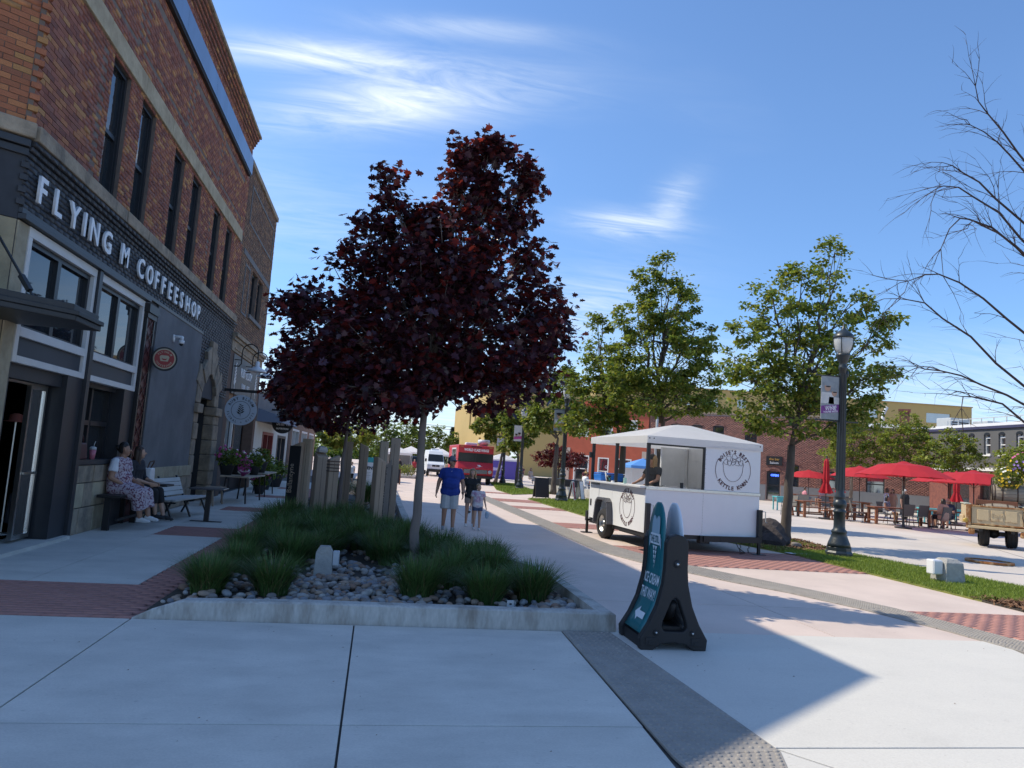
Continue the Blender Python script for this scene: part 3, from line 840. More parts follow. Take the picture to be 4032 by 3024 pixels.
# doorway
A.part('door_surround', m_char, cb, [(.30, .36, -.25, .0, 0, 2.455), (2.05, 2.62, -.35, .02, 0, 2.455), (.36, 2.05, -.3, -.05, 2.27, 2.455)])
dr = A.part('glass_door', m_alu, cb, [(1.93, 1.985, -.26, -.20, .10, 2.24), (1.47, 1.515, -.26, -.20, .10, 2.24), (1.515, 1.93, -.26, -.20, 2.19, 2.24), (1.515, 1.93, -.26, -.20, .10, .16)])
m_doorglass = M('door_glass', (.9, .92, .93), .02, alpha=1.0, spec=.4)
A.part('pane', m_doorglass, dr, [(1.51, 1.935, -.235, -.225, .15, 2.2)])
A.part('push_bar', m_alu, dr, [(1.53, 1.92, -.20, -.17, 1.0, 1.03)])
A.part('door_head', m_alu, cb, [(.36, 1.985, -.27, -.2, 2.2405, 2.268)])
# lower window, sill and stone
A.part('window_recess', m_char, cb, [(4.55, 5.08, -.35, .02, 0, 2.455), (2.76, 2.86, -.35, -.02, 1.2, 2.455), (2.86, 4.55, -.35, -.12, 2.38, 2.455), (2.76, 4.55, -.35, -.0, 1.12, 1.2)])
lw = A.part('window', m_winf, cb, [(2.862, 2.93, -.33, -.2, 1.2, 2.38), (4.48, 4.548, -.33, -.2, 1.2, 2.38), (3.66, 3.73, -.33, -.2, 1.2, 2.38), (2.93, 3.66, -.33, -.19, 1.76, 1.84), (3.73, 4.48, -.33, -.19, 1.76, 1.84)])
for a, b in ((2.92, 3.67), (3.72, 4.49)):
    for c, d in ((1.2, 1.77), (1.83, 2.38)): A.part('pane', m_glass, lw, [(a, b, -.29, -.28, c, d)])
zz = 0
for hgt in (.42, .40, .29):
    u = 2.77
    while u < 4.5:
        l = random.uniform(.35, .62); e = min(u + l, 4.54)
        if 4.54 - e < .2: e = 4.54
        A.part('wall_stone', random.choice([m_stone, m_stone_l]), cb, [(u + .006, e - .006, -.3, -.02 + random.uniform(-.01, .015), zz + .006, zz + hgt - .006)], bevel=.012)
        u = e
    zz += hgt
A.part('wall_stone_bed', m_mortar_d, cb, [(2.76, 4.55, -.35, -.05, 0, 1.118)])
A.part('door_step', m_conc, cb, [(.3, 2.62, -.5, .12, -.02, .06)])
# dark room behind the door
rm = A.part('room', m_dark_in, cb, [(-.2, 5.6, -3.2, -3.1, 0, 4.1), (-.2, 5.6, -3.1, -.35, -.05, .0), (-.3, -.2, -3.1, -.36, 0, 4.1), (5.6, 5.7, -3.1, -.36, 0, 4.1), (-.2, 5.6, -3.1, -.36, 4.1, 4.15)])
# chamfered corner
Bc.holed('corner_wall', m_mortar, cb, 0, 3.5, 5.2, ZT - .4, [], .35)
Bc.bricks(cb, m_brick_o, .06, 3.5, 5.42, 10.7, [(0, 3.5, 7.66, 7.98)], (-4.6, 9.8, 5.6), 90)
mb = MB()
for i in range(34):     # toothed corner bricks
    if i % 2: continue
    z0_ = 5.43 + i * .075
    Bc.box(mb, -.055, .055, -.12, .035, z0_, z0_ + .068)
mb.build('toothing', m_brick_o, cb, rnd=True)['kind'] = 'stuff'
Bc.holed('corner_band', m_mortar_d, cb, 0, 3.5, 4.2, 5.2, [], .35)
mb = MB()
for i in range(8):
    z0_ = 4.38 + i * .078
    if i % 2: continue
    Bc.box(mb, -.05, .04, -.08, .03, z0_, z0_ + .07)
mb.build('toothing', m_brick_d, cb, rnd=True)['kind'] = 'stuff'
for k in range(2): Bc.part('corner_corbel', m_char, cb, [(-.02, 3.5, -.01, .04 + .05 * k, 5.0 + k * .1, 5.095 + k * .1)], bevel=.008)
stones(Bc, 'sill_stone', m_stone, -.06, 3.5, 5.21, 5.41, -.2, .13, 1.3, cb, bevel=.02)
stones(Bc, 'lintel_stone', m_stone_l, 0, 3.5, 7.64, 7.98, -.05, .06, 1.7, cb)
Bc.part('corner_wall_lower', m_tan, cb, [(0, 3.5, -.35, .0, 0, 4.19)])
Bc.part('coping', m_stone, cb, [(-.12, 3.62, -.35, .24, 11.062, ZT)], bevel=.02)
Bc.part('wall_top', m_mortar, cb, [(0, 3.5, -.35, .08, 10.7, 11.06)])
Cc.holed('side_wall', m_mortar, cb, 0, 12, 0, ZT, [], .35)
Cc.bricks(cb, m_brick_o, 0, 2.2, 4.4, 8, [], EYE, 0)
mb = MB(); mb.add([(-4.8, 9.8, 10.4), (-4.8, 23.2, 10.4), (-19, 23.2, 10.4), (-19, 8.0, 10.4), (-7.4, 8.0, 10.4)], [(0, 1, 2, 3, 4)]); mb.build('roof', m_asphalt, cb)
mb = MB(); mb.box(-19, -5.0, 22.9, 23.2, 0, 11.0); mb.build('party_wall', m_mortar, cb)

# entrance canopy at the corner
m_canopy = M('canopy_metal', (.022, .023, .024), .45, var=.2, vs=4)
poly = [(-3.60, 9.32), (-3.60, 10.12), (-4.58, 10.12), (-4.58, 9.84), (-7.3, 7.75), (-6.55, 6.05), (-5.0, 7.72)]
cn = MB(); cn.prism(poly, .07, Matrix.Translation((0, 0, 2.93))); cn.build('canopy', m_canopy, cb, bevel=.01)['label'] = 'black metal canopy over the corner entrance'
def rim(name, inset, z0, z1):
    mb = MB()
    cx, cy = -5.2, 8.9
    q = [(x + (cx - x) * inset, y + (cy - y) * inset) for x, y in poly]
    mb.prism(q, z1 - z0, Matrix.Translation((0, 0, z0))); mb.build(name, m_canopy, cb, bevel=.006)
rim('canopy_rim', -.015, 3.0, 3.055); rim('canopy_top', .02, 3.055, 3.13)
mb = MB()
a, b = Vector((-4.0, 9.2, 3.1)), Vector((-4.82, 9.62, 4.12))
mb.bar(a, b, .022)
mb.bar(a.lerp(b, .12), a.lerp(b, .30), .055)
mb.build('tie_rod', m_black, cb)

# raised lettering
sg = thing('shop_lettering', 'raised white letters on the dark brick band above the shop windows', 'sign')
LT_ = [('F', 10.10), ('L', 10.72), ('Y', 11.34), ('I', 11.95), ('N', 12.32), ('G', 12.97), ('M', 13.88), ('C', 15.02), ('O', 15.62), ('F', 16.22), ('F', 16.68), ('E', 17.12), ('E', 17.56), ('S', 17.98), ('H', 18.38), ('O', 18.82), ('P', 19.30)]
# letter left edges measured along the wall; spread evenly between the first and last
LX = {}
start, end = 10.12, 19.02
word = 'FLYING M COFFEESHOP'
wd = {'F': .40, 'L': .40, 'Y': .45, 'I': .17, 'N': .48, 'G': .47, 'M': .52, 'C': .44, 'O': .47, 'E': .39, 'S': .40, 'H': .46, 'P': .42, ' ': .22}
tot = sum(wd[c] for c in word); gap = (end - start - tot) / (len(word) - 1)
x = start
for ch in word:
    if ch != ' ':
        me = text_mesh(ch, .49, .035, 1.0, .010, 1.0, 3, 'LEFT')
        xs_ = [v.co.x for v in me.vertices]
        w0 = max(xs_) - min(xs_); mn = min(xs_)
        sc = wd[ch] * .80 / w0 if ch != 'I' else 1.0
        me.transform(Matrix.Translation((-mn, 0, 0))); me.transform(Matrix.Diagonal((min(sc, 1.05), 1, 1, 1)))
        me.transform(A.T(x - 9.8, .055, 4.53)); me.materials.clear(); me.materials.append(m_letter)
        me.name = 'letter'; o = bpy.data.objects.new('letter', me); COL.objects.link(o); o.parent = sg
    x += wd[ch] + gap

# ---------------------------------------------------------------- brown brick flower shop next door
fb = thing('brick_building', 'brown brick building with grey sign board beside the corner coffee house', 'building')
D = Wall((-4.6, 23.26), (0, 1), (1, 0)); LD = 5.9
fw = [(2.1, 3.2, 5.9, 7.4), (3.32, 4.35, 5.9, 7.4)]
D.holed('wall', m_mortar, fb, 0, LD, 4.95, 10.2, fw, .35)
def rel2(u, z):
    return .0
D.bricks(fb, m_brick_b, 0, LD, 5.0, 10.25, fw, EYE, 0, Hc=.08)
for z0_, z1_, u0_, u1_ in ((7.5, 7.68, .3, LD - .2), (8.55, 8.63, .6, LD - .5), (9.72, 9.8, .6, LD - .5)):
    D.part('stone_band', m_stucco, fb, [(u0_, u1_, -.02, .03, z0_, z1_)], bevel=.006)
for b_ in ((.6, .68, -.02, .03, 8.63, 9.72), (LD - .58, LD - .5, -.02, .03, 8.63, 9.72), (.75, .82, -.02, .03, 5.7, 7.3), (1.55, 1.62, -.02, .03, 5.7, 7.3), (.82, 1.55, -.02, .03, 5.7, 5.77), (.82, 1.55, -.02, .03, 7.23, 7.3)): D.part('stone_band', m_stucco, fb, [b_])
D.part('coping', m_stone, fb, [(0, LD + .05, -.35, .07, 10.252, 10.42)], bevel=.01)
for a, b, c, d in fw:
    w_ = D.part('window', m_winf, fb, [(a, a + .08, -.3, -.1, c, d), (b - .08, b, -.3, -.1, c, d), (a + .08, b - .08, -.3, -.1, d - .09, d), (a + .08, b - .08, -.3, -.12, c, c + .08), (a + .08, b - .08, -.3, -.14, (c + d) / 2 - .03, (c + d) / 2 + .03)])
    D.part('pane', m_glass, w_, [(a + .07, b - .07, -.24, -.23, c + .05, d - .05)])
D.part('sill', m_stucco, fb, [(2.0, 4.45, -.1, .08, 5.76, 5.895)], bevel=.008)
D.part('cornice', m_stone, fb, [(0, LD, -.1, .16, 4.84, 4.96), (0, LD, -.1, .09, 4.74, 4.838), (0, LD, -.1, .03, 4.42, 4.738), (.4, LD - .4, .02, .06, 4.5, 4.56)], bevel=.01)
for b_ in ((0, .5, -.35, .0, 0, 4.42), (LD - .45, LD, -.35, 0, 0, 4.42), (.5, LD - .45, -.35, -.03, 2.75, 4.42)): D.part('wall_lower', m_brick_b, fb, [b_])
sb = D.part('sign_board', m_dkpanel, fb, [(.52, LD - .5, -.03, .02, 3.2, 4.38), (.52, LD - .5, .0, .05, 3.14, 3.198)], bevel=.005)
D.part('door', m_black, fb, [(.5, 1.4, -.5, -.42, 0, 2.75)])
D.part('shop_glass', glass('shop_glass_pale', (.11, .13, .14), .08), fb, [(1.5, 3.4, -.42, -.38, .5, 2.6), (3.6, LD - .5, -.42, -.38, .5, 2.6)])
D.part('shop_frame', m_winf, fb, [(1.4, 1.5, -.5, -.3, 0, 2.75), (3.4, 3.6, -.5, -.3, 0, 2.75), (1.5, LD - .45, -.5, -.3, 2.6, 2.75), (1.5, LD - .45, -.5, -.3, 0, .5)])
D.part('white_post', m_white, fb, [(3.02, 3.12, -.36, -.28, .5, 2.6)])
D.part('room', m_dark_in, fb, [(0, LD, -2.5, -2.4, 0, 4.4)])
mb = MB(); mb.box(-19, -4.98, 28.85, 29.15, 0, 10.3); mb.box(-19, -4.97, 23.3, 28.8, 10.0, 10.1); mb.build('side_wall', m_brick_b, fb)
text('lettering', 'RUBY BLOOM', m_letter, D.T(2.95, .024, 3.78), .42, .01, .82, .002, parent=fb)
text('lettering', 'FLORAL + GIFTS', m_letter, D.T(2.95, .024, 3.42), .24, .01, .85, 0, parent=fb)
def sprig(mat, T, h, n=9, parent=None, name='leaf_sprig', w=.16):
    mb = MB()
    mb.bar((0, -h * .5, .0), (0, h * .5, .0), .012 * h / .5, .006)
    for i in range(n):
        y = -h * .35 + h * .8 * i / n
        for s_ in ((-1, 1)[i % 2],):
            L_ = w * (1 - .5 * i / n)
            mb.add([(0, y, .0), (s_ * L_ * .6, y + L_ * .25, .0), (s_ * L_, y + L_ * .8, .0), (s_ * L_ * .3, y + L_ * .6, .0)], [(0, 1, 2, 3) if s_ > 0 else (3, 2, 1, 0)])
    mb.v = xf(T, mb.v)
    return mb.build(name, mat, parent)
for u in (1.0, 4.9): sprig(m_letter, D.T(u, .026, 3.72), .9, 12, fb, w=.2)

# ---------------------------------------------------------------- cream painted shop, one storey
cs = thing('shop_building', 'low cream painted shop with red framed windows beyond the brown brick building', 'building')
E_ = Wall((-4.6, 29.2), (0, 1), (1, 0)); LE = 10.6
m_cream = M('paint_cream', (.62, .60, .54), .75, var=.08, vs=2)
m_redw = M('paint_red_trim', (.22, .03, .028), .5)
ew = [(2.0, 5.1, .42, 2.15), (6.6, 9.6, .35, 2.1)]
E_.holed('wall', m_cream, cs, 0, LE, 0, 2.5, ew, .3)
E_.part('fascia', m_stucco, cs, [(0, LE, -.3, .02, 2.5, 3.6)])
for a, b, c, d in ew:
    w_ = E_.part('window', m_redw if a < 3 else m_char, cs, [(a, a + .18, -.2, .02, c, d), (b - .18, b, -.2, .02, c, d), (a + .18, b - .18, -.2, .02, d - .12, d), (a + .18, b - .18, -.2, .02, c, c + .12), ((a + b) / 2 - .08, (a + b) / 2 + .08, -.2, .0, c + .12, d - .12)])
    E_.part('pane', glass('shop_glass', (.03, .035, .04), .02, 1.0), w_, [(a + .15, b - .15, -.15, -.14, c + .1, d - .1)])
mb = MB()
for i in range(10):
    pass
mb.add([E_.p(.2, .02, 3.0), E_.p(5.4, .02, 3.0), E_.p(5.4, .95, 2.72), E_.p(.2, .95, 2.72), E_.p(5.4, .95, 2.5), E_.p(.2, .95, 2.5), E_.p(.2, .02, 2.5), E_.p(5.4, .02, 2.5)],
       [(0, 3, 2, 1), (3, 5, 4, 2), (0, 6, 5, 3), (1, 2, 4, 7)])
mb.build('awning', M('awning_cloth', (.18, .22, .30), .8), cs)['label'] = 'sloping blue grey cloth awning'
E_.part('roof', m_asphalt, cs, [(0, LE, -14, -.05, 3.55, 3.62)])
E_.part('pilaster', m_brick_b, cs, [(LE - .02, LE + .8, -.4, .03, 0, 3.4)])
lb = thing('shop_building', 'low dark brick shop at the far end of the left row', 'building')
F_ = Wall((-4.6, 40.7), (0, 1), (1, 0))
F_.holed('wall', m_brick_b, lb, 0, 16, 0, 4.4, [(1, 4.5, .6, 2.6), (6, 9.5, .6, 2.6), (11, 14.5, .6, 2.6)], .3)
for a in (1, 6, 11):
    w_ = F_.part('window', m_white, lb, [(a, a + .12, -.2, .01, .6, 2.6), (a + 3.38, a + 3.5, -.2, .01, .6, 2.6), (a + .12, a + 3.38, -.2, .01, 2.48, 2.6), (a + 1.7, a + 1.8, -.2, .0, .6, 2.48)])
    F_.part('pane', m_glass, w_, [(a + .1, a + 3.4, -.15, -.14, .6, 2.5)])
F_.part('roof', m_asphalt, lb, [(0, 16, -14, -.05, 4.35, 4.42)])
# ================================================================ PLANTER
pl = thing('planter_bed', 'raised concrete kerbed planter with cobbles beneath the dark red maple', 'planter')
mb = MB()
HK = .19
def kerb_piece(pts_out, pts_in, h=HK):
    mb = MB()
    n = len(pts_out)
    hs = h if hasattr(h, '__len__') else [h] * n
    v = []
    for (a, b), z in zip(zip(pts_out, pts_in), hs):
        o = Vector(a); i_ = Vector(b); d = (i_ - o) * .08
        v += [(a[0], a[1], -.01), (a[0] + d.x * .6, a[1] + d.y * .6, z - .015 if z > .03 else z), (a[0] + d.x * 2.2, a[1] + d.y * 2.2, z), (b[0], b[1], z), (b[0], b[1], -.01)]
    f = []
    for k in range(n - 1):
        for j in range(4): f.append((k * 5 + j, (k + 1) * 5 + j, (k + 1) * 5 + j + 1, k * 5 + j + 1))
    f += [(4, 3, 2, 1, 0), tuple((n - 1) * 5 + j for j in range(5))]
    mb.add(v, f)
    bm_ = mb.build('kerb', m_kerb, pl)
    return bm_
kerb_piece([(-2.05, 7.335), (-1.9, 7.335), (-1.66, 7.335), (-.5, 7.335), (1.0, 7.335), (2.53, 7.335)], [(-1.98, 7.50), (-1.84, 7.50), (-1.62, 7.50), (-.5, 7.50), (1.0, 7.50), (2.34, 7.50)], [.012, .09, .17, .19, .19, .19])
kerb_piece([(2.532, 7.336), (2.53, 9.0), (2.5, 10.6)], [(2.345, 7.505), (2.36, 9.0), (2.34, 10.5)])
kerb_piece([(2.5, 10.605), (1.7, 12.2), (.9, 13.6)], [(2.34, 10.505), (1.55, 12.1), (.72, 13.55)])
kerb_piece([(.9, 13.605), (.88, 20), (.9, 33)], [(.70, 13.6), (.70, 20), (.72, 32.85)])
PB = [(-1.97, 7.5), (2.36, 7.5), (2.36, 10.5), (1.56, 12.1), (.74, 13.5), (.74, 32.9), (-1.98, 32.9)]
slab('soil', PB, -.012, .055, m_soil, pl, bevel=0)
ST = [(.34, .30, .26), (.24, .24, .25), (.30, .21, .15), (.40, .37, .33), (.20, .20, .21), (.27, .17, .12), (.33, .32, .31), (.22, .19, .17), (.36, .26, .19)]
m_cobble = M('cobble', ST[0], .75, ramp=ST, var=.18, vs=9, bump=.15, bs=30)
bmk = bmesh.new(); bmesh.ops.create_icosphere(bmk, subdivisions=2, radius=1.0)
cob_me = bpy.data.meshes.new('pebble'); bmk.to_mesh(cob_me)
ico_v = np.array([v.co[:] for v in bmk.verts]); ico_f = np.array([[v.index for v in f.verts] for f in bmk.faces]); bmk.free()
cob_me.materials.append(m_cobble); cob_me.polygons.foreach_set('use_smooth', [True] * len(cob_me.polygons))
def cobbles(polys, n, lo=.026, hi=.058, zb=.06):
    out = []
    for poly, m in zip(polys, n):
        x, y = scatter(poly, m)
        for a, b in zip(x, y): out.append((a, b, random.uniform(lo, hi), random.random()))
    return out
C1 = [(-1.92, 7.56), (2.28, 7.56), (2.28, 8.9), (1.9, 10.2), (.4, 10.6), (-1.0, 10.6), (-1.9, 10.6)]
C2 = [(-1.9, 10.6), (1.9, 10.6), (.7, 13.5), (.68, 24), (-1.9, 24)]
C3 = [(-.85, 7.53), (.75, 7.53), (.6, 9.6), (-.8, 9.6)]
C4 = [(1.7, 7.53), (2.33, 7.53), (2.33, 8.6), (1.9, 8.3)]
cl_ = cobbles([C3, C4, C1, C2], [480, 120, 700, 900])
cl_.sort(key=lambda q: q[0] ** 2 + q[1] ** 2 + (0 if (in_poly(np.array([q[0]]), np.array([q[1]]), C3)[0] or in_poly(np.array([q[0]]), np.array([q[1]]), C4)[0]) else 400))
VV = []; FF = []; RR = []
for i, (x, y, r, t) in enumerate(cl_):
    s3 = (r * random.uniform(.9, 1.35), r * random.uniform(.75, 1.0), r * random.uniform(.5, .75)); rz = random.uniform(0, PI)
    z = .055 + s3[2] * random.uniform(.55, .9) + (random.uniform(0, .03) if random.random() < .4 else 0)
    E3 = Euler((random.uniform(-.3, .3), random.uniform(-.3, .3), rz))
    if i < 300:
        o = bpy.data.objects.new('pebble', cob_me); COL.objects.link(o); o.parent = pl
        o.location = (x, y, z); o.rotation_euler = E3; o.scale = s3
    else:
        m3 = np.array(E3.to_matrix()); v = (ico_v * np.array(s3)) @ m3.T + np.array([x, y, z])
        FF.append(ico_f + len(VV) * len(ico_v)); VV.append(v); RR.append(np.full(len(ico_f), t))
o = np_mesh('pebbles', np.concatenate(VV), np.concatenate(FF), m_cobble, pl, np.concatenate(RR), smooth=True); o['kind'] = 'stuff'

# ornamental grasses, each clump a thing
m_og = M('sedge', (.080, .145, .042), .55, rnd=.45, trans=.2, spec=.3)
m_og2 = M('sedge_straw', (.20, .17, .07), .7, rnd=.3)
def grass_mesh(name, n, R_, Hh, seed, straw=.07, bw=.006):
    g = np.random.default_rng(seed)
    a = g.uniform(0, 2 * PI, n); r0 = np.sqrt(g.random(n)) * R_ * .38
    lean = g.uniform(.05, 1.0, n) ** .8 * R_ * .95; L = Hh * g.uniform(.65, 1.15, n)
    az = a + g.normal(0, .45, n)
    bx, by = r0 * np.cos(a), r0 * np.sin(a)
    segs = 5
    V = np.zeros((n, segs * 2, 3))
    wdt = bw * g.uniform(.7, 1.3, n)
    px_, py_ = -np.sin(az), np.cos(az)
    for k in range(segs):
        t = k / (segs - 1)
        h = L * (t - .34 * (lean / R_) ** 1.5 * t ** 3)
        d = lean * t ** 1.7
        cx, cy = bx + np.cos(az) * d, by + np.sin(az) * d
        ww = wdt * (1 - t ** 2 * .92)
        V[:, 2 * k] = np.stack([cx - px_ * ww, cy - py_ * ww, h], 1)
        V[:, 2 * k + 1] = np.stack([cx + px_ * ww, cy + py_ * ww, h], 1)
    base = np.array([[2 * k, 2 * k + 1, 2 * k + 3, 2 * k + 2] for k in range(segs - 1)])
    F = (base[None] + (np.arange(n) * segs * 2)[:, None, None]).reshape(-1, 4)
    rn = np.repeat(g.random(n), segs - 1)
    mi = np.repeat((g.random(n) < straw).astype(int), segs - 1)
    return V.reshape(-1, 3), F, rn, mi
protos = []
for k in range(4):
    V, F, rn, mi = grass_mesh('g', 900, .50, .52, 40 + k, .09, .0055)
    o = np_mesh('ornamental_grass', V, F, [m_og, m_og2], None, rn, midx=mi)
    protos.append(o.data); bpy.data.objects.remove(o)
CL = [(-1.62, 8.32, .82, 'left end of the kerb, nearest the red pavers'), (-.98, 8.42, .86, 'kerb, left of the bare cobbles'), (.58, 8.46, .92, 'kerb, right of the bare cobbles'), (1.34, 8.36, .92, 'kerb, between two other clumps'), (1.92, 8.62, 1.0, 'right corner of the kerb'),
      (-1.55, 9.6, .8, ''), (-1.0, 10.4, .9, ''), (1.25, 10.0, .95, ''), (.15, 11.4, .9, ''), (1.15, 11.9, 1.0, ''), (1.75, 11.0, .9, ''), (-.55, 11.9, .95, ''), (-1.5, 12.2, 1.0, ''), (-1.0, 13.6, 1.05, ''), (.4, 13.3, .95, ''), (-.3, 14.3, 1.0, ''), (-1.65, 15.6, 1.2, ''), (-.42, 15.6, 1.15, ''), (.75, 14.6, .7, ''), (-1.7, 13.9, 1.1, ''), (-.2, 23.5, 1.4, ''), (-1.1, 24.5, 1.4, '')] + [(x, y, s, '') for x, y, s in ((-1.75, 9.0, .7), (-1.2, 11.2, .95), (-1.65, 10.9, .9), (-.75, 11.1, .9), (-.1, 12.4, 1.0), (.7, 12.5, 1.0), (.3, 10.9, .75), (1.6, 9.7, .95), (1.0, 9.2, .9), (.85, 10.9, .9), (1.35, 10.6, .95), (-.75, 12.8, 1.0), (-1.3, 12.9, 1.0), (.1, 14.0, 1.0), (-.9, 14.9, 1.05), (.45, 12.0, .9), (-.3, 13.2, 1.0), (.6, 13.6, .8))]
for i, (x, y, s, w) in enumerate(CL):
    o = bpy.data.objects.new('ornamental_grass', protos[i % 4]); COL.objects.link(o)
    o.location = (x, y, .05); o.rotation_euler = (0, 0, random.uniform(0, 6)); o.scale = (s, s, s * random.uniform(.9, 1.05))
    lab = 'clump of fine green grass at the ' + w if w else 'clump of fine green grass in the crowded back of the planter'
    if y > 22: lab = 'tall clump of green grass in the shade behind the timber posts'
    tag(o, lab, 'grass clump', 'ornamental grasses in the planter')

# concrete bollard with outlet box
m_boll = M('bollard_concrete', (.40, .39, .36), .9, var=.2, vs=6, bump=.5, bs=30, col2=(.24, .23, .21), mixs=5, mixlo=.5, mixhi=.8)
m_box = M('outlet_grey', (.50, .52, .53), .5)
bo = thing('concrete_post', 'short concrete post with grey outlet box standing among the cobbles', 'post', (-.53, 9.62, 0))
mb = MB()
prof = [(.115, -.02), (.105, .36), (.06, .45)]
v = []; f = []
for w, z in ((.115, 0.0), (.10, .37), (.062, .44)):
    v += [(-w, -.08, z), (w, -.08, z), (w, .08, z), (-w, .08, z)]
for k in range(2):
    for j in range(4): f.append((k * 4 + j, k * 4 + (j + 1) % 4, k * 4 + 4 + (j + 1) % 4, k * 4 + 4 + j))
f += [(3, 2, 1, 0), (8, 9, 10, 11)]
mb.add(v, f); mb.build('post', m_boll, bo, bevel=.008)
mb = MB(); mb.box(.103, .185, -.06, .055, .20, .385); mb.build('outlet_box', m_box, bo, bevel=.012)
mb = MB(); mb.box(.108, .18, -.072, -.0605, .215, .345); mb.build('box_lid', m_box, bo, bevel=.004)
vb = thing('control_box', 'small white box on a stake among the grass behind the kerb', 'utility box', (1.50, 7.72, .06))
mb = MB(); mb.box(-.035, .035, -.015, .015, 0, .15); mb.build('plate', m_box, vb, bevel=.003)
mb = MB()
for k in range(3): mb.box(-.012, .012, -.018, -.0155, .03 + k * .04, .045 + k * .04)
mb.build('slots', m_black, vb)['kind'] = 'stuff'
mb = MB(); mb.box(-.16, -.03, -.05, .05, 0, .025); mb.build('base', m_box, vb, bevel=.003)

# ---------------------------------------------------------------- timber posts
m_tim = M('timber_weathered', (.40, .31, .23), .9, var=.22, vs=3, bump=.5, bs=9, stretch=(1, 1, .12), col2=(.26, .20, .15), mixs=2.2, mixlo=.45, mixhi=.8)
m_tim2 = M('timber_pale', (.52, .42, .31), .9, var=.2, vs=3, bump=.4, bs=9, stretch=(1, 1, .12), col2=(.29, .22, .16), mixs=2.0, mixlo=.45, mixhi=.8)
m_plate = M('plate_black', (.012, .012, .013), .5)
m_plate_s = M('plate_weathered', (.23, .195, .165), .7, var=.15, vs=5)
def post(x, y, h, w, rz, slant, label, mat=m_tim):
    t = thing('timber_post', label, 'timber post', (x, y, .04), rz, 'timber posts in the planter')
    mb = MB(); hw = w / 2
    z = h - .04
    v = [(-hw, -hw, 0), (hw, -hw, 0), (hw, hw, 0), (-hw, hw, 0)]
    dz = {'n': (0, 0, 0, 0), 'r': (0, -.1, -.1, 0), 'l': (-.1, 0, 0, -.1), 'b': (-.1, -.1, 0, 0), 'f': (0, 0, -.1, -.1)}[slant]
    v += [(p[0], p[1], z + d) for p, d in zip(v, dz)]
    mb.add(v, [(0, 3, 2, 1), (4, 5, 6, 7), (0, 1, 5, 4), (1, 2, 6, 5), (2, 3, 7, 6), (3, 0, 4, 7)])
    mb.build('post', mat, t, bevel=.012)
    if random.random() < 1:
        mb = MB(); cx = random.uniform(-.03, .03)
        mb.box(cx, cx + .006, -hw - .002, -hw + .01, z * .2, z * .93)
        mb.build('crack', M('timber_crack', (.05, .035, .025), .95), t)
    return t
P1 = post(-1.86, 18.35, 1.76, .22, R(-20), 'l', 'dark fronted timber post with cut out letters at the left of the row')
P2 = post(-1.66, 18.6, 1.85, .21, R(-12), 'n', 'pale timber post right behind the lettered black plate', m_tim2)
P3 = post(-1.22, 17.3, 1.56, .25, R(22), 'b', 'short timber post with rounded grey cap, left of the thin trunk')
P4 = post(-.90, 16.5, 1.52, .22, R(18), 'l', 'short timber post cracked down its face beside the thin trunk')
P5 = post(-.72, 19.4, 1.86, .22, R(4), 'n', 'timber post straight behind the thin sapling trunk')
P6 = post(-.33, 19.9, 1.85, .22, R(6), 'r', 'timber post standing alone left of the slant topped post', m_tim)
P7 = post(.08, 15.7, 1.55, .20, R(28), 'r', 'slant topped timber post nearest the street, before the lettered plate', m_tim)
P8 = post(.42, 17.6, 2.0, .22, R(2), 'n', 'tallest timber post at the street end of the row', m_tim)
P9 = post(.17, 18.6, 1.92, .2, R(5), 'n', 'tall timber post half hidden behind the lettered plate', m_tim2)
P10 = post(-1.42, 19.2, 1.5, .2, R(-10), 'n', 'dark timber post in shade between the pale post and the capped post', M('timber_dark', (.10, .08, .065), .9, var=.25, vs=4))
# plates on posts
mb = MB(); mb.box(-.14, .14, -.135, -.113, .05, 1.62); mb.build('plate', m_plate, P1, bevel=.003)
text('lettering', 'Ballantyne', m_tim2, Matrix.Translation((0, -.137, .85)) @ Matrix.Rotation(PI / 2, 4, 'X') @ Matrix.Rotation(PI / 2, 4, 'Z'), .17, .006, 1.0, .0, parent=P1)
mb = MB(); mb.prism([(-.02, .30), (.2, .30), (.2, 1.42), (.12, 1.30), (-.02, 1.2)], .02, Matrix.Translation((.07, .135, 0)) @ Matrix.Rotation(PI / 2, 4, 'X'))
pt = thing('lettered_plate', 'weathered plate with cut out company lettering between two timber posts', 'sign', (.24, 16.7, .02), R(6))
mb = MB(); mb.prism([(-.11, .16), (.11, .16), (.11, 1.52), (.06, 1.40), (-.11, 1.30)], .02, Matrix.Rotation(PI / 2, 4, 'X')); mb.build('plate', m_plate_s, pt, bevel=.003)
mb = MB(); mb.box(-.13, .13, .02, .05, .1, 1.36); mb.build('backing', m_plate, pt)
text('lettering', "Saundrow's Filler Company", m_plate, Matrix.Translation((.0, -.024, .78)) @ Matrix.Rotation(PI / 2, 4, 'X') @ Matrix.Rotation(PI / 2, 4, 'Z'), .105, .004, .95, .002, parent=pt)
mb = MB(); mb.lathe([(.13, 1.51), (.15, 1.56), (.12, 1.63), (.02, 1.66)], n=4, T=Matrix.Rotation(PI / 4, 4, 'Z')); mb.build('cap', m_kerb, P3, bevel=.02)
mb = MB()
for k in range(4): mb.lathe([(.113, 0), (.121, .012), (.113, .024)], (0, 0, 1.12 + k * .07), n=4, T=Matrix.Rotation(PI / 4, 4, 'Z') @ Matrix.Diagonal((1.42, 1.42, 1, 1)))
mb.build('wire', M('wire_rust', (.12, .08, .06), .7), P4)['kind'] = 'stuff'

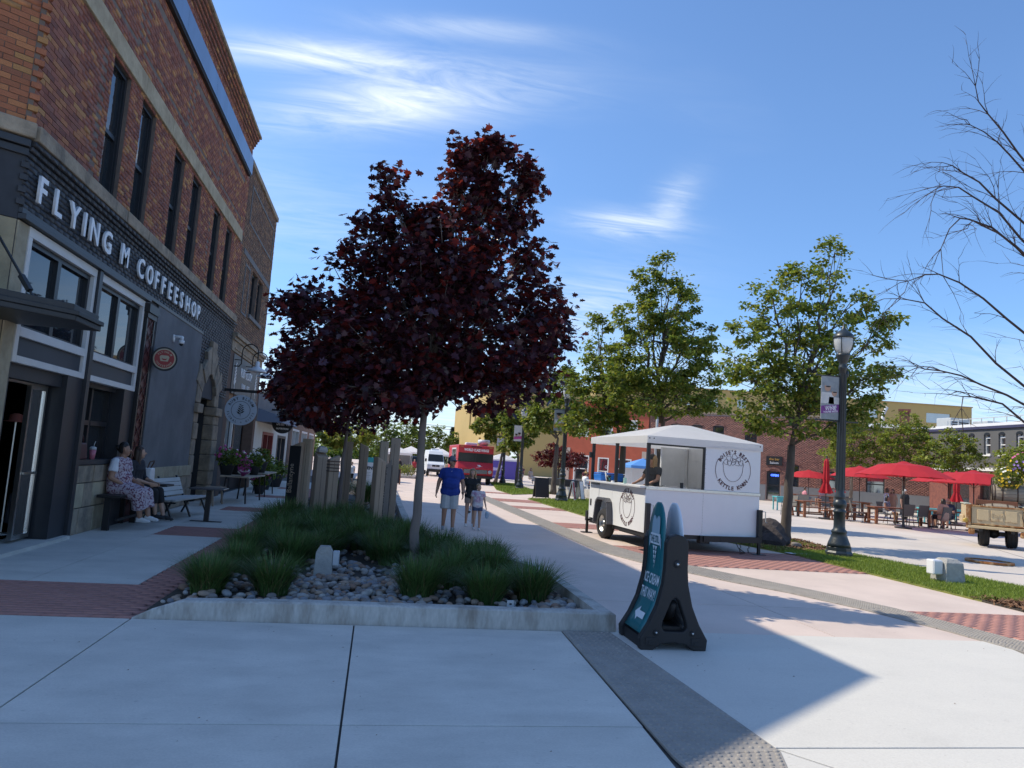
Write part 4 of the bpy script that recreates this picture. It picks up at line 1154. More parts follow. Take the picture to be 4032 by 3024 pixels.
# ================================================================ TREES
def leaf_maple():
    """maple leaf, five lobes, stalk end at the origin, pointing along +x"""
    half = [(0, 0), (.16, .20), (.05, .44), (.30, .38), (.40, .30), (.46, .60), (.55, .50), (.62, .24), (.76, .30), (1.0, 0)]
    return half
def leaves_np(pos, nrm, size, seed, kind='maple', droop=.5):
    """leaves at pos: returns verts, quads/tris"""
    g = np.random.default_rng(seed); n = len(pos)
    d = np.stack([g.normal(0, 1, n), g.normal(0, 1, n), g.normal(-.45 * droop * 2, .45, n)], 1) + nrm * .6
    d /= np.linalg.norm(d, axis=1)[:, None]
    up = np.stack([g.normal(0, .55, n), g.normal(0, .55, n), np.ones(n)], 1)
    s = np.cross(d, up); s /= np.linalg.norm(s, axis=1)[:, None] + 1e-9
    w = np.cross(s, d)
    sz = size * g.uniform(.65, 1.25, n)
    if kind == 'maple':
        half = leaf_maple()
        top = [(x, y, .10 * y + -.12 * x * x) for x, y in half]
        bot = [(x, -y, .10 * y + -.12 * x * x) for x, y in half[1:-1]]
        P = np.array(top + bot)
        m = len(half)
        mid = len(P); P = np.vstack([P, [(.42, 0, -.04)]])
        up_i = list(range(m)); lo_i = [0] + list(range(m, 2 * m - 2)) + [m - 1]
        T = []
        T += [(mid, up_i[k + 1], up_i[k]) for k in range(m - 1)]
        T += [(mid, lo_i[k], lo_i[k + 1]) for k in range(m - 1)]
        T = np.array(T)
    elif kind == 'lobed':
        P = np.array([(0, 0, 0), (.35, .42, .05), (.55, .25, 0), (1, 0, -.12), (.55, -.25, 0), (.35, -.42, .05)])
        T = np.array([(0, 2, 1), (0, 3, 2), (0, 4, 3), (0, 5, 4)])
    else:
        P = np.array([(0, 0, 0), (.5, .34, .05), (1, 0, -.08), (.5, -.34, .05)])
        T = np.array([(0, 2, 1), (0, 3, 2)])
    V = pos[:, None, :] + sz[:, None, None] * (P[None, :, 0:1] * d[:, None, :] + P[None, :, 1:2] * s[:, None, :] + P[None, :, 2:3] * w[:, None, :])
    F = (T[None] + (np.arange(n) * len(P))[:, None, None]).reshape(-1, 3)
    rn = np.repeat(g.random(n), len(T))
    return V.reshape(-1, 3), F, rn, len(T)
def limb(mb, a, b, r0, r1, seed, n=6, wob=.06, sides=7):
    g = random.Random(seed); a = Vector(a); b = Vector(b); L = (b - a).length
    pts = []
    for i in range(n + 1):
        t = i / n; p = a.lerp(b, t)
        k = math.sin(PI * t) * L * wob
        pts.append(p + Vector((g.uniform(-k, k), g.uniform(-k, k), g.uniform(-k, k) * .4 + .10 * L * math.sin(PI * t) * -.3)))
    mb.tube(pts, [r0 + (r1 - r0) * i / n for i in range(n + 1)], sides)
    return pts
def tree(name, label, base, trunk_top, blobs, dens, lsize, lmats, bark, seed, kind='lobed', group=None, r0=.1, cat='tree', singles=0, shell=.55, inner=None, twigs=3, cs=.24, frac=.85):
    """blobs: (x,y,z,rx,ry,rz) crown masses in world space. Limbs run from the trunk into every mass; leaves sit in clusters on twigs inside them."""
    g = np.random.default_rng(seed)
    t = thing(name, label, cat, base, 0, group)
    bx, by, bz = base
    mb = MB()
    top = Vector(trunk_top)
    tp = limb(mb, (0, 0, -.05), tuple(top - Vector(base)), r0 * 1.15, r0 * .75, seed, 8, .012, 10)
    mb.v = [(x * (1 + .35 * math.exp(-max(z, 0) / .12)), y * (1 + .35 * math.exp(-max(z, 0) / .12)), z) for x, y, z in mb.v]
    mb.build('trunk', bark, t, smooth=True)
    lb_ = MB()
    big = sorted(blobs, key=lambda b: -b[3] * b[4] * b[5])
    cl_pos = []; cl_n = []; cl_w = []
    lead_top = None
    for i, b in enumerate(blobs):
        c = Vector(b[:3]); rr = b[3:6]
        # start on the trunk or on the central leader above it
        st = top if c.z > top.z else tp[-2] + Vector(base)
        if i and c.z - top.z > 1.2:
            st = top.lerp(Vector(blobs[0][:3]), min(.85, (c.z - top.z) / max(.5, (blobs[0][2] - top.z + 1.5)) * .6))
        end = c + Vector((0, 0, rr[2] * .55))
        d_ = limb(lb_, tuple(st - Vector(base)), tuple(end - Vector(base)), max(.016, r0 * (.52 if i < 4 else .34)), .008, seed + i, 6, .05, 6)
        vol = rr[0] * rr[1] * rr[2]
        ntw = int(twigs * 10 * max(.25, (rr[0] * rr[1] * rr[2]) ** .667) / .8)
        for k in range(ntw):
            q = g.normal(0, 1, 3); q /= np.linalg.norm(q); q[2] = q[2] * .9 + .1
            rad = g.uniform(shell, 1.0) ** .6
            e = Vector((c.x + q[0] * rr[0] * rad, c.y + q[1] * rr[1] * rad, c.z + q[2] * rr[2] * rad))
            s_ = d_[min(6, 2 + int(g.integers(0, 5)))]
            if k % 2 == 0:
                limb(lb_, tuple(s_), tuple(e - Vector(base)), .012 * max(1, r0 / .1), .004, seed * 7 + k, 3, .06, 4)
            cl_pos.append(e); cl_n.append(q); cl_w.append(min(1.0, 1.6 * min(rr) / cs))
    lb_.build('limbs', bark, t, smooth=True)
    # leaves
    nl = int(dens)
    vols = np.array([b[3] * b[4] + b[4] * b[5] + b[3] * b[5] for b in blobs]); vols /= vols.sum()
    P = []; N = []
    ncl = len(cl_pos); cp = np.array([tuple(p) for p in cl_pos]); cn_ = np.array(cl_n)
    n1_ = int(nl * frac)
    idx = g.integers(0, ncl, n1_); csz = cs * .62
    P.append(cp[idx] + np.clip(g.normal(0, 1, (n1_, 3)), -1.7, 1.7) * np.array([csz, csz, csz * .55]) * (np.array(cl_w) * (.6 + .6 * g.random(ncl)))[idx][:, None]); N.append(cn_[idx])
    n2_ = nl - n1_
    bi = g.choice(len(blobs), n2_, p=vols); B = np.array(blobs)[bi]
    q = g.normal(0, 1, (n2_, 3)); q /= np.linalg.norm(q, axis=1)[:, None]
    rad = g.uniform(.25, 1.0, n2_) ** .5
    P.append(B[:, :3] + q * B[:, 3:6] * rad[:, None] * (1 + .10 * np.sin(q[:, :1] * 9 + q[:, 1:2] * 7))); N.append(q)
    P = np.concatenate(P) - np.array(base); N = np.concatenate(N)
    if singles:
        order = np.argsort(-(P * np.array([0, -1, .15])).sum(1) - g.random(len(P)) * .4)
        sel = order[:singles]; rest = order[singles:]
    else: rest = np.arange(len(P)); sel = []
    V, F, rn, nf = leaves_np(P[rest], N[rest], lsize, seed + 1, kind)
    nm = len(lmats); mi = np.repeat(g.integers(0, nm, len(rest)), nf)
    o = np_mesh('crown', V, F, lmats, t, rn, midx=mi); o['kind'] = 'stuff'
    if len(sel):
        lm = []
        for k in range(5):
            V, F, rn, nf = leaves_np(np.zeros((1, 3)), N[sel[k:k + 1]], lsize, seed + 50 + k, kind)
            oo = np_mesh('leaf', V, F, lmats[0], None, rn); lm.append(oo.data); bpy.data.objects.remove(oo)
        for k, s_ in enumerate(sel):
            oo = bpy.data.objects.new('leaf', lm[k % 5]); COL.objects.link(oo); oo.parent = t
            oo.location = P[s_]; oo.rotation_euler = (g.uniform(-.6, .6), g.uniform(-.6, .6), g.uniform(0, 6.3))
    return t
m_bark = M('bark_grey', (.20, .165, .145), .95, var=.25, vs=3, bump=.5, bs=12, stretch=(1, 1, .25), col2=(.11, .09, .08), mixs=3, mixlo=.5, mixhi=.75)
m_bark_d = M('bark_dark', (.10, .08, .065), .95, var=.3, vs=4, bump=.6, bs=14, stretch=(1, 1, .3))
m_bark_t = M('bark_tan', (.24, .18, .13), .95, var=.3, vs=4, bump=.6, bs=14, stretch=(1, 1, .3))
m_lr = M('leaf_wine', (.050, .018, .028), .32, rnd=.45, trans=.2, spec=.45)
m_lr2 = M('leaf_wine_red', (.135, .020, .020), .30, rnd=.45, trans=.45, spec=.5)
m_lg = M('leaf_green', (.17, .225, .04), .5, rnd=.35, trans=.42, spec=.3)
m_lg2 = M('leaf_green_dark', (.09, .145, .03), .5, rnd=.35, trans=.3, spec=.3)
m_ly = M('leaf_green_yellow', (.25, .26, .05), .5, rnd=.3, trans=.4, spec=.3)

# the dark red maple in the planter (crown masses follow the spires and lobes of the photograph)
Y0 = 10.8
MP = [(.75, Y0, 3.6, 1.35, 1.25, 1.15), (1.75, Y0 - .1, 3.5, .85, .95, 1.0), (.0, Y0, 3.2, 1.05, 1.2, .95), (.85, Y0 - .15, 4.75, .75, .75, .75),
      (.25, Y0 + .1, 4.7, .55, .6, .6), (-.25, Y0, 5.5, .20, .24, .62), (-.45, Y0 + .1, 4.75, .36, .4, .5), (1.25, Y0 - .2, 5.05, .45, .42, .45), (.95, Y0 - .25, 5.75, .20, .22, .35), (.92, Y0 - .25, 6.3, .13, .15, .26), (1.36, Y0 - .3, 6.38, .13, .15, .26), (1.35, Y0 - .25, 5.75, .12, .14, .3), (1.72, Y0 - .2, 5.5, .22, .24, .35), (1.93, Y0 - .25, 6.05, .13, .15, .36),
      (-1.05, Y0 + .1, 3.15, .55, .7, .7), (-1.35, Y0 + .1, 3.72, .25, .3, .28), (2.3, Y0, 4.1, .42, .5, .45), (2.45, Y0 - .1, 3.55, .40, .5, .4), (2.2, Y0 + .1, 2.95, .4, .5, .35), (1.5, Y0 - .1, 2.65, .6, .7, .35), (.1, Y0 - .2, 2.5, .9, .9, .35), (-1.0, Y0 + .2, 2.45, .6, .7, .4), (-.7, Y0, 4.0, .6, .6, .6), (.6, Y0 - .5, 4.3, .7, .5, .6), (-1.2, Y0, 2.75, .5, .6, .5), (.45, Y0 + .1, 5.35, .2, .2, .25), (2.15, Y0, 4.85, .25, .3, .3), (1.0, Y0 + .8, 3.8, 1.0, .7, 1.0)]
MP = [(.65 + (x - .65) * .94, y, 2.3 + (z - 2.3) * .955, a * .94, b, c * .95) for x, y, z, a, b, c in MP]
tree('maple_tree', 'dark wine red maple with a pale trunk at the front of the planter', (.65, 10.8, .04), (.63, 10.8, 2.35), MP, 22000, .108, [m_lr, m_lr, m_lr2], m_bark, 5, 'maple', 'red maples in the planter', .066, singles=280, shell=.75, twigs=5, cs=.24, frac=.72)
MP2 = [(-1.0, 18.3, 3.3, 1.4, 1.3, 1.0), (-1.75, 18.2, 2.9, .75, 1.0, .75), (-.2, 18.3, 2.9, .8, 1.0, .7), (-2.2, 18.0, 3.5, .45, .6, .42), (-1.8, 18.0, 2.5, .5, .6, .3), (-.9, 18.3, 2.35, .9, 1.0, .3), (-2.3, 18.2, 3.0, .35, .5, .4), (-1.5, 18.2, 4.2, .6, .7, .5), (-.5, 18.4, 4.3, .8, .8, .7)]
tree('maple_tree', 'dark wine red maple with a thin trunk among the timber posts', (-.82, 18.25, .04), (-.75, 18.3, 2.3), MP2, 9000, .115, [m_lr, m_lr, m_lr2], m_bark, 9, 'maple', 'red maples in the planter', .05, shell=.7, twigs=3, cs=.24, frac=.7)
# ================================================================ PEOPLE
def capsule(mb, a, b, ra, rb, n=10, flat=False, mi=0):
    a = Vector(a); b = Vector(b); d = b - a; L = d.length
    d = d.normalized() if L > 1e-6 else Vector((0, 0, 1))
    pts = []; rad = []
    for k in (80, 50, 22): pts.append(a - d * ra * math.sin(R(k))); rad.append(ra * math.cos(R(k)))
    pts.append(a); rad.append(ra); pts.append(a + d * max(L, 1e-4)); rad.append(rb)
    if not flat:
        for k in (22, 50, 80): pts.append(b + d * rb * math.sin(R(k))); rad.append(rb * math.cos(R(k)))
    # tube directions must all follow d, so give rings directly
    u = Vector((0, 0, 1)) if abs(d.z) < .9 else Vector((1, 0, 0))
    x = d.cross(u).normalized(); y = d.cross(x)
    vs = []; fs = []
    for p, r in zip(pts, rad):
        for k in range(n):
            an = 2 * PI * k / n
            vs.append(tuple(p + x * r * math.cos(an) + y * r * math.sin(an)))
    m = len(pts)
    for i in range(m - 1):
        for k in range(n):
            k2 = (k + 1) % n
            fs.append((i * n + k, i * n + k2, (i + 1) * n + k2, (i + 1) * n + k))
    fs.append(tuple(range(n - 1, -1, -1))); fs.append(tuple((m - 1) * n + k for k in range(n)))
    mb.add(vs, fs, mi)
def solidify(name, mb, mat, parent, voxel, smooth=4):
    """joins overlapping closed shapes into ONE continuous skin"""
    me = bpy.data.meshes.new(name); me.from_pydata(mb.v, [], mb.f); me.update()
    o = bpy.data.objects.new(name, me); COL.objects.link(o)
    md = o.modifiers.new('skin', 'REMESH'); md.mode = 'VOXEL'; md.voxel_size = voxel; md.use_smooth_shade = True
    if smooth:
        sm = o.modifiers.new('soft', 'SMOOTH'); sm.factor = .5; sm.iterations = smooth
    dg = bpy.context.evaluated_depsgraph_get()
    m2 = bpy.data.meshes.new_from_object(o.evaluated_get(dg))
    bpy.data.objects.remove(o); bpy.data.meshes.remove(me)
    m2.name = name; m2.materials.clear(); m2.materials.append(mat)
    m2.polygons.foreach_set('use_smooth', np.ones(len(m2.polygons), bool))
    o = bpy.data.objects.new(name, m2); COL.objects.link(o); o.parent = parent
    return o
def stand(**k):
    J = dict(pel=(0, 0, .53), wai=(0, 0, .61), che=(0, .004, .735), nec=(0, .012, .835), hea=(0, -.006, .928),
             shL=(-.112, .01, .80), elL=(-.150, .018, .635), wrL=(-.158, -.012, .495), hipL=(-.052, 0, .515), knL=(-.058, -.008, .285), anL=(-.060, .012, .042))
    for q in ('sh', 'el', 'wr', 'hip', 'kn', 'an'):
        x, y, z = J[q + 'L']; J[q + 'R'] = (-x, y, z)
    J.update(k); return J
def sit(seat=.27, **k):
    """seated: seat height as a share of body height"""
    s = seat + .055
    J = dict(pel=(0, .02, s), wai=(0, .035, s + .085), che=(0, .03, s + .205), nec=(0, .02, s + .305), hea=(0, .0, s + .395),
             shL=(-.108, .025, s + .272), elL=(-.14, .0, s + .11), wrL=(-.09, -.11, s + .06), hipL=(-.052, .01, s), knL=(-.065, -.235, s + .0), anL=(-.065, -.225, max(.042, s - .24)))
    for q in ('sh', 'el', 'wr', 'hip', 'kn', 'an'):
        x, y, z = J[q + 'L']; J[q + 'R'] = (-x, y, z)
    J.update(k); return J
m_skin = M('skin', (.50, .30, .21), .55, var=.08, vs=12, spec=.4)
m_skin_t = M('skin_tan', (.38, .21, .14), .55, var=.08, vs=12, spec=.4)
m_eye = M('eye_dark', (.02, .015, .012), .3)
m_lip = M('lip', (.36, .14, .12), .5)
def cloth(n, c, **k): return M('cloth_' + n, c, .85, **{**dict(var=.12, vs=9, bump=.15, bs=30), **k})
def person(label, loc, rz, H, J, skin=None, girth=1.0, voxel=.011, top=None, sleeve=.55, bottom=None, leg=.95, shoes=None, hair=None, hair_len=0, cap=None, brim=None, dress=None, belly=0.0, face=True, look=(0, -1, 0), fingers=True, group=None, hat=None, socks=None):
    skin = skin or m_skin
    t = thing('person', label, 'person', loc, rz, group)
    P = {k: Vector(v) * H for k, v in J.items()}
    look = Vector(look).normalized()
    lat = (P['shR'] - P['shL']).normalized(); lat2 = (P['hipR'] - P['hipL']).normalized()
    fwd = Vector((0, -1, 0))
    mb = MB()
    def torso(mb, ex, g=girth, low=True):
        c = P['che']; w = P['wai']; p = P['pel']; n = P['nec']
        up = (n - c).normalized()
        capsule(mb, c + up * .045 * H - lat * .062 * H, c + up * .045 * H + lat * .062 * H, .050 * H * g + ex, .050 * H * g + ex)
        capsule(mb, c - lat * .042 * H, c + lat * .042 * H, .066 * H * g + ex, .066 * H * g + ex)
        capsule(mb, c - lat * .038 * H, w - lat2 * .036 * H, .062 * H * g + ex, .060 * H * g + ex)
        capsule(mb, c + lat * .038 * H, w + lat2 * .036 * H, .062 * H * g + ex, .060 * H * g + ex)
        capsule(mb, w - lat2 * .036 * H, w + lat2 * .036 * H, .062 * H * g + ex, .062 * H * g + ex)
        if belly: capsule(mb, w + fwd * belly * H - lat2 * .03 * H + (c - w) * .2, w + fwd * belly * H + lat2 * .03 * H + (c - w) * .2, .062 * H * g + ex, .062 * H * g + ex)
        if low:
            capsule(mb, w - lat2 * .034 * H, p - lat2 * .044 * H, .061 * H * g + ex, .064 * H * g + ex)
            capsule(mb, w + lat2 * .034 * H, p + lat2 * .044 * H, .061 * H * g + ex, .064 * H * g + ex)
            capsule(mb, p - lat2 * .046 * H, p + lat2 * .046 * H, .064 * H * g + ex, .064 * H * g + ex)
    torso(mb, -.004)
    gl = .5 + .5 * girth
    capsule(mb, P['che'] + (P['nec'] - P['che']) * .5, P['nec'] + (P['hea'] - P['nec']) * .35, .036 * H * gl, .032 * H * gl)
    hd = P['hea']
    capsule(mb, hd + Vector((0, 0, .022 * H)) - look * .012 * H, hd + Vector((0, 0, -.012 * H)) + look * .004 * H, .049 * H, .044 * H)
    capsule(mb, hd + Vector((0, 0, -.028 * H)) + look * .008 * H, hd + Vector((0, 0, -.040 * H)) + look * .018 * H, .036 * H, .026 * H)
    capsule(mb, hd + look * .046 * H + Vector((0, 0, .006 * H)), hd + look * .058 * H + Vector((0, 0, -.010 * H)), .006 * H, .009 * H, 6)
    side = look.cross(Vector((0, 0, 1))).normalized()
    for s in (-1, 1): capsule(mb, hd + side * s * .048 * H + Vector((0, 0, .006 * H)), hd + side * s * .049 * H + Vector((0, 0, -.014 * H)), .010 * H, .007 * H, 6)
    for s, S_ in ((-1, 'L'), (1, 'R')):
        sh, el, wr = P['sh' + S_], P['el' + S_], P['wr' + S_]
        capsule(mb, sh, el, .032 * H * gl, .025 * H * gl); capsule(mb, el, wr, .025 * H * gl, .016 * H * gl)
        d = (wr - el).normalized()
        hand_side = d.cross(Vector((s, 0, 0)))
        hand_side = hand_side.normalized() if hand_side.length > .2 else Vector((0, -1, 0))
        palm = wr + d * .045 * H
        wide = d.cross(Vector((1, 0, 0))); wide = wide.normalized() if wide.length > .1 else Vector((0, 1, 0))
        capsule(mb, wr + d * .008 * H + wide * .009 * H, palm + wide * .012 * H, .011 * H, .011 * H, 8); capsule(mb, wr + d * .008 * H - wide * .009 * H, palm - wide * .012 * H, .011 * H, .011 * H, 8)
        inward = Vector((-s, 0, 0))
        if fingers:
            for q, ln in ((-.018, .030), (-.006, .036), (.006, .035), (.018, .027)):
                b = palm + wide * q * H; k1 = b + d * ln * .6 * H + inward * .006 * H; k2 = k1 + d * ln * .45 * H + inward * .014 * H
                capsule(mb, b, k1, .0062 * H, .0056 * H, 6); capsule(mb, k1, k2, .0056 * H, .0046 * H, 6)
            b = wr + d * .018 * H - wide * .018 * H
            capsule(mb, b, b + d * .026 * H - wide * .016 * H, .0072 * H, .006 * H, 6)
        else:
            capsule(mb, palm, palm + d * .03 * H + inward * .01 * H, .016 * H, .011 * H, 6)
        hp, kn, an = P['hip' + S_], P['kn' + S_], P['an' + S_]
        capsule(mb, hp, kn, .054 * H * gl, .034 * H * gl); capsule(mb, kn, an, .033 * H * gl, .021 * H * gl)
        capsule(mb, kn.lerp(an, .28) + Vector((0, .012 * H, 0)), an, .030 * H * gl, .019 * H)
        fd = Vector((0, -1, 0))
        capsule(mb, an + Vector((0, .012 * H, -.018 * H)), an + fd * .085 * H + Vector((0, 0, -.028 * H)), .020 * H, .013 * H, 8)
    solidify('body', mb, skin, t, voxel)
    if face:
        mb = MB()
        for s in (-1, 1):
            mb.sphere(tuple(hd + look * .0475 * H + side * s * .018 * H + Vector((0, 0, .010 * H))), .0048 * H, 8, 6)
        mb.build('eyes', m_eye, t, True)
        mb = MB(); mb.sphere(tuple(hd + look * .046 * H + Vector((0, 0, -.032 * H))), (.014 * H, .008 * H, .004 * H), 8, 6, T=Matrix.Rotation(math.atan2(side.y, side.x), 3, 'Z')); mb.build('mouth', m_lip, t, True)
    if top:
        mb = MB(); torso(mb, .021)
        for S_ in 'LR':
            sh, el, wr = P['sh' + S_], P['el' + S_], P['wr' + S_]
            if sleeve > 1:
                capsule(mb, sh, el, .037 * H * gl + .006, .031 * H * gl + .006); capsule(mb, el, el.lerp(wr, sleeve - 1), .031 * H * gl + .006, .024 * H * gl + .006, flat=True)
            elif sleeve > 0: capsule(mb, sh, sh.lerp(el, sleeve), .037 * H * gl + .007, .038 * H * gl + .009, flat=True)
        solidify('shirt', mb, top, t, voxel * 1.1, 3)
    if bottom:
        mb = MB(); p = P['pel']
        capsule(mb, P['wai'].lerp(p, .55) - lat2 * .04 * H, P['wai'].lerp(p, .55) + lat2 * .04 * H, .062 * H * girth + .007, .062 * H * girth + .007)
        capsule(mb, p - lat2 * .046 * H, p + lat2 * .046 * H, .066 * H * girth + .009, .066 * H * girth + .009)
        for S_ in 'LR':
            hp, kn, an = P['hip' + S_], P['kn' + S_], P['an' + S_]
            if leg <= 1: capsule(mb, hp, hp.lerp(kn, leg), .060 * H * gl + .008, .052 * H * gl + .012, flat=True)
            else:
                capsule(mb, hp, kn, .058 * H * gl + .006, .041 * H * gl + .006); capsule(mb, kn, kn.lerp(an, leg - 1), .041 * H * gl + .006, .034 * H * gl + .006, flat=True)
        solidify('trousers', mb, bottom, t, voxel * 1.1, 3)
    if dress:
        mb = MB(); torso(mb, .027)
        for S_ in 'LR':
            hp, kn, an = P['hip' + S_], P['kn' + S_], P['an' + S_]
            capsule(mb, hp, kn, .074 * H * gl, .062 * H * gl); capsule(mb, kn, kn.lerp(an, .62), .060 * H * gl, .062 * H * gl, flat=True)
        a, b = (P['knL'] + P['knR']) / 2, (P['anL'] + P['anR']) / 2
        capsule(mb, P['pel'], a, .085 * H * gl, .06 * H * gl); capsule(mb, a, a.lerp(b, .6), .058 * H, .06 * H, flat=True)
        solidify('dress', mb, dress, t, voxel * 1.2, 4)
    if shoes:
        for S_ in 'LR':
            an = P['an' + S_]; mb = MB(); fd = Vector((0, -1, 0))
            capsule(mb, an + Vector((0, .014 * H, -.008 * H)), an + fd * .05 * H + Vector((0, 0, -.020 * H)), .0265 * H, .022 * H)
            capsule(mb, an + fd * .04 * H + Vector((0, 0, -.024 * H)), an + fd * .092 * H + Vector((0, 0, -.027 * H)), .023 * H, .017 * H)
            mb.box(an.x - .022 * H, an.x + .022 * H, an.y - .112 * H, an.y + .036 * H, an.z - .041 * H, an.z - .027 * H)
            solidify('shoe', mb, shoes, t, voxel * .9, 3)
    if hair:
        mb = MB()
        capsule(mb, hd + Vector((0, 0, .034 * H)) - look * .018 * H, hd + Vector((0, 0, .002 * H)) - look * .026 * H, .051 * H, .047 * H)
        if hair_len:
            bk = hd - look * .036 * H
            for s in (-1, 0, 1):
                capsule(mb, bk + side * s * .028 * H + Vector((0, 0, .01 * H)), bk + side * s * .036 * H - look * .012 * H * (s == 0) + Vector((0, 0, -hair_len * H)), .034 * H, .024 * H)
            for s in (-1, 1): capsule(mb, hd + side * s * .043 * H + Vector((0, 0, .03 * H)) - look * .004 * H, hd + side * s * .050 * H - look * .006 * H + Vector((0, 0, -hair_len * .8 * H)), .018 * H, .016 * H)
        solidify('hair', mb, hair, t, voxel * 1.1, 2)
    if cap:
        mb = MB(); capsule(mb, hd + Vector((0, 0, .040 * H)) - look * .008 * H, hd + Vector((0, 0, .030 * H)) - look * .006 * H, .049 * H, .055 * H)
        mb.add(*[xf(Matrix.Translation(tuple(hd + Vector((0, 0, .026 * H)) + look * .055 * H)) @ frame((0, 0, 0), side, look), [(-.042 * H, -.02 * H, .006), (.042 * H, -.02 * H, .006), (.036 * H, .05 * H, -.006), (0, .065 * H, -.008), (-.036 * H, .05 * H, -.006), (-.042 * H, -.02 * H, -.002), (.042 * H, -.02 * H, -.002), (.036 * H, .05 * H, -.014), (0, .065 * H, -.016), (-.036 * H, .05 * H, -.014)]), [(0, 1, 2, 3, 4), (9, 8, 7, 6, 5), (0, 5, 6, 1), (1, 6, 7, 2), (2, 7, 8, 3), (3, 8, 9, 4), (4, 9, 5, 0)]])
        solidify('cap', mb, cap, t, voxel * .8, 2)
    if hat:
        mb = MB(); mb.lathe([(.105 * H, .0), (.10 * H, .008), (.06 * H, .012 * H), (.056 * H, .05 * H), (.03 * H, .06 * H)], tuple(hd + Vector((0, 0, .03 * H))), 16); mb.build('hat', hat, t, True)
    return t
h_dark = M('hair_dark', (.016, .012, .010), .5, var=.3, vs=30); h_brown = M('hair_brown', (.055, .03, .018), .5, var=.3, vs=30); h_blond = M('hair_blond', (.30, .19, .09), .5, var=.25, vs=30); h_white = M('hair_white', (.75, .74, .70), .6, var=.1, vs=30)
m_shoe_w = M('shoe_white', (.70, .70, .68), .6); m_shoe_g = M('shoe_grey', (.28, .29, .30), .7); m_shoe_k = M('shoe_black', (.02, .02, .02), .6)

# man and two girls walking up the street
walk_ = stand(knL=(-.060, -.035, .285), anL=(-.066, .045, .05), knR=(.062, -.02, .285), anR=(.064, -.045, .042), elL=(-.165, .02, .64), wrL=(-.185, -.02, .505), elR=(.165, .02, .64), wrR=(.175, -.03, .50))
man = person('man in a royal blue tee shirt, pale shorts and grey cap walking towards the planter', (1.72, 16.9, 0), R(-6), 1.66, walk_, m_skin_t, 1.28, .010, top=cloth('royal', (.012, .04, .25)), sleeve=.62, bottom=cloth('pale', (.40, .42, .43)), leg=.98, shoes=m_shoe_g, hair=h_dark, cap=cloth('cap_grey', (.12, .13, .16)), belly=.035, look=(.75, -.66, 0))
mb = MB(); mb.lathe([(.031, -.012), (.034, 0), (.031, .012)], (0.283, -.045, .86), 10); mb.build('wristwatch', m_black, man, True)
mb = MB(); mb.bar((-.02, -.155, 1.335), (.02, -.155, 1.335), .008, .004); mb.bar((-.015, -.155, 1.32), (.015, -.155, 1.345), .008, .004); mb.build('emblem', m_box, man)
mb = MB(); hdm = Vector(walk_['hea']) * 1.66
for s in (-1, 1): mb.sphere(tuple(hdm + Vector((.75, -.66, 0)) * .081 + Vector((.66, .75, 0)) * s * .03 + Vector((0, 0, .018))), (.02, .02, .014), 8, 6)
mb.build('sunglasses', m_black, man, True)
m_tee = M('cloth_tie_dye', (.62, .60, .62), .85, col2=(.42, .26, .36), mixs=7, mixlo=.48, mixhi=.62)
girl = person('small girl in a white printed tee shirt and denim shorts holding a bottle', (2.43, 17.3, 0), R(4), 1.08, stand(hea=(0, -.012, .915), knR=(.05, -.03, .285), anR=(.05, -.05, .045), anL=(-.055, .03, .05), elL=(-.14, .01, .635), wrL=(-.165, -.03, .50), elR=(.145, .01, .635), wrR=(.175, -.03, .50)), m_skin, .92, .008, top=m_tee, sleeve=.55, bottom=cloth('denim', (.06, .085, .16)), leg=.45, shoes=m_shoe_w, hair=h_blond, look=(.6, -.8, 0))
gb = thing('water_bottle', "clear water bottle held in the small girl's hand", 'bottle', (2.235, 17.24, .36))
mb = MB(); mb.lathe([(.026, 0), (.028, .02), (.024, .06), (.028, .10), (.012, .14), (.012, .165)], n=10); mb.build('bottle', M('bottle_clear', (.55, .62, .68), .1), gb, True)
mb = MB(); mb.lathe([(.0285, .03), (.0285, .075)], n=10); mb.build('label', m_plate, gb)
gp = tag((lambda m: m.build('plastic_bag', M('bag_pale_blue', (.50, .62, .72), .4, trans=.4), None, True))((lambda m: (m.sphere((2.66, 17.28, .36), (.05, .035, .085), 10, 8), m)[1])(MB())), "crumpled pale blue plastic bag in the small girl's other hand", 'bag')
girl2 = person('older girl with long blond hair and a dark top behind the small girl', (2.36, 18.1, 0), R(-5), 1.40, stand(elL=(-.14, .02, .64), wrL=(-.12, -.09, .60), elR=(.14, .02, .64), wrR=(.12, -.09, .60)), m_skin, .9, .01, top=cloth('black_top', (.02, .02, .022)), sleeve=.5, bottom=cloth('tan_shorts', (.30, .24, .20)), leg=.5, shoes=m_shoe_w, hair=h_blond, hair_len=.10, look=(-.3, -.95, 0))

# two women seated by the shop window (bodies face the street, heads turned up the road)
m_floral = M('cloth_floral', (.50, .42, .46), .85, col2=(.16, .05, .09), mixs=26, mixlo=.50, mixhi=.56, bump=.15, bs=30)
bn = thing('window_bench', 'dark wooden ledge bench under the shop window, where the two women sit', 'bench', (-4.42, 14.35, 0))
mb = MB(); mb.box(-.16, .22, -.75, .95, .56, .61); mb.build('seat', m_plate, bn, bevel=.01)
for y in (-.62, .80):
    mb = MB(); mb.box(-.05, .05, y - .05, y + .05, .0, .56); mb.build('leg', m_plate, bn)
mb = MB(); mb.box(.16, .20, -.7, .9, .18, .22); mb.build('foot_rail', m_plate, bn)
S1 = sit(.335, knL=(-.08, -.235, .345), anL=(-.02, -.25, .10), knR=(.07, -.24, .35), anR=(.05, -.30, .115), wrL=(-.075, -.07, .43), elL=(-.15, .03, .50), wrR=(.07, -.16, .44), hea=(0, -.004, .79))
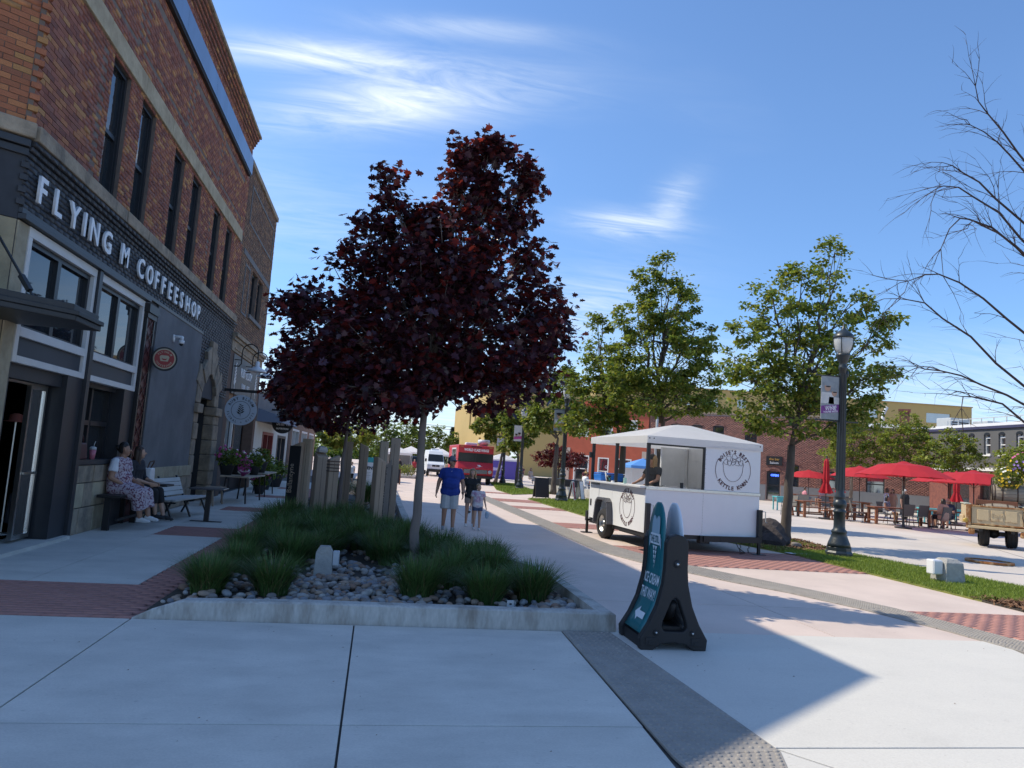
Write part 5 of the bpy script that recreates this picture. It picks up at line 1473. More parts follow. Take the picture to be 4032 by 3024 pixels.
w1 = person('woman in a white tee and floral dress seated on the window bench, hair tied back', (-4.40, 14.2, .035), R(78), 1.70, S1, m_skin_t, 1.28, .010, top=cloth('white_tee', (.70, .71, .74)), sleeve=.62, dress=m_floral, shoes=m_shoe_w, hair=h_dark, look=(.35, -.94, 0), belly=.03)
mb = MB(); capsule(mb, (0.0, .10, 1.36), (-.02, .12, 1.38), .055, .05); mb.build('hair_bun', h_dark, w1, True)
S2 = sit(.335, knL=(-.06, -.24, .36), anL=(-.05, -.27, .11), knR=(.04, -.25, .37), anR=(.02, -.33, .10), wrL=(-.06, -.17, .45), wrR=(.05, -.19, .45), hea=(0, -.01, .78))
w2 = person('woman in a dark blouse and black trousers with long brown hair on the window bench', (-4.33, 14.82, .035), R(80), 1.66, S2, m_skin, 1.0, .010, top=cloth('navy_blouse', (.022, .024, .032)), sleeve=1.3, bottom=cloth('black_trouser', (.016, .016, .018)), leg=1.5, shoes=m_shoe_k, hair=h_brown, hair_len=.15, look=(.4, -.9, .05))
# ================================================================ FAR BUILDINGS ROUND THE PLAZA
BRP = [(.24, .115, .09), (.21, .10, .08), (.27, .13, .10), (.19, .092, .075)]
m_brick_far = M('brick_far', (.23, .085, .065), .9, var=.18, vs=14, bump=.2, bs=30, col2=(.17, .065, .055), mixs=5)
m_brick_p = M('brick_plaza', BRP[0], .9, ramp=BRP, var=.15, vs=5)
m_mortar_p = M('mortar_plaza', (.30, .22, .19), .95)
m_orange = M('stucco_orange', (.42, .10, .055), .9, var=.12, vs=1.5)
m_yel = M('stucco_yellow', (.47, .335, .13), .9, var=.05, vs=.4)
m_greyw = M('stucco_far_grey', (.115, .112, .11), .9, var=.08, vs=1)
m_greyb = M('base_grey', (.20, .21, .22), .9, var=.1, vs=1)
m_roofw = M('roof_white', (.75, .74, .72), .7)
m_glass_f = glass('shop_glass_far', (.03, .035, .04), .04)
m_ac = M('ac_grey', (.45, .47, .47), .5, var=.1, vs=2)

pb = thing('brick_building', 'long red brick building with arched windows across the plaza', 'building')
Q = Wall((23.16, 57.88), (.79, -.61), (-.61, -.79))
ph = [(4.05, 4.92, 4.55, 5.6), (2.3, 3.2, 4.55, 5.6), (.6, 1.5, 4.55, 5.6), (6.55, 7.45, 4.35, 5.1), (8.28, 9.26, .1, 2.3), (9.95, 10.6, 1.2, 2.85), (12.2, 13.2, 1.3, 2.5), (15.2, 16.4, 1.1, 2.5), (.4, 1.3, .1, 2.3), (3.6, 4.6, 1.2, 2.5)]
Q.holed('wall', m_mortar_p, pb, -1.2, 13.2, 0, 6.55, ph, .4)
Q.holed('wall', m_mortar_p, pb, 13.2, 19.3, 0, 5.85, ph, .4)
Q.bricks(pb, m_brick_p, -1.2, 13.2, 1.25, 6.4, ph, EYE, 0, L=.23, Hc=.085)
Q.bricks(pb, m_brick_p, 13.2, 19.3, 1.25, 5.75, ph, EYE, 0, L=.23, Hc=.085)
Q.part('base_band', m_greyb, pb, [(-1.2, 8.2, 0, .03, 0, 1.2), (9.34, 19.3, 0, .03, 0, 1.2)])
Q.part('coping', m_stone, pb, [(-1.2, 13.3, -.4, .06, 6.55, 6.66), (13.3, 19.4, -.4, .06, 5.85, 5.95)])
for a, b, c, d in ph:
    nm = 'door' if c < .5 else 'window'
    w_ = Q.part(nm, m_black, pb, [(a, a + .08, -.3, -.05, c, d), (b - .08, b, -.3, -.05, c, d), (a + .08, b - .08, -.3, -.05, d - .1, d), (a + .08, b - .08, -.3, -.08, (c + d) / 2 - .04, (c + d) / 2 + .04)])
    Q.part('pane', m_glass_f, w_, [(a + .07, b - .07, -.2, -.18, c + .02, d - .05)])
    mb = MB()
    n = 5; cx = (a + b) / 2; w = (b - a) / 2 + .06
    for k in range(n):
        q = []
        for rr, aa in ((w, k), (w + .16, k), (w + .16, k + 1), (w, k + 1)):
            an = PI * (.22 + .56 * aa / n); q.append((cx + rr * math.cos(an), d - w * .72 + rr * math.sin(an)))
        mb.prism(q, .06, Q.T(0, .0, 0))
    mb.build('arch', m_brick_p, pb, rnd=True)['kind'] = 'stuff'
sg_ = Q.part('sign_board', m_black, pb, [(8.22, 9.4, .02, .1, 2.72, 3.42)])
text('lettering', 'the bar', M('sign_yellow', (.65, .35, .05), .6), Q.T(8.81, .105, 3.12), .26, .01, parent=pb); text('lettering', 'Saloon', m_letter, Q.T(8.81, .105, 2.85), .24, .01, parent=pb)
text('open_sign', 'OPEN', M('neon_blue', (.05, .12, .9), .4, emit=3.0), Q.T(8.85, -.04, 1.9), .22, .01, bold=.01, parent=pb)
mb = MB(); Q.box(mb, -1.2, 19.3, -12, -.45, 5.6, 5.7); mb.build('roof', m_roofw, pb)
for u0, h in ((15.1, 6.6), (18.2, 6.4)):
    Q.part('roof_wall', m_roofw, pb, [(u0, u0 + 3.2, -5, -4.7, 5.7, h)])
ch = Q.part('chimney', m_brick_far, pb, [(17.3, 17.95, -1.6, -.9, 5.7, 7.25), (17.22, 18.03, -1.68, -.82, 7.25, 7.42)])
Q.part('roof_wall', m_brick_far, pb, [(13.4, 14.4, -2.2, -1.9, 5.7, 6.9)])
mb = MB(); p_ = Q.p(16.2, -1.5, 5.7); mb.tube([p_, (p_[0], p_[1], 7.0), (p_[0] + .25, p_[1] - .1, 7.6)], .12, 10); mb.build('vent_pipe', m_roofw, pb, True)

ob = thing('shop_building', 'orange stucco two storey building behind the green trees', 'building')
oh = [(-7.8, -6.4, .2, 2.6), (-5.6, -4.6, .1, 2.5), (-4.0, -2.6, .4, 2.5), (-7.6, -6.6, 4.2, 5.8), (-5.4, -4.4, 4.2, 5.8), (-3.2, -2.2, 4.2, 5.8)]
Q.holed('wall', m_orange, ob, -8.6, -1.25, 0, 7.3, oh, .4, n1=.05)
for a, b, c, d in oh:
    w_ = Q.part('window' if c > .15 else 'door', m_white, ob, [(a, a + .1, -.2, .06, c, d), (b - .1, b, -.2, .06, c, d), (a + .1, b - .1, -.2, .06, d - .1, d), (a + .1, b - .1, -.2, .02, c + 1.2, c + 1.28)])
    Q.part('pane', m_glass_f, w_, [(a + .08, b - .08, -.15, -.13, c, d - .05)])
text('open_sign', 'Open', m_letter, Q.T(-4.6, -.1, 1.6), .35, .01, parent=ob)
Q.part('cornice', m_orange, ob, [(-8.7, -1.25, .02, .2, 6.9, 7.05), (-8.7, -1.25, .02, .3, 7.05, 7.35)])
Q.part('pilaster', M('stucco_pale', (.45, .36, .30), .9), ob, [(-8.7, -8.2, .0, .12, 0, 3.2), (-1.7, -1.26, .0, .12, 0, 3.2)])
Q.part('side_wall', m_orange, ob, [(-8.62, -8.3, -10, .0, 0, 7.3)]); Q.part('roof', m_asphalt, ob, [(-8.3, -1.3, -10, -.4, 6.9, 7.0)])

gb2 = thing('grey_building', 'dark grey building with tall arched white sash windows on the right', 'building')
Gw = Wall((38.35, 46.1), (-.1, -1), (-1, .1))
gx = [.1 + 1.32 * k for k in range(2, 12)]
gh = [(u * .87 + .45, u * .87 + 1.02, 4.12, 5.36) for u in (2.4, 4.0, 5.6, 7.05, 8.7, 9.9, 11.4, 13, 14.6)]
Gw.holed('wall', m_greyw, gb2, 0, 22, 3.3, 5.75, gh, .4); Gw.holed('wall_lower', m_brick_far, gb2, 0, 22, 0, 3.1, [(2, 4, .3, 2.4), (5, 7, .3, 2.4), (8, 10, .3, 2.4)], .4)
Gw.part('band', m_roofw, gb2, [(0, 22, -.3, .06, 3.1, 3.3)])
Gw.part('cornice', M('cornice_navy', (.04, .04, .09), .6), gb2, [(-.1, 22, -.4, .12, 5.75, 5.92)]); Gw.part('parapet', m_roofw, gb2, [(-.1, 22, -.4, -.02, 5.922, 6.12)])
for a, b, c, d in gh:
    w_ = Gw.part('window', m_roofw, gb2, [(a, a + .06, -.25, -.12, c, d), (b - .06, b, -.25, -.12, c, d), (a + .06, b - .06, -.25, -.12, (c + d) / 2 - .03, (c + d) / 2 + .03), (a + .06, b - .06, -.25, -.12, c, c + .08), (a + .06, b - .06, -.25, -.12, d - .2, d - .12)])
    Gw.part('pane', m_glass_f, w_, [(a + .05, b - .05, -.2, -.19, c, d - .1)])
    Gw.part('sill', m_roofw, gb2, [(a - .06, b + .06, -.02, .07, c - .09, c)])
    mb = MB(); q = [(a, d)]
    for k in range(7): an = PI - PI * k / 6; q.append(((a + b) / 2 + (b - a) / 2 * math.cos(an), d + .17 * math.sin(an)))
    mb.prism(q, .02, Gw.T(0, .0, 0)); mb.build('arch', m_black, gb2)
for a in (2, 5, 8): Gw.part('shop_window', m_glass_f, gb2, [(a, a + 2, -.2, -.18, .3, 2.4)])
Gw.part('roof', m_roofw, gb2, [(0, 22, -14, -.4, 5.6, 5.7)])
def roof_unit(label, c, s, mat=m_ac, cyl=False):
    t = thing('rooftop_unit', label, 'rooftop unit', c)
    mb = MB(); mb.box(-s[0] / 2, s[0] / 2, -s[1] / 2, s[1] / 2, 0, s[2]); mb.build('cabinet', mat, t, bevel=.04)
    mb = MB()
    for k in range(5): mb.box(-s[0] * .42, s[0] * .42, -s[1] / 2 - .02, -s[1] / 2 - .001, s[2] * (.2 + .13 * k), s[2] * (.26 + .13 * k))
    mb.build('grille', m_black, t)['kind'] = 'stuff'
    return t
roof_unit('grey air conditioning unit on the roof beside the chimney', (41.5, 47.6, 5.7), (1.6, 1.4, 1.3))
roof_unit('wide pale rooftop unit above the dark grey building', (42.6, 38.6, 5.7), (2.6, 1.6, 1.3), m_roofw)
roof_unit('second grey air conditioning unit, right of the one by the chimney', (43.6, 46.6, 5.7), (1.5, 1.4, 1.2))
mb = MB()
for k in range(16): p_ = Gw.p(1 + k * 1.1, -.6, 5.92); mb.bar((p_[0], p_[1], 5.9), (p_[0], p_[1], 6.55), .05)
a, b = Gw.p(1, -.6, 6.55), Gw.p(17.5, -.6, 6.55); mb.bar(a, b, .05)
mb.build('roof_rail', m_ac, gb2)['kind'] = 'stuff'

yb = thing('yellow_building', 'tall mustard yellow building standing behind the plaza roofs', 'building')
Y_ = Wall((30.0, 100.5), (.985, -.17), (-.17, -.985))
yh = [(u, u + 1.3, 11.3, 12.6) for u in (12, 16, 20, 23.6, 29.5, 35, 38.8, 43.2)] + [(47, 50.5, 11.2, 12.6)] + [(u, u + 1.3, 7.5, 9) for u in range(4, 50, 4)]
Y_.holed('wall', m_yel, yb, 0, 53.5, 0, 13.7, yh, .5)
for h_ in yh: Y_.part('window', glass('shop_glass_sky', (.16, .19, .23), .15), yb, [(h_[0], h_[1], -.2, -.15, h_[2], h_[3])])
Y_.part('side_wall', m_yel, yb, [(53.0, 53.5, -30, -.5, 0, 13.7), (0, .5, -30, -.5, 0, 13.7)]); Y_.part('coping', M('coping_tan', (.4, .28, .13), .8), yb, [(-.1, 53.6, -.5, .12, 13.7, 13.85)])
yl = thing('yellow_building', 'lower mustard yellow wing closing the end of the street on its right side', 'building')
YL = Wall((13.3, 92.5), (.985, -.17), (-.17, -.985))
YL.holed('wall', m_yel, yl, 0, 17.5, 0, 10.5, [(3.2, 4.2, 1, 3)], .5)
YL.part('coping', M('coping_tan', (.4, .28, .13), .8), yl, [(-.1, 17.6, -.5, .1, 10.5, 10.62)])
YLs = Wall((13.3, 92.5), (.0, 1), (-1, 0))
YLs.holed('side_wall', m_yel, yl, .4, 40, 0, 10.4, [(4, 6, 6, 8.5), (10, 12, 6, 8.5), (16, 18, 6, 8.5), (4, 6, 2, 4.5)], .5)

# ================================================================ STREET LAMPS AND BANNERS
m_lamp = M('lamp_green_black', (.022, .030, .034), .38, var=.2, vs=6, bump=.15, bs=25, spec=.6)
m_lglass = M('lamp_glass', (.78, .80, .80), .25, var=.05, trans=.45)
def lamp_post(label, loc, H=5.3, banner=None):
    s = H / 5.35
    t = thing('street_lamp', label, 'street lamp', loc, 0, 'old style lamps along the street')
    mb = MB()
    mb.lathe([(.30, 0), (.30, .10), (.27, .13), (.27, .22)], n=8); mb.build('base', m_lamp, t, bevel=.01)
    mb = MB(); mb.lathe([(.26, .22), (.24, .30), (.19, .42), (.155, .52), (.17, .54), (.17, .58), (.135, .62), (.125, .68), (.125, .98), (.145, 1.0), (.145, 1.03), (.115, 1.06), (.12, 1.10), (.15, 1.15), (.155, 1.19), (.13, 1.26), (.10, 1.29), (.12, 1.32), (.12, 1.36), (.095, 1.42), (.092, 1.6), (.078, 4.28), (.10, 4.30), (.10, 4.36), (.078, 4.40), (.09, 4.46), (.13, 4.52), (.13, 4.56), (.16, 4.62), (.16, 4.66), (.10, 4.67)], n=16)
    mb.build('pole', m_lamp, t, True)
    mb = MB()
    for k in range(12):
        a = 2 * PI * k / 12; mb.bar((.094 * math.cos(a), .094 * math.sin(a), 1.5), (.080 * math.cos(a), .080 * math.sin(a), 4.2), .014, .012)
    mb.build('flutes', m_lamp, t)['kind'] = 'stuff'
    mb = MB(); mb.lathe([(.11, 4.672), (.17, 4.76), (.205, 4.9), (.215, 5.02), (.21, 5.03)], n=16); mb.build('lantern_glass', m_lglass, t, True)
    mb = MB(); mb.lathe([(.235, 5.03), (.24, 5.06), (.21, 5.12), (.14, 5.19), (.06, 5.24), (.05, 5.27), (.035, 5.29), (.012, 5.38), (.002, 5.44)], n=16); mb.build('lantern_cap', m_lamp, t, True)
    for k in range(4):
        a = PI / 4 + k * PI / 2; c, s_ = math.cos(a), math.sin(a)
        mb = MB(); mb.tube([(.13 * c, .13 * s_, 4.66), (.19 * c, .19 * s_, 4.78), (.225 * c, .225 * s_, 4.92), (.225 * c, .225 * s_, 5.05)], .012, 5); mb.build('lantern_rib', m_lamp, t)
    mb = MB(); mb.tube([(-.09, 0, 4.12), (-.66, 0, 4.12)], .016, 6); mb.sphere((-.67, 0, 4.12), .028, 8, 6); mb.build('banner_arm', m_lamp, t)
    mb = MB(); mb.tube([(-.66, 0, 3.08), (.42, 0, 3.08)], .016, 6); mb.sphere((-.67, 0, 3.08), .028, 8, 6); mb.build('banner_arm', m_lamp, t)
    mb = MB(); mb.sphere((.11, 0, 4.2), (.05, .05, .09), 8, 6); mb.build('sensor', m_lamp, t)
    t.scale = (max(s, .92), max(s, .92), s)
    return t
m_purple = M('banner_purple', (.22, .06, .25), .8); m_grey_p = M('banner_grey', (.30, .32, .33), .8, var=.3, vs=4); m_pale = M('banner_pale', (.62, .60, .57), .8, var=.15, vs=6)
m_pink = M('banner_pink', (.50, .08, .28), .8); m_mustard = M('banner_mustard', (.48, .30, .05), .8)
def banner(label, x, y, z0, h, w, base, strip, txt, lt):
    t = thing('lamp_banner', label, 'banner', (x, y, z0), 0, 'photo banners hanging from the lamps')
    mb = MB(); mb.box(-w, 0, -.006, .006, 0, h); mb.build('cloth', base, t)
    def pc(poly, m, nm='print', d=.003, off=.0065):
        mb = MB(); mb.prism(poly, d, frame((0, -off, 0), (1, 0, 0), (0, 0, 1))); mb.build(nm, m, t)
    pc([(-w + .005, .12 * h), (-.005, .18 * h), (-.005, .36 * h), (-w + .005, .30 * h)], strip, 'print_band')
    def el(cx, cz, rx, rz, m, n=12, off=.0098): pc([(cx + rx * math.cos(2 * PI * k / n), cz + rz * math.sin(2 * PI * k / n)) for k in range(n)], m, 'print_face', .002, off)
    for (cx, cz, rr) in lt:
        pc([(cx - rr * 1.7, .36 * h), (cx + rr * 1.7, .36 * h), (cx + rr * 1.5, cz - rr * 1.2), (cx - rr * 1.5, cz - rr * 1.2)], m_pale, 'print_shirt')
        el(cx, cz, rr * .8, rr, m_skin); el(cx, cz + rr * .75, rr * 1.15, rr * .45, m_grey_p if txt else m_plate, off=.0125); el(cx + rr * .1, cz + rr * .15, rr * .65, rr * .16, m_plate, off=.0125)
    for i, l in enumerate(txt):
        text('lettering', l[0], m_letter, frame((-w * .46, -.0105, (.27 - .055 * i) * h), (1, 0, .12), (0, 0, 1)), l[1], .002, 1.0, .001, parent=t)
    return t
lamp_post('tall green black street lamp on the lawn strip, the nearest, with wine banner', (10.46, 15.35, .02), 5.32)
banner('wine banner with a laughing couple hanging from the nearest lamp', 10.38, 15.35, 3.11, 1.0, .46, m_grey_p, m_purple, [('LOVE THE', .066), ('WINE', .11), ("YOU'RE WITH", .058)], [(-.30, .74, .10), (-.13, .62, .085)])
lamp_post('street lamp on the second lawn strip, behind the trailer', (8.24, 32.2, .02), 5.3)
banner('banner of a man in sunglasses on the lamp behind the trailer', 8.16, 32.2, 3.15, .98, .47, m_grey_p, m_mustard, [], [(-.24, .66, .13)])
lamp_post('street lamp right of the red food truck, second of the far pair', (8.6, 43.8, .0), 4.98)
banner('pink topped banner on the lamp between the red truck and the trailer', 8.52, 43.8, 2.85, .98, .48, m_pale, m_pink, [], [(-.16, .45, .09), (-.34, .38, .08)])
lamp_post('farthest street lamp, close to the right side of the red truck', (8.82, 51.3, .0), 4.35)
banner('pale banner on the farthest lamp next to the red truck', 8.74, 51.3, 2.35, .85, .5, m_pale, M('banner_blue', (.12, .14, .35), .8), [], [(-.2, .5, .08), (-.32, .45, .08)])

# ================================================================ TREES ALONG THE STREET AND ROUND THE PLAZA
GM = [m_lg, m_lg2, m_lg, m_ly]
TB = (10.95, 18.46, .02)
yb_ = 18.4
tree('street_tree', 'leafy green tree beside the trailer, right of its logo wall', TB, (11.05, yb_, 2.6),
     [(11.4, yb_, 4.6, 1.5, 1.3, 1.3), (10.1, yb_, 4.0, 1.0, 1.1, .9), (12.6, yb_, 4.2, 1.0, 1.1, .9), (10.3, yb_, 6.4, .6, .7, .95), (11.2, yb_, 6.9, .55, .6, .85), (12.2, yb_, 7.5, .42, .5, 1.15), (12.9, yb_, 6.7, .5, .55, .55), (13.5, yb_, 5.7, .5, .5, .4), (13.9, yb_, 6.3, .25, .3, .25), (9.3, yb_, 4.6, .5, .6, .5), (9.6, yb_, 5.6, .45, .5, .5), (11.2, yb_, 3.2, 1.5, 1.1, .5), (13.2, yb_, 3.6, .6, .7, .6), (12.0, yb_, 5.9, .9, .9, .7), (13.8, yb_, 4.9, .35, .4, .3)],
     15500, .125, GM, m_bark_d, 21, 'lobed', 'green trees along the lawn strips', .13, shell=.6, twigs=3)
yc = 25.6
tree('street_tree', 'tall green tree rising behind the white trailer roof', (10.2, yc, .02), (10.15, yc, 2.9),
     [(9.9, yc, 5.6, 1.9, 1.7, 1.5), (10.2, yc, 7.6, 1.2, 1.2, 1.1), (9.0, yc, 7.1, .8, .9, .8), (11.3, yc, 6.6, .9, 1.0, .8), (10.05, yc, 9.1, .55, .6, .75), (10.9, yc, 8.6, .45, .5, .55), (9.1, yc, 8.5, .35, .4, .55), (11.7, yc, 5.2, .9, 1.0, .7), (8.6, yc, 5.0, .9, 1.0, .8), (10, yc, 4.2, 2.0, 1.6, .6), (12.1, yc, 4.3, .7, .8, .5)],
     19000, .135, GM, m_bark_d, 22, 'lobed', 'green trees along the lawn strips', .16, shell=.6, twigs=2)
yd = 29
tree('street_tree', 'round green tree left of the trailer, partly behind its counter', (9.9, yd, .02), (9.9, yd, 2.7),
     [(8.9, yd, 4.4, 1.3, 1.3, 1.2), (8.6, yd, 6.2, .9, 1.0, .9), (8.7, yd, 7.4, .5, .5, .6), (9.9, yd, 4.6, 1.2, 1.2, 1.2), (8.1, yd, 3.3, .8, .9, .6), (7.7, yd, 4.9, .6, .7, .6), (9.6, yd, 3.1, 1.2, 1.2, .5)],
     11000, .145, GM, m_bark_d, 23, 'lobed', 'green trees along the lawn strips', .15, shell=.6, twigs=2)
yf = 40
tree('street_tree', 'green tree with dark trunk behind the photo banner of the sunglasses man', (9.75, yf, .02), (9.8, yf, 2.7), [(9.6, yf, 4.5, 1.6, 1.4, 1.2), (8.7, yf, 3.9, .8, .9, .7), (9.9, yf, 6.2, .8, .9, .9), (9.2, yf, 7.8, .4, .4, .7), (10.2, yf, 6.6, .6, .6, .6), (8.3, yf, 5.4, .5, .5, .5), (10.8, yf, 4.2, .8, .9, .8), (9.2, yf, 5.6, .6, .6, .5)], 11000, .17, GM, m_bark_d, 24, 'lobed', 'green trees along the lawn strips', .14, shell=.6, twigs=2)
yg = 47
tree('street_tree', 'slim green tree between the far street lamps', (9.0, yg, .02), (9.0, yg, 2.0), [(8.9, yg, 3.4, 1.2, 1.1, 1.0), (8.3, yg, 4.4, .7, .7, .7), (9.3, yg, 4.9, .8, .8, .8), (8.2, yg, 2.6, .6, .6, .4)], 7500, .19, [m_lg, m_ly, m_lg2], m_bark_d, 25, 'lobed', 'green trees along the lawn strips', .10, twigs=2)
yh_ = 55
tree('street_tree', 'thin green tree leaning over the right side of the red truck', (8.9, yh_, .0), (9.3, yh_, 2.2), [(9.2, yh_, 3.6, 1.2, 1.1, .9), (7.9, yh_, 4.2, .9, .8, .6), (7.3, yh_, 4.0, .4, .4, .4), (9.1, yh_, 5.0, .9, .8, .7), (8.2, yh_, 5.2, .5, .5, .4)], 7000, .2, [m_lg, m_ly, m_lg2], m_bark_d, 26, 'lobed', 'green trees along the lawn strips', .12, twigs=2)
tree('red_tree', 'small dark red leaved tree in front of the orange shop', (13.0, 52, .0), (13.0, 52, 1.2), [(13.0, 52, 2.1, 1.5, 1.2, .8), (11.9, 52, 2.0, .8, .8, .6), (14.2, 52, 2.0, .9, .8, .6), (12.6, 52, 2.8, .5, .5, .4)], 3800, .17, [m_lr2, m_lr2, M('leaf_red', (.11, .02, .02), .45, rnd=.4, trans=.3)], m_bark_d, 27, 'lobed', None, .09, twigs=2)  # slightly different leaf reds, dealt out at random over the crown
PT = [(30.0, 43, 2.6, 5.5, 1.7, 'leftmost of the plaza trees, behind the closed umbrella'), (33.0, 42, 2.9, 6.4, 2.1, 'tallest of the plaza trees, below the brick chimney'), (34.4, 39.5, 2.6, 5.4, 1.9, 'plaza tree at the corner of the dark grey building'), (34.0, 34.5, 2.4, 4.6, 1.25, 'small plaza tree before the grey arched windows')]
for i, (x, y, zb_, zt, r, w) in enumerate(PT):
    h = (zt - zb_) / 2; zc_ = (zt + zb_) / 2
    tree('plaza_tree', 'green ' + w, (x, y, 0), (x + .1, y, zb_ - .4), [(x, y, zc_, r * .85, r * .8, h * .75), (x - r * .6, y, zc_ - h * .35, r * .6, r * .6, h * .5), (x + r * .6, y, zc_ - h * .3, r * .6, r * .6, h * .5), (x + .2, y, zt - h * .3, r * .4, r * .4, h * .4), (x - r * .35, y, zc_ + h * .35, r * .45, r * .4, h * .45), (x + r * .45, y, zc_ + h * .4, r * .4, r * .4, h * .4), (x, y, zb_ + .15, r * .9, r * .8, h * .35)],
         int(5200 * (r / 1.8) ** 2), .16, [m_lg, m_ly, m_lg], m_bark_t, 31 + i, 'lobed', 'green trees round the plaza', .12, twigs=2)
# street tree lit behind the posts, far tree line
tree('street_tree', 'sunlit yellow green tree seen between the timber posts', (-1.6, 44, 0), (-1.5, 44, 1.7), [(-1.6, 44, 2.4, 1.6, 1.3, .6), (-2.4, 44, 2.2, .7, .8, .5), (-.7, 44, 2.5, .7, .8, .5)], 2600, .2, [m_ly, m_lg], m_bark_t, 41, 'lobed', None, .14, twigs=2)
FT = [(1.0, 100, 6.0, 3.0, 'far tree above the white tent'), (3.6, 104, 6.6, 3.2, 'far tree seen past the pale maple trunk'), (6.2, 112, 6.4, 2.8, 'far tree above the white van'), (9.3, 118, 6.8, 2.9, 'far tree left of the dark conifer'), (12.6, 124, 5.9, 2.3, 'far tree right of the dark conifer'), (-4, 96, 6.5, 3.4, 'far tree behind the end of the left row'), (-9, 90, 7, 3.5, 'far tree behind the roofs of the left row')]
for i, (x, y, zt, r, w) in enumerate(FT):
    tree('far_tree', 'green ' + w, (x, y, 0), (x, y, 1.6), [(x, y, zt * .55, r * .8, r * .7, zt * .38), (x - r * .5, y, zt * .45, r * .55, r * .5, zt * .32), (x + r * .5, y, zt * .42, r * .6, r * .5, zt * .3), (x + .3, y, zt * .82, r * .4, r * .4, zt * .18)], 2300, .36, [m_lg2, m_lg2, m_lg], m_bark_d, 51 + i, 'lobed', 'trees closing the street', .2, twigs=1)
cf = thing('conifer', 'dark pointed conifer above the far tree line', 'tree', (13.0, 132, 0))
mb = MB(); mb.tube([(0, 0, 0), (0, 0, 6.6)], [.15, .02], 6); mb.build('trunk', m_bark_d, cf)
V = []; g = np.random.default_rng(3)
pos = []; nr = []
for k in range(900):
    z = g.uniform(1.5, 7.0); rr = (7.2 - z) / 5.7 * 1.5 * g.uniform(.3, 1); a = g.uniform(0, 6.28)
    pos.append((rr * math.cos(a), rr * math.sin(a), z)); nr.append((math.cos(a), math.sin(a), -.3))
V, F, rn, nf = leaves_np(np.array(pos), np.array(nr), .4, 5, 'oval')
o = np_mesh('crown', V, F, M('needle_dark', (.02, .04, .022), .7, rnd=.4), cf, rn); o['kind'] = 'stuff'
hd_ = tag(np_mesh('hedge_line', *(lambda r: (r[0], r[1]))(leaves_np(np.stack([g.uniform(-60, 90, 9000), 150 + g.normal(0, 2, 9000), np.abs(g.normal(0, 1.6, 9000)) + .2], 1), g.normal(0, 1, (9000, 3)), 1.0, 6, 'lobed')), m_lg2), 'low belt of far green trees at the end of the street', 'trees', kind='stuff')

# bare tree reaching in from the right edge
bt = thing('bare_tree', 'leafless tree with drooping dark twigs reaching in from the right edge', 'tree', (11.9, 9.2, .02))
m_twig = M('twig_dark', (.055, .035, .032), .8, var=.3, vs=6)
mb = MB(); tk = limb(mb, (0, 0, 0), (.15, .1, 7.9), .16, .045, 3, 9, .02, 9); mb.build('trunk', m_bark_d, bt, True)
mb = MB(); gr = random.Random(8)
ends = [(1.9, (9.0, 10, 4.1), (7.65, 10, 4.43)), (2.0, (9.2, 10, 3.35), (8.0, 10, 3.43)), (2.5, (9.22, 10.0, 4.75), (7.82, 10, 4.68)), (3.4, (9.3, 9.9, 5.85), (8.55, 10, 5.0)), (3.8, (9.5, 10, 6.15), (8.27, 10, 6.18)), (4.2, (9.5, 10, 6.4), (8.53, 10, 6.72)), (5.4, (9.9, 10, 7.2), (9.02, 10, 8.43)), (5.0, (10.0, 9.9, 6.9), (8.93, 10, 7.62)), (1.7, (9.6, 10, 3.05), (8.9, 10, 2.75)), (4.5, (9.6, 9.8, 5.6), (8.7, 9.7, 5.7)), (3.0, (13.0, 8.6, 4.6), (14.2, 8.2, 5.2)), (4.5, (12.9, 10.2, 6.4), (13.8, 10.8, 7.4)), (2.4, (12.4, 7.9, 4.0), (12.8, 6.4, 4.8)), (5.5, (12.3, 10.3, 7.5), (12.6, 11.4, 9.0)), (3.9, (11.0, 8.2, 5.6), (10.3, 7.4, 6.4))]
B0 = Vector((11.9, 9.2, .02))
def twig(a, d, L, r, lev):
    n = 4; pts = [a]; dd = d.normalized()
    for i in range(n):
        dd = (dd + Vector((gr.uniform(-.22, .22), gr.uniform(-.22, .22), gr.uniform(-.25, .12)))).normalized()
        pts.append(pts[-1] + dd * (L / n))
    mb.tube(pts, [r * (1 - .8 * i / n) for i in range(n + 1)], 4, caps=False)
    if lev > 0:
        for i in range(1, n + 1):
            for s in range(2 if lev > 1 else 1):
                q = (dd + Vector((gr.uniform(-.9, .9), gr.uniform(-.9, .9), gr.uniform(-.5, .7)))).normalized()
                twig(pts[i], q, L * gr.uniform(.35, .7), r * .55, lev - 1)
for z0, m_, e in ends:
    i = min(8, max(0, int(z0 / 8.6 * 9))); a = tk[i].lerp(tk[i + 1], .5)
    p1 = Vector(m_) - B0; p2 = Vector(e) - B0
    pts = []
    for k in range(11):
        t_ = k / 10
        q = a * (1 - t_) ** 2 + (p1 * 2 - (a + p2) * .5) * (2 * t_ * (1 - t_)) + p2 * t_ ** 2
        pts.append(q + Vector((gr.uniform(-.03, .03), gr.uniform(-.05, .05), gr.uniform(-.03, .03))))
    mb.tube(pts, [.028 * (1 - .85 * k / 10) for k in range(11)], 5, caps=False)
    for k in range(3, 11):
        d = pts[k] - pts[k - 1]
        for s in range(1 + k % 2):
            twig(pts[k], (d.normalized() + Vector((gr.uniform(-.7, .7), gr.uniform(-.8, .8), gr.uniform(-.5, .6)))), gr.uniform(.3, .85), .007, 1)
mb.build('branches', m_twig, bt)
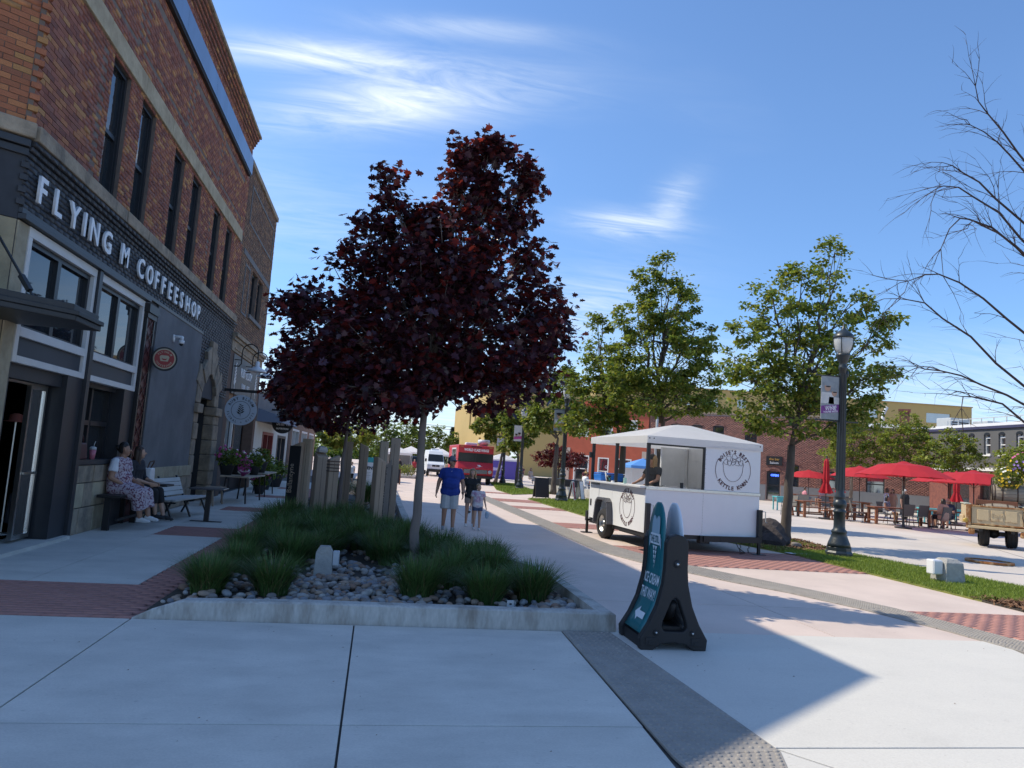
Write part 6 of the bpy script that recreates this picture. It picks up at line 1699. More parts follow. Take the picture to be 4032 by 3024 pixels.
# ================================================================ KETTLE CORN TRAILER
m_tw = M('trailer_white', (.76, .77, .78), .38, var=.03, vs=3, spec=.5)
m_tarp = M('tarp_white', (.80, .80, .80), .75, var=.04, vs=2, trans=.45)
m_steel = M('steel_brushed', (.70, .70, .69), .45, metal=.25, var=.1, vs=3)
m_frame = M('chassis_black', (.016, .016, .017), .5)
m_tyre = M('tyre', (.022, .022, .023), .85, bump=.2, bs=40)
m_logo = M('logo_maroon', (.07, .018, .025), .6)
tr = thing('food_trailer', 'white kettle corn trailer with open counter and white tarp roof', 'trailer', (5.6, 14.82, 0), R(4.27))
WX, LY = 2.70, 3.28
def tp(name, boxes, mat, bevel=0, par=tr):
    mb = MB()
    for b in boxes: mb.box(*b)
    return mb.build(name, mat, par, bevel=bevel)
tp('front_panel', [(.0, 1.338, 0, .04, .36, 1.26)], m_tw); tp('front_panel', [(1.342, WX, 0, .04, .36, 1.26)], m_tw)
tp('logo_wall', [(1.36, WX, 0, .05, 1.325, 2.30)], m_tw, .004)
tp('rail', [(.0, WX + .01, -.02, .06, 1.262, 1.322)], m_alu, .004)
tp('side_panel', [(0, .04, .045, 1.79, .36, 1.28)], m_tw, .003)
tp('side_panel', [(0, .04, 1.795, 2.62, .86, 1.28), (0, .04, 2.50, 2.62, .36, .858)], m_tw)
dr_ = tp('side_door', [(-.004, .04, 2.64, 3.24, .40, 1.22)], m_tw, .006)
tp('latch', [(-.02, -.003, 3.10, 3.17, .70, .86)], m_black, .004, dr_)
tp('rear_panel', [(0, 2.7, LY - .04, LY, .36, 1.28)], m_tw); tp('right_wall', [(WX - .04, WX, .051, LY - .05, .36, 2.3)], m_tw)
tp('inner_wall', [(WX - .06, WX - .042, .06, LY - .07, 1.3, 2.28), (1.9, WX - .065, LY - .07, LY - .045, 1.3, 2.28)], m_steel)
tp('inner_post', [(2.58, 2.62, LY - .11, LY - .075, 1.3, 2.28), (1.88, 1.92, LY - .1, LY - .03, 1.28, 2.28)], m_steel)
tp('floor', [(.05, WX - .05, .05, LY - .05, .37, .42)], m_frame)
tp('counter', [(-.12, .34, .02, LY - .02, 1.284, 1.325)], m_steel, .006)
tp('counter', [(.05, 1.36, .065, .42, 1.284, 1.32)], m_steel, .006)
for x, y in ((.0, .0), (.0, 1.70), (.0, LY - .06)):
    tp('post', [(x + .005, x + .075, y + .005, y + .065, 1.33, 2.24)], m_frame)
tp('door_frame', [(1.318, 1.358, .002, .055, 1.325, 2.235), (.08, 1.318, .005, .05, 2.2, 2.235)], m_frame)
tp('speaker', [(-.06, .0, LY - .05, LY + .03, 1.88, 2.02)], m_black, .005)
# hipped tarp roof with a skirt
mb = MB(); e = .03; z0, z1, zr_ = 2.235, 2.39, 2.77
c4 = [(-e, -e), (WX + e, -e), (WX + e, LY + e), (-e, LY + e)]
rd = [(1.42, 1.45), (1.75, 1.45), (1.75, 1.85), (1.42, 1.85)]
mb.add([(x, y, z0) for x, y in c4] + [(x, y, z1) for x, y in c4] + [(x, y, zr_) for x, y in rd], [(0, 1, 5, 4), (1, 2, 6, 5), (2, 3, 7, 6), (3, 0, 4, 7), (4, 5, 9, 8), (5, 6, 10, 9), (6, 7, 11, 10), (7, 4, 8, 11), (8, 9, 10, 11)])
rf_ = mb.build('roof', m_tarp, tr)
mb = MB()
for x, y in ((.02, -e - .004), (WX - .04, -e - .004), (.12, -e - .004)): mb.sphere((x, y, 2.34), .014, 8, 6)
mb.build('grommet', m_frame, rf_)['kind'] = 'stuff'
mb = MB()
for k in range(14):
    mb.sphere((1.34, -.003, .42 + k * .06), .006, 6, 4)
    mb.sphere((.06 + k * .19, -.022, 1.29), .008, 6, 4)
for k in range(9): mb.sphere((1.37, -.003, 1.38 + k * .10), .007, 6, 4)
mb.build('rivets', m_ac, tr)['kind'] = 'stuff'
def kettle_logo(T, r, par):
    """round trade mark: two arcs, lettering top and bottom, a kettle of popped corn drawn in line"""
    for a0, a1 in ((R(152), R(208)), (R(-28), R(28))):
        vs, fs = ring(r * .98, r, .004, 14, a0, a1); mb = MB(); mb.add(xf(T, vs), fs); mb.build('logo_arc', m_logo, par)
    text_arc('logo_letters', "BOISE'S BEST", m_logo, T, r * .27, r * .90, 90, 10.5, -.0 + .004, .95, .004, par)
    text_arc('logo_letters', 'KETTLE KORN', m_logo, T, r * .27, r * .92, -90, 10.5, .004, .95, .004, par, inside=True)
    mb = MB()
    def stroke(P_, w=.016):
        for i in range(len(P_) - 1):
            a = T @ Vector((P_[i][0] * r, P_[i][1] * r, .002)); b = T @ Vector((P_[i + 1][0] * r, P_[i + 1][1] * r, .002)); mb.bar(a, b, w * r, .004, up=T.to_3x3() @ Vector((0, 0, 1)))
    bowl = [(-.60, .30), (-.56, .22)] + [(.55 * math.cos(a), .10 + .72 * math.sin(a) * .95) for a in np.linspace(PI, 2 * PI, 15)] + [(.56, .22), (.60, .30)]
    stroke(bowl)
    stroke([(-.60, .30), (-.56, .36), (-.50, .36)]); stroke([(.60, .30), (.56, .36), (.50, .36)])
    for cx, cy, q in ((-.42, .38, .13), (-.22, .34, .12), (.0, .36, .11), (.22, .34, .12), (.42, .38, .13), (-.26, .58, .13), (.05, .66, .14), (.30, .54, .12), (.02, .48, .10)):
        P_ = [(cx + q * (1 + .22 * math.cos(3 * a + cx * 9)) * math.cos(a), cy + q * (1 + .22 * math.cos(3 * a + cx * 9)) * math.sin(a)) for a in np.linspace(0, 2 * PI, 13)]
        stroke(P_, .013)
    mb.build('logo_kettle', m_logo, par)['kind'] = 'stuff'
kettle_logo(frame((2.03, -.004, 1.79), (1, 0, 0), (0, 0, 1)), .43, tr)
kettle_logo(frame((-.004, .91, .83), (0, -1, 0), (0, 0, 1)), .41, tr)
# running gear
def wheel(x, y, r, w, par, name='wheel', rim=None):
    t = MB(); T = Matrix.Rotation(PI / 2, 4, 'Y')
    t.lathe([(r * .60, -w / 2), (r * .90, -w / 2), (r, -w * .32), (r, w * .32), (r * .90, w / 2), (r * .60, w / 2)], (x, y, r), 24, T=T, caps=False)
    o = t.build(name, m_tyre, par, True)
    t = MB(); t.lathe([(r * .59, -w * .40), (r * .50, -w * .30), (r * .46, -w * .12), (r * .20, -w * .16), (r * .18, -w * .30), (.01, -w * .32)], (x, y, r), 16, T=T, caps=False); t.build('rim', rim or m_alu, o, True)
    t = MB(); t.lathe([(r * .60, w * .4), (.01, w * .3)], (x, y, r), 16, T=T, caps=False); t.build('rim', rim or m_alu, o, True)
    return o
wheel(.02, 2.16, .345, .22, tr)
wheel(WX - .08, 2.16, .345, .22, tr)
mb = MB(); P_ = [(1.72, .36), (1.80, .84), (1.92, .92), (2.38, .92), (2.5, .84), (2.60, .34)]
for i in range(5):
    a, b = P_[i], P_[i + 1]; mb.bar((-.06, a[0], a[1]), (-.06, b[0], b[1]), .055, .16, up=(1, 0, 0))
mb.build('mudguard', M('mudguard_grey', (.09, .09, .10), .5), tr, bevel=.006)
tp('chassis', [(.03, WX - .03, .02, LY, .27, .358), (.3, .5, -.0, 2, .2, .27), (.05, WX - .05, 2.1, 2.2, .3, .36)], m_frame)
mb = MB(); mb.bar((1.35, -.05, .30), (2.66, -.16, .33), .09, .12); mb.bar((1.3, .3, .3), (1.75, -.10, .30), .09, .1); mb.box(1.28, 1.5, -.06, .1, .2, .36)
mb.build('drawbar', m_frame, tr)
def jack(x, y, z1, crank=False):
    mb = MB(); mb.box(x - .045, x + .045, y - .05, y + .04, .30, z1); mb.box(x - .028, x + .028, y - .03, y + .025, .02, .30); mb.box(x - .13, x + .13, y - .09, y + .09, .004, .022)
    o = mb.build('jack', m_frame, tr)
    mb = MB(); mb.tube([(x + .05, y - .03, z1 - .03), (x + .10, y - .07, z1 - .03), (x + .10, y - .07, z1 - .25), (x + .12, y - .12, z1 - .27)], .012, 6); mb.build('crank', m_alu, o)
jack(.04, -.06, .98); jack(2.68, -.06, .97); jack(.0, LY + .06, .55)
mb = MB()
for x0 in (2.20, 2.40):
    for k in range(6): mb.tube([(x0 + .012 * math.cos(a) + .02 * (k % 2), -.13 + .01 * k, .30 - k * .045 + .022 * math.sin(a)) for a in np.linspace(0, 2 * PI, 7)], .006, 4)
mb.tube([(2.05, -.12, .34), (2.1, -.2, .16), (2.25, -.22, .06), (2.2, -.1, .03)], .01, 5); mb.build('chain', m_frame, tr)['kind'] = 'stuff'
def on_tr(x, y, z):
    c, s = math.cos(R(4.27)), math.sin(R(4.27)); return (5.6 + x * c - y * s, 14.82 + x * s + y * c, z)
def item(name, label, cat, mb, mat, loc, rz=0, smooth=False, bevel=0, group=None):
    o = mb.build(name, mat, None, smooth, loc, bevel); o.rotation_euler = (0, 0, rz); return tag(o, label, cat, group)
sb_ = thing('sanitizer_bottle', 'clear pump bottle of sanitizer on the trailer counter', 'bottle', on_tr(.05, 1.22, 1.326))
mb = MB(); mb.box(-.035, .035, -.025, .025, 0, .13); mb.build('bottle', M('bottle_green_clear', (.35, .55, .48), .1), sb_, bevel=.012)
mb = MB(); mb.lathe([(.014, .13), (.014, .17), (.006, .175), (.006, .21)], n=8); mb.bar((0, 0, .205), (-.045, 0, .20), .012); mb.build('pump', m_tw, sb_, True)
mb = MB(); mb.box(-.10, .10, -.004, .004, 0, .24, T=Matrix.Rotation(R(-12), 4, 'X')); item('menu_card', 'white card propped on the trailer counter', 'card', mb, m_tw, on_tr(.10, 2.42, 1.328), R(80))
cp_ = thing('tip_jar', 'dark patterned tip cup beside the white card on the counter', 'cup', on_tr(.05, 2.20, 1.326)); mb = MB(); mb.lathe([(.05, 0), (.062, .15), (.058, .15)], n=14); mb.build('cup', m_black, cp_, True)
mb = MB(); mb.bar((-.03, -.058, .11), (0, -.062, .07), .014, .006); mb.bar((.03, -.058, .11), (0, -.062, .07), .014, .006); mb.bar((0, -.062, .07), (0, -.06, .03), .014, .006); mb.build('mark', M('cup_teal', (.05, .45, .5), .5), cp_)
cl2 = thing('cooler_box', 'blue plastic cooler at the back end of the trailer counter', 'cooler', on_tr(.35, 2.95, 1.326), R(8)); mb = MB(); mb.box(-.3, .3, -.2, .2, 0, .16, top=1.06); mb.build('body', M('plastic_blue', (.02, .16, .55), .4), cl2, bevel=.02); mb = MB(); mb.box(-.31, .31, -.21, .21, .165, .20); mb.build('lid', M('plastic_blue', (.02, .16, .55), .4), cl2, bevel=.015)
mb = MB(); mb.box(-.05, .05, -.03, .03, 0, .04); item('napkin_stack', 'small white stack of napkins on the trailer counter', 'napkins', mb, m_tw, on_tr(.0, 1.75, 1.326), .2)
mb = MB(); mb.box(-.03, .03, -.03, .03, 0, .12); item('card_reader', 'small dark card reader at the front sill of the trailer window', 'card reader', mb, m_black, on_tr(.98, .3, 1.321), 0, bevel=.006)
vd = person('trailer vendor in a dark tee and black cap leaning over the counter', on_tr(.72, 1.2, .36), R(-70), 1.66, stand(elL=(-.15, -.06, .66), wrL=(-.13, -.20, .60), elR=(.15, -.05, .66), wrR=(.13, -.19, .60), hea=(0, -.03, .925), nec=(0, -.005, .835)), m_skin_t, 1.0, .011, top=cloth('charcoal', (.05, .052, .055)), sleeve=.55, bottom=cloth('black_trouser', (.016, .016, .018)), leg=1.9, shoes=m_shoe_k, hair=h_blond, hair_len=.12, cap=m_black, look=(-.2, -.95, -.15))

# ================================================================ SANDWICH BOARD
ab = thing('sandwich_board', 'black plastic sandwich board with a curved teal ice cream panel', 'sign board', (2.865, 6.66, .006))
m_abk = M('plastic_black', (.024, .023, .024), .55, bump=.12, bs=90, spec=.35)
m_teal = M('panel_teal', (.012, .145, .175), .35, var=.04, vs=3)
m_pblue = M('print_pale_blue', (.30, .44, .54), .5); m_pw = M('print_white', (.68, .74, .80), .5)
m_lens_w = M('panel_white', (.66, .72, .80), .4)
L_ = [(-.325, 0), (-.335, .10), (-.25, .235), (-.175, .40), (-.125, .60), (-.112, .75), (-.110, .985), (-.075, 1.045), (0, 1.065)]
prof = L_ + [(-x, z) for x, z in L_[::-1][1:]] + [(.20, 0), (.12, .055), (0, .07), (-.12, .055), (-.20, 0)]
def rounded_tri():
    q = [(0, .48), (-.035, .455), (-.115, .26), (-.125, .205), (-.095, .17), (.095, .17), (.125, .205), (.115, .26), (.035, .455)]
    return q
def side_frame(y0, y1, name):
    bm = bmesh.new()
    out = [bm.verts.new((x, y0, z)) for x, z in prof]
    hole = [bm.verts.new((x, y0, z)) for x, z in rounded_tri()]
    eo = [bm.edges.new((out[i], out[(i + 1) % len(out)])) for i in range(len(out))]
    eh = [bm.edges.new((hole[i], hole[(i + 1) % len(hole)])) for i in range(len(hole))]
    bmesh.ops.triangle_fill(bm, use_beauty=True, use_dissolve=False, edges=eo + eh)
    r_ = bmesh.ops.extrude_face_region(bm, geom=bm.faces[:])
    for v in [v for v in r_['geom'] if isinstance(v, bmesh.types.BMVert)]: v.co.y = y1
    bmesh.ops.recalc_face_normals(bm, faces=bm.faces[:])
    me = bpy.data.meshes.new(name); bm.to_mesh(me); bm.free(); me.materials.append(m_abk)
    o = bpy.data.objects.new(name, me); COL.objects.link(o); o.parent = ab
    md = o.modifiers.new('edge', 'BEVEL'); md.width = .012; md.segments = 2; md.limit_method = 'ANGLE'; md.angle_limit = R(40)
    return o
f1 = side_frame(0, .085, 'side_frame'); f2 = side_frame(.535, .62, 'side_frame')
for x, z, r in ((0, .79, .036), (-.18, .16, .026), (.18, .16, .026)):
    mb = MB(); mb.lathe([(r, 0), (r * .9, .012), (r * .5, .016)], (x, -.0, z), 12, T=Matrix.Rotation(PI / 2, 4, 'X')); mb.build('knob', m_abk, f1, True)
    mb = MB(); mb.sphere((x, -.012, z), r * .42, 8, 6); mb.build('bolt', m_alu, f1, True)
for s in (-1, 1):
    mb = MB(); mb.box(s * .225 - .055, s * .225 + .055, -.008, .0, .045, .115); mb.box(s * .225 - .028, s * .225 + .028, -.014, -.008, .045, .085); mb.build('foot', m_abk, f1, bevel=.003)
mb = MB(); mb.tube([(0, .05, .42), (.03, .2, .30), (.06, .4, .24), (.05, .56, .22)], [.035, .05, .055, .05], 10); mb.build('ballast', m_abk, ab, True)
mb = MB(); mb.box(-.10, .10, .085, .535, .17, .20); mb.box(-.30, -.24, .086, .534, .0, .10); mb.box(.24, .30, .086, .534, 0, .1); mb.build('stretcher', m_abk, ab)
def curve_x(z):
    for (x0, z0), (x1, z1) in zip(L_[1:], L_[2:]):
        if z0 <= z <= z1: return x0 + (x1 - x0) * (z - z0) / (z1 - z0)
    return -.11 + (z - .985) * .05
def panel(sign, name, mat, off=0.0):
    """sheet bent along the frame's flank, with a rounded head"""
    zs_ = [.13, .2, .28, .36, .45, .55, .65, .75, .85, .95, 1.02, 1.10, 1.18, 1.24, 1.29, 1.325, 1.345]
    V = []
    for z in zs_:
        hw = .215 if z < 1.0 else .215 * math.sqrt(max(0, 1 - ((z - 1.0) / .352) ** 2))
        xx = -.112 + max(0, z - .985) * .04 if z > .985 else curve_x(z)
        x = (xx + .014) * sign * -1 + 0
        x = -xx - .014 if sign > 0 else xx + .014
        for k in range(5): V.append((x, .31 + hw * (k / 2 - 1) , z))
    F = []
    for i in range(len(zs_) - 1):
        for k in range(4):
            a = i * 5 + k; F.append((a, a + 1, a + 6, a + 5) if sign > 0 else (a + 1, a, a + 5, a + 6))
    mb = MB(); mb.add(V, F); o = mb.build(name, mat, ab, True)
    md = o.modifiers.new('sheet', 'SOLIDIFY'); md.thickness = .008; md.offset = -1
    return o
panel(-1, 'front_panel', m_teal); panel(1, 'back_panel', m_lens_w)
def bend(me):
    """lays flat artwork (x across, y = height) on to the bent front panel"""
    for v in me.vertices:
        z = v.co.y
        xx = -.112 + max(0, z - .985) * .04 if z > .985 else curve_x(max(.13, z))
        v.co = Vector((xx + .014 - .011 - v.co.z, .31 - v.co.x, z))
def art(name, mat, polys):
    bm = bmesh.new()
    for p in polys:
        f = bm.faces.new([bm.verts.new((x, y, 0)) for x, y in p])
    bmesh.ops.triangulate(bm, faces=bm.faces[:])
    bmesh.ops.subdivide_edges(bm, edges=bm.edges[:], cuts=1)
    me = bpy.data.meshes.new(name); bm.to_mesh(me); bm.free(); bend(me)
    me.materials.append(mat); o = bpy.data.objects.new(name, me); COL.objects.link(o); o.parent = ab
    return o
def artext(txt, size, y, sx=1.0, x=0, mat=None):
    me = text_mesh(txt, size, 0.0, sx, .002, 1.0, 2, 'CENTER')
    me.transform(Matrix.Translation((x, y, .002)))
    bm = bmesh.new(); bm.from_mesh(me); bmesh.ops.subdivide_edges(bm, edges=bm.edges[:], cuts=1); bm.to_mesh(me); bm.free()
    bend(me); me.materials.clear(); me.materials.append(mat or m_pw); me.name = 'lettering'
    o = bpy.data.objects.new('lettering', me); COL.objects.link(o); o.parent = ab
heart = [(-.10, 1.04), (-.10, 1.14), (-.085, 1.20), (-.055, 1.215), (-.025, 1.205), (0, 1.175), (.025, 1.205), (.055, 1.215), (.085, 1.20), (.10, 1.14), (.10, 1.04)]
art('scoop_print', m_pblue, [heart])
art('ribbon_print', m_pw, [[(-.125, .935), (.125, .935), (.125, 1.04), (-.125, 1.04)]]); art('ribbon_print', m_pblue, [[(-.155, .90), (-.128, .92), (-.128, 1.02), (-.155, 1.0)], [(.128, .92), (.155, .90), (.155, 1.0), (.128, 1.02)]])
mt_ = M('print_teal', (.02, .12, .15), .5)
me_ = artext('THE STIL', .095, .955, .58, 0, mt_)
for o in [o for o in ab.children if o.name.startswith('lettering')]:
    for v in o.data.vertices: v.co.x -= .004
cone = []
for k in range(5):
    t0 = k / 5; w0 = .062 * (1 - t0); y0 = .925 - .225 * t0; w1 = .062 * (1 - (k + 1) / 5); y1 = .925 - .225 * (k + 1) / 5
    for j in range(2):
        xl, xr = -w0 + w0 * j + .004, -w0 + w0 * (j + 1) - .004
        cone.append([(xl, y0 - .006), (xr, y0 - .006), ((xr + xl) / 2 * .8 + .3 * (w1 / max(w0, .001)) * (xr - xl) / 2, y1 + .004), ((xr + xl) / 2 * .8 - .3 * (w1 / max(w0, .001)) * (xr - xl) / 2, y1 + .004)])
art('cone_print', m_pw, cone)
artext('ICE CREAM', .135, .56, .56); artext('THIS WAY!', .135, .42, .56)
art('arrow_print', m_pw, [[(-.12, .27), (-.03, .335), (-.03, .295), (.12, .295), (.12, .235), (-.03, .235), (-.03, .205)]])

# ================================================================ RED UMBRELLAS, TABLES, CHAIRS
m_redc = M('canvas_red', (.50, .022, .032), .8, var=.08, vs=3, trans=.25)
m_pole = M('pole_black', (.03, .03, .032), .4)
def umbrella(rad=1.75, H=2.70, drop=.58):
    t = thing('patio_umbrella', 'x', 'umbrella', (0, 0, 0), 0, 'open red umbrellas on the plaza')
    mb = MB(); n = 8; V = [(0, 0, H)]; F = []
    for j, (f, d) in enumerate(((.12, .035), (.5, .22), (1.0, 1.0))):
        for k in range(n * 2):
            a = PI * k / n; sag = (.965 if k % 2 else 1.0)
            zz = H - drop * (d if j < 2 else 1.0) * (f if j == 1 else 1) * (1 if j != 1 else 1.8) + (0.0 if k % 2 == 0 else (.035 if j == 2 else .012))
            V.append((rad * f * sag * math.cos(a), rad * f * sag * math.sin(a), zz))
    m = 2 * n
    for k in range(m): F.append((0, 1 + k, 1 + (k + 1) % m))
    for j in range(2):
        for k in range(m):
            k2 = (k + 1) % m; F.append((1 + j * m + k, 1 + (j + 1) * m + k, 1 + (j + 1) * m + k2, 1 + j * m + k2))
    mb.add(V, F); mb.build('canopy', m_redc, t)
    mb = MB(); mb.lathe([(.32, H - .05), (.10, H + .055), (.02, H + .07)], n=16, caps=False); mb.build('vent_cap', m_redc, t, True)
    mb = MB(); mb.tube([(0, 0, .05), (0, 0, H + .08)], .024, 8); mb.sphere((0, 0, H + .11), .04, 8, 6); mb.build('pole', m_pole, t, True)
    for k in range(n):
        a = 2 * PI * k / n
        mb = MB(); mb.bar((0.03 * math.cos(a), .03 * math.sin(a), H - .06), (rad * .97 * math.cos(a), rad * .97 * math.sin(a), H - drop - .015), .014); mb.bar((.03 * math.cos(a), .03 * math.sin(a), H - .75), (rad * .5 * math.cos(a), rad * .5 * math.sin(a), H - drop * .45), .010); mb.build('rib', m_pole, t)
    mb = MB(); mb.lathe([(.30, 0), (.30, .05), (.06, .08), (.04, .3)], n=16); mb.build('base', m_pole, t)
    return t
UM = [(21.9, 27.8, 1.95, 'big open red umbrella, highest of the open ones, over the middle table', 2.72), (26.4, 37.0, 1.6, 'open red umbrella just right of the nearest street lamp', 2.66), (26.0, 28.6, 1.9, 'open red umbrella nearest the old pickup with barrels', 2.60), (30.6, 35.4, 1.9, 'open red umbrella partly hidden behind the one near the pickup', 2.66), (30.6, 48.6, 1.6, 'farthest open red umbrella, left of the nearest street lamp', 2.45)]
u0 = umbrella()
for i, (x, y, r_, lab, h) in enumerate(UM):
    o = u0 if i == 0 else copy_tree(u0)
    o.location = (x, y, 0); o.rotation_euler = (0, 0, .25 + i * .5); o.scale = (r_ / 1.75, r_ / 1.75, h / 2.70); o['label'] = lab
def closed_umbrella():
    t = thing('patio_umbrella', 'x', 'umbrella', (0, 0, 0), 0, 'closed red umbrellas on the plaza')
    mb = MB(); V = []; n = 16; F = []
    lv = [(.03, 2.78), (.10, 2.66), (.12, 2.2), (.14, 1.85), (.11, 1.66), (.20, 1.36), (.25, 1.16)]
    for j, (r, z) in enumerate(lv):
        for k in range(n):
            a = 2 * PI * k / n; q = r * (1 + (.28 if k % 2 else -.22) * (j / 6 + .3)); V.append((q * math.cos(a), q * math.sin(a), z + (.06 if k % 2 and j == 6 else 0)))
    for j in range(len(lv) - 1):
        for k in range(n): F.append((j * n + k, (j + 1) * n + k, (j + 1) * n + (k + 1) % n, j * n + (k + 1) % n))
    F.append(tuple(range(n))); mb.add(V, F); mb.build('canopy', m_redc, t)
    mb = MB(); mb.tube([(0, 0, .05), (0, 0, 2.85)], .024, 8); mb.sphere((0, 0, 2.88), .035, 8, 6); mb.build('pole', m_pole, t, True)
    mb = MB(); mb.lathe([(.30, 0), (.30, .05), (.06, .08), (.04, .3)], n=16); mb.build('base', m_pole, t)
    mb = MB(); mb.lathe([(.125, 1.70), (.13, 1.73), (.125, 1.76)], n=12); mb.build('tie', m_redc, t)
    return t
c0 = closed_umbrella()
for i, (x, y, s, lab) in enumerate([(20.6, 31.3, 1.0, 'closed red umbrella left of the nearest lamp, tallest of the closed ones'), (27.6, 40.5, .95, 'closed red umbrella seen just left of the lamp post shaft'), (29.0, 33.0, .98, 'closed red umbrella standing behind the seated group'), (27.9, 27.6, .85, 'closed red umbrella hanging low beside the old pickup')]):
    o = c0 if i == 0 else copy_tree(c0)
    o.location = (x, y, 0); o.rotation_euler = (0, 0, i * .7); o.scale = (s, s, s); o['label'] = lab
m_cedar = M('wood_redbrown', (.22, .085, .04), .6, var=.25, vs=4, stretch=(.3, 1, 1), bump=.2, bs=20)
def long_table(L=2.7):
    t = thing('picnic_table', 'x', 'table', (0, 0, 0), 0, 'long wooden tables')
    for k in range(4): mb = MB(); mb.box(-L / 2, L / 2, -.42 + k * .212, -.42 + k * .212 + .206, .72, .765); mb.build('plank', m_cedar, t, bevel=.005)
    for s in (-1, 1):
        for y in (-.32, .32): mb = MB(); mb.box(s * (L / 2 - .14) - .055, s * (L / 2 - .14) + .055, y - .05, y + .05, 0, .72); mb.build('leg', m_cedar, t, bevel=.006)
        mb = MB(); mb.box(s * (L / 2 - .14) - .04, s * (L / 2 - .14) + .04, -.27, .27, .12, .2); mb.box(s * (L / 2 - .14) - .04, s * (L / 2 - .14) + .04, -.38, .38, .64, .718); mb.build('trestle', m_cedar, t)
    mb = MB(); mb.box(-L / 2 + .2, L / 2 - .2, -.03, .03, .13, .19); mb.build('stretcher', m_cedar, t)
    return t
def long_bench(L=2.1):
    t = thing('picnic_bench', 'x', 'bench', (0, 0, 0), 0, 'wooden benches at the tables')
    for k in range(2): mb = MB(); mb.box(-L / 2, L / 2, -.16 + k * .165, -.16 + k * .165 + .158, .40, .445); mb.build('plank', m_cedar, t, bevel=.005)
    for s in (-1, 1):
        x = s * (L / 2 - .18); mb = MB()
        mb.bar((x, -.18, .0), (x, -.06, .40), .07, .06); mb.bar((x, .18, 0), (x, .06, .40), .07, .06); mb.box(x - .05, x + .05, -.2, .2, 0, .06); mb.build('trestle', m_cedar, t)
    mb = MB(); mb.box(-L / 2 + .18, L / 2 - .18, -.025, .025, .16, .22); mb.build('stretcher', m_cedar, t)
    return t
t0 = long_table()
for i, (x, y, rz, lab) in enumerate([(21.1, 32.0, R(-6), 'long wooden table left of the lamp, under the closed umbrella'), (23.4, 30.0, R(-8), 'long wooden table with people, under the biggest umbrella'), (26.4, 29.5, R(-10), 'long wooden table beside the old pickup'), (25.2, 36.6, R(-6), 'wooden table behind the seated group, near the standing women'), (29.8, 46.8, R(-20), 'small far wooden table under the farthest umbrella')]):
    o = t0 if i == 0 else copy_tree(t0)
    o.location = (x, y, 0); o.rotation_euler = (0, 0, rz); o['label'] = lab
b0_ = long_bench()
for i, (x, y, rz, lab) in enumerate([(21.6, 31.0, R(-6), 'wooden bench in front of the table left of the lamp'), (20.9, 33.1, R(-6), 'wooden bench behind the table left of the lamp')]):
    o = b0_ if i == 0 else copy_tree(b0_)
    o.location = (x, y, 0); o.rotation_euler = (0, 0, rz); o['label'] = lab
m_sling = M('sling_grey', (.16, .145, .125), .75, var=.1, vs=20); m_cfr = M('chair_frame', (.085, .085, .085), .4)
def sling_chair():
    t = thing('sling_chair', 'x', 'chair', (0, 0, 0), 0, 'grey sling chairs at the tables')
    mb = MB(); mb.box(-.24, .24, -.26, .20, .42, .435); mb.build('seat', m_sling, t)
    mb = MB(); T = Matrix.Translation((0, .20, .44)) @ Matrix.Rotation(R(-13), 4, 'X'); mb.box(-.24, .24, -.008, .008, .03, .52, T=T); mb.build('backrest', m_sling, t)
    for s in (-1, 1):
        x = s * .26
        mb = MB(); mb.tube([(x, -.26, 0), (x, -.24, .42), (x, .2, .43), (x, .32, .97)], .016, 6); mb.build('side_frame', m_cfr, t)
        mb = MB(); mb.tube([(x, .18, .42), (x, .30, 0)], .015, 6); mb.build('leg', m_cfr, t)
        mb = MB(); mb.tube([(x, -.24, .42), (x, -.22, .62), (x, .24, .64)], .015, 6); mb.build('armrest', m_cfr, t)
    mb = MB(); mb.bar((-.26, .32, .96), (.26, .32, .96), .02); mb.bar((-.26, -.25, .42), (.26, -.25, .42), .02); mb.build('rail', m_cfr, t)
    return t
s0 = sling_chair()
CH = [(21.55, 30.35, R(62), 'grey sling chair standing alone at the end of the lamp side table'), (23.1, 29.25, R(176), 'grey sling chair with its back to us, left of a pair at the middle table'), (23.72, 29.15, R(186), 'grey sling chair with its back to us, right of the pair at the middle table'), (24.4, 28.6, R(190), 'grey sling chair holding the broad person with black hair'), (25.3, 29.35, R(-60), 'grey sling chair under the bald man in navy'),
      (23.35, 30.8, R(20), 'grey sling chair holding the woman in white shorts'), (26.9, 27.7, R(175), 'grey sling chair between the last table and the pickup'), (23.0, 34.6, R(15), 'grey sling chair behind the lamp post'), (24.4, 35.4, R(170), 'grey sling chair at the table near the standing women'), (26.2, 37.6, R(10), 'grey sling chair behind the standing women'), (19.55, 32.6, R(-80), 'grey sling chair at the left end of the lamp side table'), (22.3, 35.8, R(-30), 'grey sling chair turned aside in the shade behind the lamp'), (29.2, 46.6, R(90), 'far grey sling chair under the farthest umbrella')]
for i, (x, y, rz, lab) in enumerate(CH):
    o = s0 if i == 0 else copy_tree(s0)
    o.location = (x, y, 0); o.rotation_euler = (0, 0, rz); o['label'] = lab
m_tealp = M('paint_teal', (.10, .42, .43), .5)
